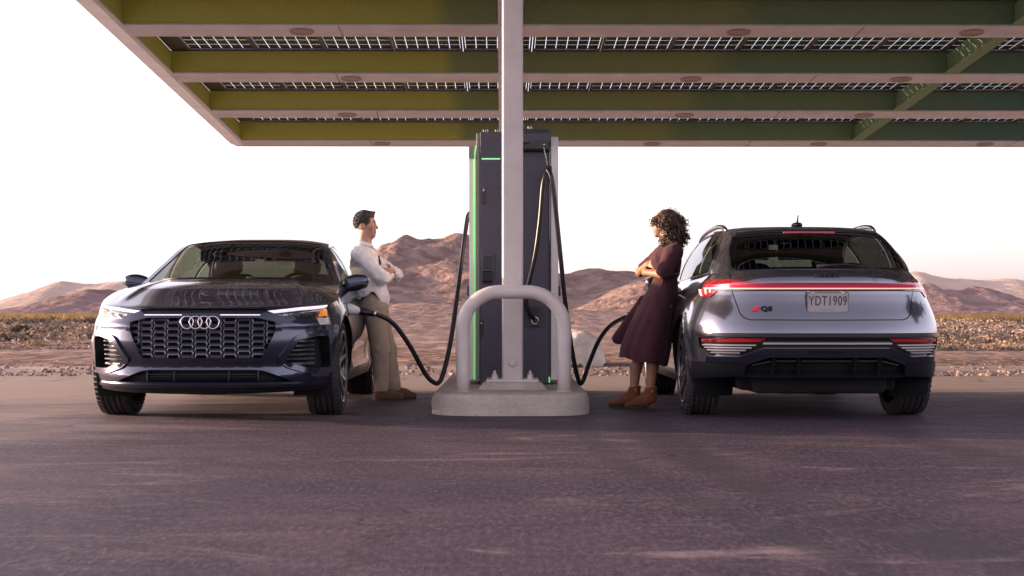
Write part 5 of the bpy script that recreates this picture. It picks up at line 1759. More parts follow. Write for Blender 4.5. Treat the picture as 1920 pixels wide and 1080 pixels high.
        shell('pillar_trim', dg[1], M_GLOSSBLK, car, 0.001)
        for i, (nm, _) in enumerate(wins):
            shell(nm, dg[2 + i], M_GLASS if i == 0 or kind != 'suv' else M_GLASSDK, car, -0.004)
        # inner lining of the doors
        lin = [(sgn * B.ys(y, 0.8), z) for y, z in ((0.8, 0.55), (3.3, 0.55), (3.3, 1.06), (0.8, 1.03))]
        shell('door_lining', cut_patch(B.S, lin, [], 0.12, 1.0)[-1], M_INT, car, -0.05)
        # mirror
        mr = MB()
        def tp(q):
            k = 1 - 0.22 * max(0.0, (q.x * 1.0) / 0.13)
            return Vector((q.x, q.y * (1 - 0.25 * max(0, -q.y / 0.09)), q.z * k + 0.02 * (q.x / 0.13)))
        ell_mesh(mr, (0, 0, 0), (0.116, 0.085, 0.074), (24, 14), 2.7, tp)
        mo = mr.build('door_mirror', PAINT, car); mo.location = (sgn * 0.945, 1.04, 1.068); mo.scale = (sgn, 1, 1)
        m = MB(); m.tube([(-0.20, 0.02, -0.085), (-0.13, 0.01, -0.075), (-0.05, 0.0, -0.055), (0.03, 0, -0.045)], [0.024, 0.026, 0.034, 0.028], 12, flat=0.7); m.build('mirror_arm', M_GLOSSBLK, mo)
        m = MB(); ell_mesh(m, (0.005, 0.066, 0.0), (0.098, 0.020, 0.057), (20, 8), 3.0); m.build('mirror_frame', M_GLOSSBLK, mo)
        m = MB(); m.prism(rrect(0.005, 0.0, 0.085, 0.045, 0.03), 0.086, 0.0875, 'Y'); m.build('mirror_glass', M_MIRROR, mo, fix=True)
        m = MB(); m.box((0.05, -0.060, -0.012), (0.12, 0.03, 0.008), bev=0.003); m.build('mirror_indicator', M_LAMPIN, mo)
        if kind == 'suv':
            pts = []
            for y in np.linspace(1.62, 2.92, 22):
                p = B.T(np.array([0.585 * sgn]), np.array([tt(y)]))[0]
                e = min(1, (y - 1.62) / 0.10, (2.92 - y) / 0.16)
                pts.append((p[0], y, p[2] + 0.004 + 0.026 * math.sin(max(0, e) * math.pi / 2)))
            MB().tube(pts, 0.016, 10, flat=1.2).build('roof_rail', M_SATIN, car)
    # ---------------- wipers, antenna, spoiler
    if kind == 'suv':
        p = B.T(np.array([0.0]), np.array([tt(2.75)]))[0]
        m = MB(); ell_mesh(m, (0, 0, 0.008), (0.042, 0.09, 0.022), (16, 8), 2.2); m.tube([(0, 0.01, 0.02), (0, 0.055, 0.085)], [0.008, 0.004], 8)
        o = m.build('antenna', M_TRIM, car); o.location = tuple(p)
        # roof spoiler with high brake lamp
        th = tt(3.12)
        sp_ = [(-0.555, th - 0.05), (0.555, th - 0.05), (0.56, th + 0.03), (-0.56, th + 0.03)]
        pad('roof_spoiler', B.T, resample(sp_, 0.05), 1.0, 0.0, 0.016, PAINT, car, 0.05)
        m = MB()
        yb, zb = B.T(np.array([0.0]), np.array([th + 0.03]))[0][1:]
        m.box((0, 0, 0), (0.40, 0.012, 0.020), bev=0.003); o = m.build('brake_lamp', M_REFLECT, car); o.location = (0, yb + 0.018, zb - 0.012); o.rotation_euler = (0.3, 0, 0)
        # rear wiper
        P = [B.T(np.array([x]), np.array([TL - 0.045 + 0.02 * abs(x)]))[0] for x in (0.03, -0.16, -0.34)]
        m = MB(); m.tube([tuple(P[0] + np.array((0, .03, .0))), tuple(P[1] + np.array((0, .032, .012))), tuple(P[2] + np.array((0, .025, .0)))], [0.014, 0.010, 0.005], 8)
        m.tube([tuple(P[0] + np.array((-.05, .02, -.008))), tuple(P[2] + np.array((-.06, .02, -.008)))], 0.006, 6)
        m.build('rear_wiper', M_TRIM, car)
    for x0, x1 in ((-0.46, 0.06), (0.06, 0.50)):
        P = [B.T(np.array([x]), np.array([tw0 + 0.012]))[0] + np.array((0, -0.012, 0.012)) for x in np.linspace(x0, x1, 6)]
        MB().tube([tuple(p) for p in P], [0.010, 0.008, 0.007, 0.007, 0.006, 0.004], 8).build('wiper', M_TRIM, car)
    # ---------------- cabin
    m = MB(); ell_mesh(m, (0, 1.18, 0.905), (0.74, 0.36, 0.135), (28, 12), 3.2); m.box((0, 1.25, 0.75), (0.30, 0.5, 0.3), bev=0.05)
    m.box((0, 1.36, 1.00), (0.26, 0.02, 0.10), bev=0.01)
    m.build('dashboard', M_INT, car)
    dx = 0.37        # driver on the car's left, +x
    m = MB(); m.lathe([(0.178 + 0.016 * math.cos(a), 0.016 * math.sin(a)) for a in np.linspace(0, 2 * math.pi, 9)], 32, 'Y', (0, 0, 0)); m.box((0, 0, 0), (0.16, 0.03, 0.10), bev=0.012); m.box((0, 0, -0.02), (0.34, 0.016, 0.035), bev=0.006); m.box((0, 0.0, -0.10), (0.04, 0.016, 0.15), bev=0.006)
    o = m.build('steering_wheel', M_INT, car, fix=True); o.location = (dx, 1.55, 1.000); o.rotation_euler = (-0.42, 0, 0)
    def seat(x, y, nm, w=0.275, zt_=1.12):
        m = MB()
        ell_mesh(m, (0, 0.0, 0.52), (w, 0.27, 0.09), (20, 8), 3.0)
        def bend(q): return Vector((q.x * (1 - 0.18 * max(0, q.z / 0.34)), q.y + 0.16 * (q.z / 0.34), q.z))
        ell_mesh(m, (0, 0.30, 0.82), (w, 0.085, 0.34), (20, 14), 3.0, bend)
        o = m.build(nm, M_INTSEAT, car); o.location = (x, y, 0)
        m = MB(); ell_mesh(m, (0, 0.475, 1.245), (0.135, 0.055, 0.085), (18, 10), 2.8)
        for s in (-0.06, 0.06): m.tube([(s, 0.47, 1.10), (s, 0.475, 1.20)], 0.007, 6)
        m.build('headrest', M_INTSEAT, o)
    seat(dx, 1.72, 'front_seat'); seat(-dx, 1.72, 'front_seat')
    m = MB(); ell_mesh(m, (0, 2.50, 0.52), (0.66, 0.28, 0.10), (24, 8), 3.4)
    ell_mesh(m, (0, 2.86, 0.80), (0.66, 0.085, 0.30), (24, 12), 3.4, lambda q: Vector((q.x * (1 - 0.1 * max(0, q.z / 0.3)), q.y + 0.12 * (q.z / 0.3), q.z)))
    bch = m.build('rear_bench', M_INTSEAT, car)
    for x in (-0.38, 0.38):
        m = MB(); ell_mesh(m, (x, 2.985, 1.135), (0.125, 0.05, 0.065), (16, 8), 2.8); m.build('headrest', M_INTSEAT, bch)
    m = MB(); m.box((0, 3.30, 0.93), (1.25, 0.60, 0.02), bev=0.008); m.build('luggage_cover', M_INT, car)
    for s in (-1, 1):
        m = MB(); m.box((s * 0.29, 1.72, float(B.cz(np.array([tw1]))[0]) - 0.055), (0.50, 0.022, 0.16), bev=0.01); m.build('sun_visor', M_INT, car)
    pm = B.T(np.array([0.0]), np.array([tw1 - 0.10]))[0]
    m = MB(); ell_mesh(m, (0, 0, 0), (0.115, 0.018, 0.036), (18, 8), 3.0); m.tube([(0, 0, 0.02), (0, -0.03, 0.06)], 0.012, 8); o = m.build('inner_mirror', M_INT, car); o.location = (pm[0], pm[1] + 0.12, pm[2] - 0.075)
    return car, B
M_BLUEFRAME = pbr('dark_frame', (0.035, 0.038, 0.060), 0.25, 0.7, coat=0.8)

CAR_L, BODY_L = make_car('sportback', M_BLUE, 'parked_car', 'dark blue coupe-roofed car parked nose forward at the left of the charger', (-2.287, 11.5, 0), 0.012)
CAR_R, BODY_R = make_car('suv', M_GREY, 'parked_car', 'grey metallic car seen from behind with a red light bar across its tail', (2.298, 14.43, 0), math.pi)
# ================================================================== charging station
M_CAB = pbr('charger_dark_grey', (0.060, 0.058, 0.085), 0.5, var=0.08, vscale=5, bump=0.04, bscale=300)
M_CABLT = pbr('charger_edge_grey', (0.22, 0.20, 0.21), 0.45)
M_WHITE = pbr('charger_white', (0.74, 0.70, 0.68), 0.35, var=0.05, vscale=4, coat=0.3)
M_GREENLED = pbr('green_led_strip', (0.1, 0.8, 0.15), 0.3, emit=(0.30, 1.0, 0.24), estr=0.13)
M_MINTLED = pbr('mint_led_bar', (0.3, 0.8, 0.4), 0.3, emit=(0.30, 1.0, 0.40), estr=0.17)
M_SCREEN = pbr('black_recess', (0.010, 0.010, 0.014), 0.3)
M_CABLE = pbr('black_cable', (0.010, 0.010, 0.013), 0.32, bump=0.03, bscale=400)
M_PLUGW = pbr('plug_pale_grey', (0.62, 0.60, 0.60), 0.35)
M_ICON = pbr('white_icon', (0.75, 0.75, 0.75), 0.5)

CY = 12.90
sp = FPX / CY
ch = empty('charging_station', (0.0, CY, ISL_H))
tag(ch, 'tall dark charging station with white side panels and green light strips', 'charging station')
def X_(p): return (p - 960) / sp
def Z_(p): return CAM_H - (p - 590) / sp - ISL_H
# two cabinets side by side behind the post
m = MB(); m.box(((X_(900) + X_(962)) / 2, 0.40, (Z_(247) + 0.0) / 2), (X_(962) - X_(900), 0.80, Z_(247)), bev=0.010)
cabL = m.build('cabinet', M_CAB, ch)
m = MB(); m.box(((X_(893) + X_(900)) / 2 - 0.0005, 0.405, Z_(247) / 2 + 0.02), (X_(900) - X_(893) - 0.002, 0.78, Z_(247) - 0.06), bev=0.006); m.build('cabinet_edge', M_CABLT, cabL)
m = MB(); m.box(((X_(964) + X_(1031)) / 2, 0.42, Z_(283) / 2), (X_(1031) - X_(964), 0.76, Z_(283)), bev=0.010)
cabR = m.build('cabinet', M_CAB, ch)
m = MB()                               # projecting hood with a raked underside
x0, x1 = X_(964), X_(1031)
zt, zm, zb = Z_(241), Z_(262), Z_(283)
v = [(x0, 0.80, zt - 0.03), (x1, 0.80, zt - 0.03), (x0, 0.0, zt - 0.03), (x1 - 0.03, -0.02, zt), (x1, 0.0, zt - 0.03), (x0, -0.01, zb + 0.02), (x1, -0.12, zm), (x1 - 0.04, -0.12, zm), (x0, 0.01, zb), (x1, 0.01, zb), (x0, 0.8, zb), (x1, 0.8, zb)]
hood_p = [(0.80, zb + 0.002), (0.80, zt), (0.02, zt), (-0.07, zt - 0.05), (-0.07, zm - 0.03), (0.0, zb + 0.002)]
m.prism(hood_p, x0, x1, 'X')
hd = m.build('hood', M_CAB, cabR, fix=True)
m = MB(); m.add([(x0, -0.072, zb + 0.01), (x0, -0.075, zb + 0.012), (X_(1008), -0.075, zm - 0.012), (x1 - 0.01, -0.075, zm - 0.012), (x1 - 0.01, -0.075, zb + 0.012)], [(0, 1, 2, 3, 4)]); m.build('hood_recess', M_SCREEN, hd)
m = MB(); ell_mesh(m, (X_(1020), -0.080, Z_(273)), (0.012, 0.006, 0.006), (12, 6)); m.build('status_lamp', M_ICON, hd)
for xp in (906, 910, 914, 929, 933, 937, 991, 994, 997):
    m = MB(); m.lathe([(0.0, 0.035), (0.005, 0.034), (0.006, 0.0)], 8, 'Z', (X_(xp), 0.12, (Z_(247) if xp < 950 else zt))); m.build('top_pin', M_PLUGW, cabL if xp < 950 else cabR)
m = MB(); m.box((X_(920.5), -0.004, Z_(298)), (X_(938) - X_(903), 0.012, 0.012), bev=0.003); m.build('status_bar', M_MINTLED, cabL)
def slot(xa, xb, ya, yb, par, mat=M_SCREEN, dep=0.006, nm='slot', bev=0.003):
    m = MB(); m.box(((X_(xa) + X_(xb)) / 2, -dep / 2 + 0.001, (Z_(ya) + Z_(yb)) / 2), (X_(xb) - X_(xa), dep, abs(Z_(ya) - Z_(yb))), bev=bev); return m.build(nm, mat, par)
s_ = slot(904, 911.5, 351, 383, cabL, nm='lock_slot')
m = MB(); m.lathe([(0, -0.010), (0.008, -0.010), (0.008, -0.004)], 12, 'Y', (X_(907), 0, Z_(357))); m.box((X_(907), -0.007, Z_(354)), (0.006, 0.006, 0.018)); m.build('key_barrel', M_ICON, s_)
s_ = slot(900, 906.5, 600, 632, cabL, nm='lock_slot')
m = MB(); m.lathe([(0, -0.010), (0.007, -0.010), (0.007, -0.004)], 12, 'Y', (X_(903), 0, Z_(606))); m.build('key_barrel', M_ICON, s_)
# card reader: bezel, dark window and sloping tray
bz = slot(903, 927, 477, 532, cabL, M_CAB, 0.020, 'card_reader', 0.006)
slot(906, 923, 481, 505, bz, M_SCREEN, 0.0235, 'reader_window')
m = MB(); m.prism([(-0.020, Z_(508)), (-0.055, Z_(511)), (-0.050, Z_(527)), (-0.020, Z_(530))], X_(905), X_(923), 'X'); m.build('reader_tray', M_SCREEN, bz, fix=True)
# connector holster on the right cabinet
hs = slot(986, 1014, 572, 611, cabR, M_CAB, 0.012, 'holster', 0.004)
slot(989, 1011, 575, 608, hs, M_SCREEN, 0.016, 'holster_mouth')
m = MB(); m.lathe([(0.028, -0.026), (0.034, -0.028), (0.036, -0.022), (0.034, -0.014)], 20, 'Y', (X_(1003), 0, Z_(601))); m.build('holster_ring', M_CHROME, hs, fix=True)
# toe plinth
m = MB(); m.box((X_(960), 0.40, -0.001), (X_(1026) - X_(898), 0.72, 0.03)); m.build('plinth', M_BLACK, ch)
# white side panels with rounded tops, green strips along their edges
def side_panel(xa, xb, ztop, cap, led):
    m = MB()
    pr = [(0.02, Z_(712)), (0.02, ztop - 0.10), (0.05, ztop - 0.02), (0.12, ztop), (0.66, ztop), (0.74, ztop - 0.05), (0.76, Z_(712))]
    m.prism(pr, min(X_(xa), X_(xb)), max(X_(xa), X_(xb)), 'X')
    o = m.build('side_panel', M_WHITE, ch, fix=True)
    if cap:
        m = MB(); m.prism([(0.012, ztop - 0.115), (0.012, ztop - 0.09), (0.045, ztop - 0.012), (0.12, ztop + 0.008), (0.66, ztop + 0.008), (0.66, ztop - 0.09)], X_(xa) - 0.003, X_(xb) - 0.006, 'X'); m.build('panel_cap', M_CABLT, o, fix=True)
    return o
pL = side_panel(879.5, 892.5, Z_(273), True, True)
m = MB(); m.tube([(X_(889), 0.006, Z_(712)), (X_(889.5), 0.006, Z_(300)), (X_(892), 0.012, Z_(274)), (X_(892.5), 0.08, Z_(271))], 0.0052, 8); m.build('led_strip', M_GREENLED, pL)
pR = side_panel(1033.5, 1047, Z_(252), False, False)
m = MB(); m.box((X_(1032.2), 0.02, Z_(480)), (0.005, 0.01, 2.05)); m.build('panel_gap', M_BLACK, pR)
m = MB(); m.box((X_(1030), 0.0, Z_(712)), (0.012, 0.012, 0.05)); m.build('led_strip', M_GREENLED, pR)
for xa, xb, par in ((874.5, 879.8, pL), (1046.8, 1052.5, pR)):
    m = MB(); m.box(((X_(xa) + X_(xb)) / 2, 0.30, Z_(544.5)), (abs(X_(xb) - X_(xa)), 0.22, 0.092), bev=0.006); m.build('payment_box', M_CAB, par)
# cable hanger above the right cabinet
hk = MB(); hk.tube([(X_(1019), -0.072, Z_(277)), (X_(1023), -0.085, Z_(295)), (X_(1026), -0.09, Z_(312))], 0.004, 6); hk.build('hanger_wire', M_PLUGW, cabR)
m = MB(); m.box((X_(1028.5), -0.09, Z_(322)), (0.055, 0.05, 0.085), bev=0.012); m.build('hanger_block', M_BLACK, cabR)

# ================================================================== cables
def cable(name, label, px_pts, r=0.0205):
    t = empty(name, (0, 0, 0))
    P = [px(*p) for p in px_pts]
    o0 = P[0].copy()
    t.location = o0
    S_ = spline([p - o0 for p in P], 10)
    MB().tube(S_, r, 14).build('cable', M_CABLE, t)
    tag(t, label, 'charging cable')
    return t, P
cl, P = cable('charging_cable', 'black charging cable drooping from the charger to the blue car', [(679, 585, 11.97), (690, 586, 12.0), (706, 589, 12.05), (737, 606, 12.12), (768, 648, 12.2), (797, 700, 12.3), (812, 716, 12.34), (823, 717, 12.38), (832, 697, 12.44), (845, 640, 12.6), (857, 555, 12.85), (868, 470, 13.08), (875, 418, 13.2), (879, 402, 13.26), (886, 398, 13.28)])
def connector(t, P0, P1, white=True):
    """pistol plug: pale head at the car, dark grip, metal collar"""
    d = (P1 - P0).normalized()
    base = P0 - Vector(t.location)
    m = MB(); m.tube([base + d * a for a in (-0.02, 0.0, 0.05, 0.10, 0.135)], [0.040, 0.052, 0.054, 0.042, 0.030], 16, flat=0.9); m.build('plug_head', M_PLUGW if white else M_CABLE, t)
    m = MB(); m.tube([base + d * a for a in (0.13, 0.16, 0.22, 0.255)], [0.031, 0.033, 0.030, 0.026], 16); m.build('plug_grip', M_CABLE, t)
    m = MB(); m.tube([base + d * a for a in (0.252, 0.258, 0.272, 0.278)], [0.026, 0.029, 0.029, 0.026], 16); m.build('plug_collar', M_CHROME, t)
p0 = px(645, 578, 11.93)
connector(cl, p0, px(704, 588.5, 12.05))
cr_, P = cable('charging_cable', 'black charging cable looping from the charger hook to the grey car', [(1027, 318, 12.74), (1033, 330, 12.72), (1039, 365, 12.72), (1045, 420, 12.74), (1052, 490, 12.76), (1058, 550, 12.80), (1066, 615, 12.85), (1076, 676, 12.9), (1084, 711, 12.95), (1089, 719, 12.97), (1095, 709, 13.0), (1105, 680, 13.1), (1122, 640, 13.25), (1142, 613, 13.45), (1165, 598, 13.65), (1190, 590, 13.8), (1207, 586, 13.86)])
connector(cr_, px(1226, 583, 13.88), px(1208, 586, 13.86))
cs, P = cable('charging_cable', 'short black cable hanging from the charger hook down to the holster', [(1029, 318, 12.76), (1023, 328, 12.74), (1018, 350, 12.74), (1013, 410, 12.76), (1005, 470, 12.78), (995, 515, 12.79), (987, 548, 12.80), (987, 572, 12.81), (993, 588, 12.83), (1001, 598, 12.86)])
# port recesses with their open flaps on the cars
for car, bd, nm in ((CAR_L, BODY_L, 'l'), (CAR_R, BODY_R, 'r')):
    pl = round_poly([(0.37, 0.775), (0.53, 0.775), (0.53, 0.885), (0.37, 0.885)], 0.02)
    prt = pad('charge_port', bd.S, [(bd.ys(y, z), z) for y, z in pl], 1.0, -0.002, 0.004, M_BLACK, car, 0.03)
# ================================================================== implicit-surface modelling for the two people
def surface_nets(F, org, h):
    nx, ny, nz = F.shape
    ins = F < 0
    c = np.zeros((nx - 1, ny - 1, nz - 1), np.int8)
    for i in (0, 1):
        for j in (0, 1):
            for k in (0, 1):
                c += ins[i:nx - 1 + i, j:ny - 1 + j, k:nz - 1 + k]
    act = (c > 0) & (c < 8)
    ids = np.full(act.shape, -1, np.int64)
    cells = np.argwhere(act)
    ids[act] = np.arange(len(cells))
    acc = np.zeros((len(cells), 3)); cnt = np.zeros(len(cells))
    I, J, K = cells.T
    corner = lambda a: F[I + a[0], J + a[1], K + a[2]]
    for ax in range(3):
        o1, o2 = [q for q in range(3) if q != ax]
        for u in (0, 1):
            for v in (0, 1):
                a = [0, 0, 0]; a[o1] = u; a[o2] = v
                b = list(a); b[ax] = 1
                fa, fb = corner(a), corner(b)
                m = (fa < 0) != (fb < 0)
                t = np.where(m, fa / np.where(m, fa - fb, 1), 0)
                p = np.tile(np.array(a, float), (len(cells), 1)); p[:, ax] = t
                acc[m] += p[m]; cnt[m] += 1
    V = (cells + acc / cnt[:, None]) * h + org
    faces = []
    for ax in range(3):
        o1, o2 = [q for q in range(3) if q != ax]
        sl0 = [slice(None)] * 3; sl1 = [slice(None)] * 3
        sl0[ax] = slice(0, -1); sl1[ax] = slice(1, None)
        A, Bq = ins[tuple(sl0)], ins[tuple(sl1)]
        E = np.argwhere(A != Bq)
        ok = (E[:, o1] > 0) & (E[:, o2] > 0) & (E[:, o1] < F.shape[o1] - 1) & (E[:, o2] < F.shape[o2] - 1)
        E = E[ok]
        fl = A[tuple(E.T)]
        def cid(d1, d2):
            q = E.copy(); q[:, o1] += d1; q[:, o2] += d2
            return ids[q[:, 0], q[:, 1], q[:, 2]]
        Q = np.stack([cid(-1, -1), cid(0, -1), cid(0, 0), cid(-1, 0)], 1)
        flip = fl if ax != 1 else ~fl
        Q[~flip] = Q[~flip][:, ::-1]
        faces.append(Q)
    return V, np.concatenate(faces)

class Field:
    """signed distance built from soft unions of simple solids"""
    def __init__(s, lo, hi, h):
        s.h = h; s.lo = np.array(lo, float)
        n = np.ceil((np.array(hi, float) - s.lo) / h).astype(int) + 1
        s.F = np.full(n, 1.0, np.float32)
        s.ax = [s.lo[i] + np.arange(n[i]) * h for i in range(3)]
    def _box(s, lo, hi):
        sl = []
        for i in range(3):
            a = max(0, int((lo[i] - s.lo[i]) / s.h)); b = min(s.F.shape[i], int((hi[i] - s.lo[i]) / s.h) + 2)
            sl.append(slice(a, max(a, b)))
        return tuple(sl)
    def _pts(s, sl):
        return np.meshgrid(s.ax[0][sl[0]], s.ax[1][sl[1]], s.ax[2][sl[2]], indexing='ij')
    def blend(s, sl, d, k, op='u'):
        a = s.F[sl]
        if op == 'u':
            if k <= 0: s.F[sl] = np.minimum(a, d)
            else:
                q = np.clip(0.5 + 0.5 * (a - d) / k, 0, 1)
                s.F[sl] = a * (1 - q) + d * q - k * q * (1 - q)
        elif op == 's':
            if k <= 0: s.F[sl] = np.maximum(a, -d)
            else:
                q = np.clip(0.5 - 0.5 * (a + d) / k, 0, 1)
                s.F[sl] = a * (1 - q) - d * q + k * q * (1 - q)
        return s
    def cap(s, a, b, ra, rb, k=0.02, op='u', flat=None):
        a = np.array(a, float); b = np.array(b, float)
        mg = max(ra, rb) + k + 3 * s.h + 0.02
        sl = s._box(np.minimum(a, b) - mg, np.maximum(a, b) + mg)
        X, Y, Z = s._pts(sl)
        ab = b - a; L2 = max(1e-9, (ab ** 2).sum())
        t = np.clip(((X - a[0]) * ab[0] + (Y - a[1]) * ab[1] + (Z - a[2]) * ab[2]) / L2, 0, 1)
        fx, fy, fz = flat or (1, 1, 1)
        d = np.sqrt(((X - a[0] - t * ab[0]) / fx) ** 2 + ((Y - a[1] - t * ab[1]) / fy) ** 2 + ((Z - a[2] - t * ab[2]) / fz) ** 2) - (ra + (rb - ra) * t)
        return s.blend(sl, d, k, op)
    def ell(s, c, r, k=0.02, op='u', rot=None):
        c = np.array(c, float); r = np.array(r, float)
        mg = r.max() + k + 3 * s.h + 0.02
        sl = s._box(c - mg, c + mg)
        X, Y, Z = s._pts(sl)
        x, y, z = X - c[0], Y - c[1], Z - c[2]
        if rot is not None:
            m = np.array(rot.transposed() if hasattr(rot, 'transposed') else rot)
            x, y, z = (m[i][0] * x + m[i][1] * y + m[i][2] * z for i in range(3))
        k0 = np.sqrt((x / r[0]) ** 2 + (y / r[1]) ** 2 + (z / r[2]) ** 2)
        k1 = np.sqrt((x / r[0] ** 2) ** 2 + (y / r[1] ** 2) ** 2 + (z / r[2] ** 2) ** 2) + 1e-9
        return s.blend(sl, k0 * (k0 - 1) / k1, k, op)
    def fn(s, f, mode='add'):
        sl = (slice(None),) * 3
        X, Y, Z = s._pts(sl)
        q = f(X, Y, Z)
        if mode == 'add': s.F += q.astype(np.float32)
        elif mode == 'max': s.F = np.maximum(s.F, q).astype(np.float32)
        elif mode == 'min': s.F = np.minimum(s.F, q).astype(np.float32)
        return s
    def build(s, name, mat, parent, smooth=1):
        V, Q = surface_nets(s.F, s.lo, s.h)
        o = mobj(name, V, Q, mat, parent, True)
        bm = bmesh.new(); bm.from_mesh(o.data)
        for _ in range(smooth):
            bmesh.ops.smooth_vert(bm, verts=bm.verts, factor=0.5, use_axis_x=True, use_axis_y=True, use_axis_z=True)
        bmesh.ops.recalc_face_normals(bm, faces=bm.faces)
        bm.to_mesh(o.data); bm.free()
        o.data.polygons.foreach_set('use_smooth', [True] * len(o.data.polygons))
        return o

def wrinkle(seed, n=7, f0=18, f1=60, stretch=(1, 1, 1)):
    r_ = random.Random(seed)
    W = []
    for _ in range(n):
        d = Vector((r_.gauss(0, 1) * stretch[0], r_.gauss(0, 1) * stretch[1], r_.gauss(0, 1) * stretch[2])).normalized() * r_.uniform(f0, f1)
        W.append((d, r_.uniform(0, 6.28), r_.uniform(0.5, 1)))
    def f(X, Y, Z):
        q = 0
        for d, p, a in W:
            w = 0.35 * np.sin(X * 9 + p) + 0.35 * np.sin(Z * 7 + 2 * p)
            q = q + a * (1 - np.abs(np.sin(d.x * X + d.y * Y + d.z * Z + p + 1.5 * w))) ** 2
        return q / n
    return f

def add_hand(F, wrist, dirv, palm_n, side, curl=0.5, s=1.0):
    """palm, four fingers of unequal length with knuckle bends, thumb off the side of the palm"""
    d = Vector(dirv).normalized(); n = Vector(palm_n); n = (n - d * n.dot(d)).normalized(); t = d.cross(n).normalized() * side
    w = Vector(wrist)
    pc = w + d * 0.048 * s
    for q in (-0.026, -0.009, 0.009, 0.026):
        F.cap(w + t * q * 0.7 * s, w + d * 0.088 * s + t * q * s, 0.014 * s, 0.0125 * s, 0.010)
    for i, (q, L) in enumerate(((0.030, 0.070), (0.010, 0.080), (-0.010, 0.074), (-0.029, 0.058))):
        p0 = w + d * 0.088 * s + t * q * s
        a = curl * 0.9; p1 = p0 + (d * math.cos(a) + n * math.sin(a)) * L * 0.46 * s
        a2 = a + curl * 0.8; p2 = p1 + (d * math.cos(a2) + n * math.sin(a2)) * L * 0.32 * s
        a3 = a2 + curl * 0.5; p3 = p2 + (d * math.cos(a3) + n * math.sin(a3)) * L * 0.24 * s
        F.cap(p0, p1, 0.0100 * s, 0.0090 * s, 0.004).cap(p1, p2, 0.0090 * s, 0.0080 * s, 0.003).cap(p2, p3, 0.0080 * s, 0.0070 * s, 0.003)
    b0 = w + d * 0.025 * s + t * 0.030 * s
    b1 = b0 + (d * 0.6 + t * 0.65 + n * 0.35).normalized() * 0.042 * s
    b2 = b1 + (d * 0.85 + t * 0.2 + n * 0.4).normalized() * 0.034 * s
    F.cap(b0, b1, 0.014 * s, 0.0115 * s, 0.008).cap(b1, b2, 0.0115 * s, 0.009 * s, 0.004)

def skin_mat(name, c, stub=None):
    m, nt, out = new_mat(name)
    b = nd(nt, 'ShaderNodeBsdfPrincipled'); b.inputs['Roughness'].default_value = 0.5
    b.inputs['Subsurface Weight'].default_value = 0.12; b.inputs['Subsurface Radius'].default_value = (0.02, 0.008, 0.004); b.inputs['Subsurface Scale'].default_value = 0.3
    nt.links.new(b.outputs[0], out.inputs[0])
    tc = nd(nt, 'ShaderNodeTexCoord')
    n = nd(nt, 'ShaderNodeTexNoise'); n.inputs['Scale'].default_value = 30; n.inputs['Detail'].default_value = 5
    nt.links.new(tc.outputs['Object'], n.inputs['Vector'])
    cr = nd(nt, 'ShaderNodeValToRGB'); e = cr.color_ramp.elements
    e[0].position = 0.3; e[0].color = (*[q * 0.85 for q in c], 1); e[1].position = 0.7; e[1].color = (min(1, c[0] * 1.12), c[1] * 1.08, c[2] * 1.05, 1)
    nt.links.new(n.outputs['Fac'], cr.inputs[0])
    last = cr.outputs[0]
    if stub:        # stubble over the jaw
        (cx_, cy_, cz_), rad, sc = stub
        mp = nd(nt, 'ShaderNodeMapping'); mp.vector_type = 'POINT'
        mp.inputs['Location'].default_value = (-cx_, -cy_, -cz_)
        nt.links.new(tc.outputs['Object'], mp.inputs[0])
        ml = nd(nt, 'ShaderNodeVectorMath'); ml.operation = 'LENGTH'
        nt.links.new(mp.outputs[0], ml.inputs[0])
        mr = nd(nt, 'ShaderNodeMapRange'); mr.inputs['From Min'].default_value = rad * 1.1; mr.inputs['From Max'].default_value = rad * 0.75; mr.inputs['To Max'].default_value = 0.55
        nt.links.new(ml.outputs['Value'], mr.inputs[0])
        mx = nd(nt, 'ShaderNodeMix'); mx.data_type = 'RGBA'; mx.inputs[7].default_value = (*sc, 1)
        nt.links.new(mr.outputs[0], mx.inputs[0]); nt.links.new(last, mx.inputs[6]); last = mx.outputs[2]
    nt.links.new(last, b.inputs['Base Color'])
    return m

def cloth_mat(name, c, rough=0.85, weave=700, var=0.12):
    return pbr(name, c, rough, var=var, vscale=14, bump=0.12, bscale=weave, sheen=0.15, spec=0.2)

M_SHIRT = cloth_mat('white_linen', (0.76, 0.73, 0.74))
M_CHINO = cloth_mat('khaki_cotton', (0.35, 0.275, 0.21))
M_SUEDE = cloth_mat('brown_suede', (0.125, 0.068, 0.045))
M_SOLE = pbr('shoe_sole', (0.03, 0.024, 0.02), 0.7)
M_HAIRM = pbr('greying_hair', (0.034, 0.025, 0.022), 0.6, var=0.6, vscale=60, bump=0.6, bscale=160, aniso=(1, 1, 0.25), col2=(0.055, 0.045, 0.042))
M_HAIRW = pbr('dark_brown_curls', (0.080, 0.042, 0.030), 0.45, var=0.5, vscale=30)
M_DRESS = cloth_mat('plum_brown_cotton', (0.062, 0.019, 0.029), 0.8)
M_BOOT = cloth_mat('rust_suede', (0.17, 0.060, 0.028))
M_BELT = pbr('black_leather', (0.012, 0.011, 0.012), 0.4)
M_GOLD = pbr('gold_zip', (0.7, 0.5, 0.25), 0.3, 1.0)
M_EYE = pbr('eye_white', (0.7, 0.68, 0.66), 0.15)
M_IRIS = pbr('eye_dark', (0.02, 0.013, 0.01), 0.1)
M_LIP = pbr('lips', (0.33, 0.13, 0.11), 0.5)
M_SKINM = skin_mat('tanned_skin', (0.46, 0.25, 0.175), ((-0.085, 0.0, 1.545), 0.085, (0.21, 0.135, 0.11)))
M_SKINW = skin_mat('brown_skin', (0.37, 0.185, 0.12))
M_SHADES = pbr('sunglass_black', (0.01, 0.01, 0.012), 0.12, coat=0.5)

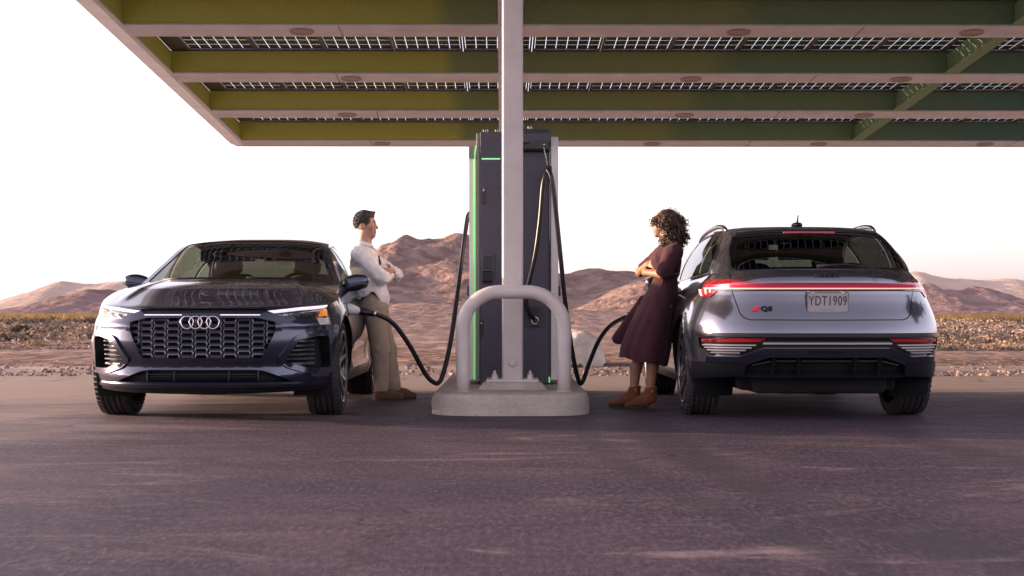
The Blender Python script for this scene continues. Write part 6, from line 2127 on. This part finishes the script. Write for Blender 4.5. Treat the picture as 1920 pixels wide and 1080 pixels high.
# ------------------------------------------------------------------ the man (faces +x, the camera looks along +y)
def make_man():
    DM = 13.42
    root = empty('person', (px(715, 0, DM).x, DM, 0))
    tag(root, 'person in white shirt and khaki trousers leaning on the blue car, arms crossed', 'person')
    lo, hi = (-0.36, -0.34, -0.01), (0.36, 0.34, 1.79)
    B = Field(lo, hi, 0.0065)
    hipn, hipf = (-0.055, -0.085, 0.84), (-0.055, 0.085, 0.84)
    kn, kf = (-0.005, -0.095, 0.47), (0.045, 0.075, 0.47)
    an, af = (0.012, -0.105, 0.10), (0.115, 0.065, 0.10)
    shn, shf = (-0.185, -0.175, 1.335), (-0.135, 0.175, 1.335)
    eln, elf = (0.030, -0.235, 1.125), (0.115, 0.225, 1.165)
    wrn, wrf = (0.075, 0.02, 1.165), (0.098, -0.04, 1.195)
    # legs, pelvis, trunk
    for a, k, h_ in ((an, kn, hipn), (af, kf, hipf)):
        B.cap(h_, k, 0.085, 0.055, 0.03).cap(k, a, 0.052, 0.038, 0.02)
    B.ell((-0.06, 0, 0.88), (0.105, 0.155, 0.10), 0.04)
    B.ell((-0.085, 0, 1.04), (0.095, 0.14, 0.14), 0.05)
    B.ell((-0.135, 0, 1.24), (0.110, 0.165, 0.15), 0.05)
    for s_ in (shn, shf): B.ell(s_, (0.06, 0.055, 0.055), 0.05)
    B.cap((-0.165, 0, 1.36), (-0.148, 0, 1.53), 0.072, 0.064, 0.035)
    B.cap(shn, eln, 0.050, 0.040, 0.02).cap(eln, wrn, 0.040, 0.028, 0.015)
    B.cap(shf, elf, 0.050, 0.040, 0.02).cap(elf, wrf, 0.040, 0.028, 0.015)
    add_hand(B, wrn, (0.10, 0.95, 0.12), (-1, 0.1, 0), 1, 0.45)
    add_hand(B, wrf, (-0.12, -0.95, -0.10), (-1, -0.2, 0), -1, 0.5)
    # feet inside the shoes
    B.cap(an, (0.13, -0.105, 0.04), 0.04, 0.03, 0.02).cap(af, (0.23, 0.065, 0.04), 0.04, 0.03, 0.02)
    # head in profile
    B.ell((-0.152, 0, 1.648), (0.096, 0.074, 0.088), 0.02)
    B.ell((-0.118, 0, 1.580), (0.070, 0.058, 0.075), 0.03)
    B.ell((-0.080, 0, 1.522), (0.026, 0.030, 0.022), 0.025)
    B.ell((-0.069, 0, 1.646), (0.014, 0.046, 0.012), 0.016)
    B.cap((-0.058, 0, 1.634), (-0.038, 0, 1.600), 0.008, 0.011, 0.010)
    B.ell((-0.040, 0, 1.594), (0.013, 0.016, 0.009), 0.008)
    B.ell((-0.058, 0, 1.563), (0.014, 0.026, 0.007), 0.008); B.ell((-0.060, 0, 1.550), (0.014, 0.024, 0.008), 0.008)
    for sg in (-1, 1):
        B.ell((-0.066, 0.031 * sg, 1.626), (0.012, 0.016, 0.010), 0.012, 's')
        B.ell((-0.088, 0.046 * sg, 1.598), (0.024, 0.020, 0.020), 0.02)
        B.ell((-0.172, 0.074 * sg, 1.605), (0.024, 0.010, 0.034), 0.008)
        B.ell((-0.166, 0.085 * sg, 1.608), (0.011, 0.006, 0.018), 0.006, 's')
    B.build('body', M_SKINM, root, 1)
    for sg in (-1, 1):
        m = MB(); ell_mesh(m, (-0.0745, 0.031 * sg, 1.6265), (0.0125, 0.0125, 0.0105), (14, 10)); e = m.build('eye', M_EYE, root)
        m = MB(); ell_mesh(m, (-0.0645, 0.0315 * sg, 1.6265), (0.0035, 0.006, 0.006), (10, 6)); m.build('iris', M_IRIS, e)
        m = MB(); m.tube([(-0.062, 0.012 * sg, 1.646), (-0.058, 0.03 * sg, 1.652), (-0.070, 0.048 * sg, 1.646)], [0.005, 0.006, 0.003], 8); m.build('eyebrow', M_HAIRM, root)
    # hair: short at the sides, swept quiff
    Hf = Field((-0.29, -0.11, 1.53), (-0.02, 0.11, 1.79), 0.0045)
    Hf.ell((-0.157, 0, 1.655), (0.102, 0.0805, 0.090), 0.0)
    Hf.ell((-0.150, 0, 1.712), (0.075, 0.062, 0.040), 0.02)
    Hf.cap((-0.165, 0.0, 1.735), (-0.078, 0.0, 1.728), 0.026, 0.016, 0.02, flat=(1, 1.9, 1))
    Hf.cap((-0.085, 0.0, 1.735), (-0.060, 0.0, 1.742), 0.013, 0.006, 0.012, flat=(1, 2.2, 1))
    def cutf(X, Y, Z):
        face = (X + 0.098) * 0.9 - np.maximum(0, Z - 1.690) * 3.2                # in front of the hairline
        low = (1.632 - Z) - np.clip(-(X + 0.190), 0, 1) * 1.25 - 0.034 * np.exp(-((X + 0.132) / 0.012) ** 2)      # below the ear line, lower at the nape
        return np.maximum(face, np.maximum(low, 0 * X - 1))
    Hf.fn(cutf, 'max')
    Hf.fn(lambda X, Y, Z: 0.0025 * np.sin(Y * 420 + 3 * np.sin(X * 40)) * (Z > 1.66) + 0.0012 * np.sin(X * 300 + Z * 500), 'add')
    hm = Hf.build('hair', M_HAIRM, root, 0)
    r_ = random.Random(4)
    m = MB()
    n = 0
    while n < 900:      # single strands, combed back and up from the forehead
        d = Vector((r_.gauss(0, 1), r_.gauss(0, 1), r_.gauss(0, 1))).normalized()
        p = Vector((-0.155 + d.x * 0.102, d.y * 0.081, 1.655 + d.z * 0.092))
        if (p.x + 0.098) * 0.9 - max(0, p.z - 1.69) * 3.2 > 0 or (1.640 - p.z) - min(1, max(0, -(p.x + 0.19))) * 1.25 > 0: continue
        top = max(0.0, d.z - 0.45)
        L = 0.012 + 0.022 * top
        g = (Vector((-0.25 + 1.0 * (p.x > -0.12) * top, d.y * 0.3, -0.35 + 1.1 * top)) + d * 0.30 + Vector((r_.gauss(0, .15), r_.gauss(0, .15), r_.gauss(0, .15)))).normalized()
        m.tube([p - d * 0.004, p + g * L * 0.5 + d * 0.002, p + g * L + Vector((-0.004, 0, -0.002))], [0.0016, 0.0014, 0.0006], 3, False)
        n += 1
    tag(m.build('hair_strands', M_HAIRM, hm), kind='stuff')
    # shirt
    Sf = Field((-0.36, -0.34, 0.80), (0.28, 0.34, 1.50), 0.0065)
    Sf.ell((-0.085, 0, 0.93), (0.160, 0.190, 0.17), 0.04)
    Sf.ell((-0.115, 0, 1.06), (0.145, 0.180, 0.17), 0.06)
    Sf.ell((-0.150, 0, 1.255), (0.138, 0.190, 0.170), 0.06)
    for s_ in (shn, shf): Sf.ell(s_, (0.078, 0.070, 0.070), 0.06)
    Sf.cap((-0.165, 0, 1.37), (-0.155, 0, 1.455), 0.096, 0.078, 0.04)
    Sf.cap(shn, eln, 0.070, 0.060, 0.025).cap(eln, (0.066, -0.035, 1.155), 0.060, 0.044, 0.02)
    Sf.cap(shf, elf, 0.070, 0.058, 0.025).cap(elf, (0.104, 0.075, 1.185), 0.060, 0.045, 0.02)
    Sf.cap((0.066, -0.045, 1.153), (0.067, -0.028, 1.156), 0.050, 0.050, 0.004).cap((0.106, 0.092, 1.182), (0.104, 0.072, 1.186), 0.052, 0.052, 0.004)
    wr = wrinkle(3, 8, 22, 60, (1, 0.6, 1))
    Sf.fn(lambda X, Y, Z: -0.015 * wr(X, Y, Z) * (1.0 + 0.8 * np.exp(-((Z - 1.12) / 0.10) ** 2)), 'add')
    # collar opening, then the curved hem
    Sf.fn(lambda X, Y, Z: np.where(Z > 1.36, 0.070 - np.sqrt((X + 0.152 + (1.44 - Z) * 0.0) ** 2 + Y ** 2 * 0.9), -1.0), 'max')
    Sf.fn(lambda X, Y, Z: (0.905 - 0.055 * np.sin(np.clip((X + 0.20) / 0.30, 0, 1) * math.pi) * 0 - 0.045 * np.clip(X / 0.08, -1, 1) + 0.06 * np.exp(-((X + 0.055) / 0.05) ** 2) - Z), 'max')
    Sf.fn(lambda X, Y, Z: Z - (1.462 + (-(X + 0.152)) * 0.35), 'max')
    sh = Sf.build('shirt', M_SHIRT, root, 1)
    # collar, placket, buttons
    cv = []
    for a in np.linspace(0.30, 2 * math.pi - 0.30, 40):
        q = (math.cos(a), math.sin(a))
        zz = 1.446 + 0.020 * -q[0] - 0.018 * (q[0] > 0.75)
        cv.append(((-0.152 + 0.0735 * q[0], 0.0735 * q[1], zz + 0.022), (-0.152 + 0.094 * q[0] + 0.012 * max(0, q[0]), 0.094 * q[1], zz - 0.020)))
    v = [p for c in cv for p in c]
    v2 = [(p[0] + 0.004 * (p[0] + 0.152) / 0.08, p[1] * 1.05, p[2] - 0.001) for p in v]
    n_ = len(cv)
    f = [(2 * i, 2 * i + 1, 2 * i + 3, 2 * i + 2) for i in range(n_ - 1)]
    f2 = [tuple(2 * n_ + j for j in reversed(q)) for q in f] + [(2 * i, 2 * i + 2, 2 * n_ + 2 * i + 2, 2 * n_ + 2 * i) for i in range(n_ - 1)] + [(2 * i + 1, 2 * n_ + 2 * i + 1, 2 * n_ + 2 * i + 3, 2 * i + 3) for i in range(n_ - 1)]
    mobj('collar', v + v2, f + f2, M_SHIRT, sh, True)
    # sunglasses hooked in the placket
    m = MB()
    for z, y in ((1.315, -0.035), (1.272, -0.052)):
        ell_mesh(m, (-0.012 + (1.30 - z) * 0.25, y, z), (0.010, 0.020, 0.026), (14, 8), 2.4)
    m.tube([(-0.018, -0.04, 1.30), (-0.008, -0.045, 1.288)], 0.004, 6)
    sg_ = m.build('sunglasses', M_SHADES)
    sg_.location = root.location
    tag(sg_, 'black sunglasses hooked on the front of the white shirt', 'sunglasses')
    # trousers
    Tf = Field((-0.26, -0.26, 0.06), (0.24, 0.24, 1.02), 0.0065)
    Tf.ell((-0.065, 0, 0.885), (0.135, 0.178, 0.135), 0.04)
    Tf.ell((-0.120, 0, 0.840), (0.100, 0.155, 0.100), 0.04)
    for a, k, h_ in ((an, kn, hipn), (af, kf, hipf)):
        a2 = (a[0] + 0.0, a[1], 0.085)
        Tf.cap(h_, k, 0.108, 0.082, 0.03).cap(k, a2, 0.082, 0.066, 0.03)
    wr2 = wrinkle(8, 8, 20, 55, (0.7, 0.7, 1))
    Tf.fn(lambda X, Y, Z: -0.014 * wr2(X, Y, Z) * (0.6 + 0.9 * np.exp(-((Z - 0.48) / 0.12) ** 2) + 0.8 * np.exp(-((Z - 0.14) / 0.08) ** 2)), 'add')
    Tf.fn(lambda X, Y, Z: np.maximum(0.085 - Z, Z - 0.985), 'max')
    Tf.build('trousers', M_CHINO, root, 1)
    # suede shoes
    for (ax_, ay, az), yaw in ((an, -0.10), (af, 0.10)):
        Ff = Field((ax_ - 0.13, ay - 0.10, -0.005), (ax_ + 0.27, ay + 0.10, 0.16), 0.005)
        Ff.cap((ax_ - 0.03, ay, 0.105), (ax_ - 0.025, ay, 0.055), 0.050, 0.047, 0.02)
        Ff.cap((ax_ - 0.03, ay, 0.045), (ax_ + 0.10, ay + yaw * 0.1, 0.050), 0.045, 0.048, 0.03)
        Ff.cap((ax_ + 0.08, ay + yaw * 0.08, 0.045), (ax_ + 0.175, ay + yaw * 0.17, 0.034), 0.045, 0.032, 0.03)
        Ff.cap((ax_ + 0.00, ay, 0.10), (ax_ + 0.09, ay, 0.065), 0.035, 0.030, 0.03)
        Ff.fn(lambda X, Y, Z: np.maximum(0.018 - Z, Z - 0.135), 'max')
        so = Ff.build('shoe', M_SUEDE, root, 1)
        prof = []
        for q in np.linspace(0, 2 * math.pi, 36, endpoint=False):
            c, s = math.cos(q), math.sin(q)
            L = 0.142; wdt = 0.047 + 0.010 * max(0, c)
            prof.append((ax_ + 0.062 + L * math.copysign(abs(c) ** 0.75, c), ay + wdt * s + yaw * 0.08))
        m = MB(); m.prism(prof, 0.0, 0.024); m.build('sole', M_SOLE, so, fix=True)
    return root
make_man()

# ------------------------------------------------------------------ the woman (faces -x)
def make_woman():
    DW = 12.30
    k = FPX / DW
    root = empty('person', (px(1230, 0, DW).x, DW, 0))
    tag(root, 'person with dark curly hair in a plum dress leaning on the grey car', 'person')
    B = Field((-0.44, -0.32, -0.01), (0.30, 0.32, 1.74), 0.0065)
    an, af = (-0.060, -0.075, 0.12), (-0.185, 0.075, 0.12)
    kn, kf = (-0.010, -0.085, 0.47), (-0.115, 0.08, 0.48)
    hn, hf = (0.050, -0.09, 0.86), (0.045, 0.09, 0.86)
    shn, shf = (0.130, -0.155, 1.315), (0.075, 0.155, 1.315)
    eln, elf = (0.030, -0.225, 1.130), (-0.120, 0.190, 1.155)
    wrn, wrf = (-0.085, -0.030, 1.150), (-0.065, 0.000, 1.225)
    for a, k_, h_ in ((an, kn, hn), (af, kf, hf)):
        B.cap(h_, k_, 0.085, 0.052, 0.03).cap(k_, (a[0] + 0.022, a[1], 0.34), 0.050, 0.050, 0.02).cap((a[0] + 0.022, a[1], 0.34), a, 0.050, 0.033, 0.02)
        B.cap(a, (a[0] - 0.12, a[1], 0.04), 0.033, 0.022, 0.02)
    B.ell((0.05, 0, 0.92), (0.105, 0.155, 0.12), 0.04); B.ell((0.075, 0, 1.08), (0.085, 0.12, 0.12), 0.05); B.ell((0.09, 0, 1.24), (0.095, 0.14, 0.13), 0.05)
    B.ell((0.02, -0.06, 1.235), (0.055, 0.06, 0.055), 0.03); B.ell((0.0, 0.06, 1.235), (0.055, 0.06, 0.055), 0.03)
    for s_ in (shn, shf): B.ell(s_, (0.05, 0.045, 0.045), 0.05)
    B.cap((0.10, 0, 1.33), (0.085, 0.0, 1.47), 0.052, 0.046, 0.03)
    B.cap(shn, eln, 0.043, 0.037, 0.02).cap(eln, wrn, 0.040, 0.027, 0.015)
    B.cap(shf, elf, 0.043, 0.037, 0.02).cap(elf, wrf, 0.040, 0.026, 0.015)
    add_hand(B, wrn, (-0.25, 0.9, 0.15), (1, 0.2, 0), -1, 0.35, 0.92)
    add_hand(B, wrf, (0.45, -0.85, -0.15), (0.6, 0.3, -0.2), 1, 0.35, 0.92)
    # head turned a little away from us
    c, s = math.cos(R(14)), math.sin(R(14))
    hc = Vector((0.075, 0.01, 1.555))
    def hp(x, y, z):            # head-local: +x forward
        q = Vector((-x, -y, z)); return (hc.x + q.x * c - q.y * -s * 1.0, hc.y + q.x * -s + q.y * c, hc.z + q.z)
    rotm = None
    B.ell(hp(0.0, 0, 0.035), (0.092, 0.074, 0.085), 0.02)
    B.ell(hp(0.030, 0, -0.030), (0.066, 0.055, 0.072), 0.03)
    B.ell(hp(0.068, 0, -0.088), (0.022, 0.024, 0.018), 0.022)
    B.ell(hp(0.078, 0, 0.030), (0.012, 0.042, 0.011), 0.016)
    B.cap(hp(0.086, 0, 0.018), hp(0.105, 0, -0.014), 0.007, 0.010, 0.010)
    B.ell(hp(0.088, 0, -0.046), (0.013, 0.024, 0.007), 0.008); B.ell(hp(0.085, 0, -0.060), (0.013, 0.021, 0.007), 0.008)
    for sg in (-1, 1):
        B.ell(hp(0.080, 0.030 * sg, 0.010), (0.012, 0.014, 0.010), 0.012, 's')
        B.ell(hp(-0.015, 0.073 * sg, -0.010), (0.022, 0.010, 0.030), 0.008)
    B.build('body', M_SKINW, root, 1)
    for sg in (-1, 1):
        m = MB(); ell_mesh(m, hp(0.072, 0.030 * sg, 0.010), (0.0115, 0.0115, 0.010), (14, 10)); e = m.build('eye', M_EYE, root)
        m = MB(); ell_mesh(m, hp(0.0825, 0.030 * sg, 0.010), (0.004, 0.0055, 0.0055), (10, 6)); m.build('iris', M_IRIS, e)
    # curly hair: a core mass and several hundred ringlets
    r_ = random.Random(21)
    Hc = Vector((0.108, 0.0, 1.560))
    Hf = Field((-0.10, -0.20, 1.34), (0.30, 0.20, 1.74), 0.008)
    Hf.ell((0.100, 0, 1.575), (0.104, 0.110, 0.112), 0.02); Hf.ell((0.120, 0, 1.470), (0.095, 0.112, 0.100), 0.03)
    Hf.fn(lambda X, Y, Z: (-(X - 0.005) - np.maximum(0, Z - 1.62) * 0.9) , 'max')
    wv = wrinkle(77, 8, 60, 110)
    Hf.fn(lambda X, Y, Z: -0.016 * wv(X, Y, Z), 'add')
    hr = Hf.build('hair', M_HAIRW, root, 0)
    m = MB()
    n = 0
    while n < 900:
        d = Vector((r_.gauss(0, 1), r_.gauss(0, 1), r_.gauss(0, 1))).normalized()
        if d.x < -0.55 and d.z < 0.35 and abs(d.y) < 0.75: continue
        if d.z < -0.80: continue
        p = Vector((0.104, 0, 1.545)) + Vector((d.x * 0.118, d.y * 0.122, d.z * (0.135 if d.z > 0 else 0.155))) * r_.uniform(0.80, 1.06)
        if d.z < 0: p += Vector((0.024, 0, -0.03 * r_.random()))
        # hang down and outwards
        g = (Vector((d.x, d.y, d.z * 0.35)) * 0.55 + Vector((0, 0, -1)) * r_.uniform(0.4, 0.95) + Vector((r_.gauss(0, .25), r_.gauss(0, .25), 0))).normalized()
        L = r_.uniform(0.05, 0.095); rad = r_.uniform(0.007, 0.0125); turns = r_.uniform(1.4, 2.6)
        a = g.orthogonal().normalized(); b = g.cross(a)
        ph = r_.uniform(0, 6.28); hand = r_.choice((-1, 1))
        pts = []
        for i in range(13):
            t = i / 12
            q = ph + hand * turns * 6.283 * t
            pts.append(p + g * (L * t) + (a * math.cos(q) + b * math.sin(q)) * rad * (0.6 + 0.4 * t))
        m.tube(pts, [0.0036] * 11 + [0.0028, 0.0012], 4, False)
        n += 1
    for _ in range(70):          # flyaway hairs
        d = Vector((r_.gauss(0, 1), r_.gauss(0, 1), abs(r_.gauss(0, 1)) * 0.8 + 0.1)).normalized()
        p = Vector((0.104, 0, 1.545)) + Vector((d.x * 0.122, d.y * 0.124, d.z * 0.138))
        a = d.orthogonal().normalized(); b = d.cross(a); ph = r_.uniform(0, 6.28); rad = r_.uniform(0.006, 0.012)
        pts = [p + d * (0.03 * i / 8) + (a * math.cos(ph + i * .9) + b * math.sin(ph + i * .9)) * rad for i in range(9)]
        m.tube(pts, 0.0012, 3, False)
    tag(m.build('curls', M_HAIRW, hr), kind='stuff')
    # dress: blouse, elbow sleeves
    Df = Field((-0.46, -0.32, 0.28), (0.32, 0.32, 1.46), 0.0075)
    Df.ell((0.085, 0, 1.15), (0.112, 0.155, 0.10), 0.05); Df.ell((0.092, 0, 1.255), (0.122, 0.165, 0.135), 0.05)
    Df.ell((0.030, -0.06, 1.235), (0.075, 0.075, 0.070), 0.04); Df.ell((0.015, 0.06, 1.235), (0.070, 0.075, 0.070), 0.04)
    for s_ in (shn, shf): Df.ell(s_, (0.072, 0.062, 0.062), 0.05)
    Df.cap((0.100, 0, 1.33), (0.092, 0, 1.40), 0.080, 0.064, 0.03)
    Df.cap((shn[0] + 0.01, shn[1] - 0.01, shn[2]), (eln[0] + 0.015, eln[1], eln[2] + 0.03), 0.070, 0.068, 0.03)
    Df.cap(shf, (elf[0] + 0.05, elf[1], elf[2] + 0.035), 0.068, 0.064, 0.03)
    # skirt: flaring folds that swing towards the charger
    zc = [0.28, 0.40, 0.50, 0.60, 0.75, 0.90, 1.02, 1.10, 1.14]
    left = curve1(zc, [-0.315, -0.318, -0.305, -0.272, -0.205, -0.128, -0.062, -0.020, -0.015])
    right = curve1(zc, [0.075, 0.100, 0.118, 0.132, 0.150, 0.172, 0.182, 0.176, 0.172])
    wide = curve1(zc, [0.270, 0.265, 0.255, 0.240, 0.215, 0.190, 0.165, 0.140, 0.132])
    def skirt(X, Y, Z):
        l, r2, w = left(Z), right(Z), wide(Z)
        cx_ = (l + r2) / 2; rx = (r2 - l) / 2
        th = np.arctan2(Y / w, (X - cx_) / rx)
        dn = np.clip((1.13 - Z) / 0.6, 0, 1)
        fold = 1 + dn * (0.040 * np.sin(5 * th + 1.2 + 2.0 * Z + 0.8 * np.sin(2 * th)) + 0.018 * np.sin(11 * th + 0.4 - 4 * Z + 1.5 * np.sin(3 * th + 1))) + 0.03 * np.sin(26 * th) * np.exp(-((Z - 1.08) / 0.05) ** 2)
        d = (np.sqrt(((X - cx_) / rx) ** 2 + (Y / w) ** 2) - fold) * np.minimum(rx, w) * 0.8
        hem = 0.372 - 0.20 * X + 0.008 * np.sin(5 * th + 1.2)
        d = np.maximum(d, np.maximum(hem - Z, Z - 1.135))
        inner = (np.sqrt(((X - cx_) / rx) ** 2 + (Y / w) ** 2) - fold + 0.09) * np.minimum(rx, w) * 0.8
        d = np.maximum(d, -np.maximum(inner, Z - 0.60))     # hollow below the knee
        return d
    Df.fn(skirt, 'min')
    # the loose panel that hangs forward at the left
    Df.cap((-0.10, 0.12, 0.92), (-0.315, 0.13, 0.585), 0.035, 0.050, 0.03, flat=(1, 0.55, 1))
    wr = wrinkle(31, 8, 22, 60, (1, 0.5, 1))
    Df.fn(lambda X, Y, Z: -0.015 * wr(X, Y, Z) * np.where(Z > 1.10, 1.0, 0.6), 'add')
    Df.fn(lambda X, Y, Z: np.where(Z > 1.36, 0.062 - np.sqrt((X - 0.088) ** 2 + Y ** 2), -1.0), 'max')
    dr = Df.build('dress', M_DRESS, root, 1)
    # studded belt
    m = MB()
    pts = []
    zb = 1.128
    for a in np.linspace(0, 2 * math.pi, 49):
        pts.append((0.079 + 0.112 * math.cos(a), 0.148 * math.sin(a), zb + 0.01 * math.cos(a)))
    m.tube(pts, 0.014, 8, False, flat=1.0); bt = m.build('belt', M_BELT, root)
    for i in range(16):
        a = R(200 + 9 * i)
        q = (0.079 + 0.126 * math.cos(a), 0.162 * math.sin(a), zb + 0.01 * math.cos(a))
        m = MB(); ell_mesh(m, q, (0.004, 0.004, 0.004), (8, 6)); m.build('stud', M_CHROME, bt)
    # ankle boots with block heels
    for (ax_, ay, az) in (an, af):
        Ff = Field((ax_ - 0.28, ay - 0.09, -0.005), (ax_ + 0.13, ay + 0.09, 0.215), 0.005)
        Ff.cap((ax_ + 0.010, ay, 0.175), (ax_ + 0.010, ay, 0.085), 0.052, 0.046, 0.02)
        Ff.cap((ax_ + 0.012, ay, 0.080), (ax_ - 0.07, ay, 0.060), 0.042, 0.040, 0.03)
        Ff.cap((ax_ - 0.05, ay, 0.055), (ax_ - 0.195, ay, 0.026), 0.042, 0.020, 0.03)
        Ff.cap((ax_ - 0.02, ay, 0.11), (ax_ - 0.09, ay, 0.06), 0.036, 0.030, 0.03)
        wq = wrinkle(int(90 + ax_ * 10), 6, 40, 90)
        Ff.fn(lambda X, Y, Z: -0.004 * wq(X, Y, Z), 'add')
        Ff.fn(lambda X, Y, Z: np.maximum(np.where(X < ax_ - 0.03, 0.008, 0.008 + (X - ax_ + 0.03) * 0.35) - Z, Z - (0.178 + 0.12 * (X - ax_))), 'max')
        bo = Ff.build('boot', M_BOOT, root, 1)
        m = MB(); m.prism([(ax_ + 0.058, 0.052), (ax_ + 0.006, 0.032), (ax_ + 0.010, 0.0), (ax_ + 0.050, 0.0)], ay - 0.034, ay + 0.034, 'Y'); m.build('heel', M_BOOT, bo, fix=True)
        pf = []
        for q in np.linspace(0, 2 * math.pi, 30, endpoint=False):
            c_, s_ = math.cos(q), math.sin(q)
            pf.append((ax_ - 0.115 + 0.100 * c_, ay + (0.036 - 0.010 * (c_ < 0) * -c_) * s_))
        m = MB(); m.prism(pf, 0.0, 0.010); m.build('sole', M_SOLE, bo, fix=True)
        m = MB(); m.tube([(ax_ + 0.016, ay - 0.053, 0.165), (ax_ + 0.014, ay - 0.050, 0.10)], 0.003, 6); m.build('zip', M_GOLD, bo)
    return root
make_woman()
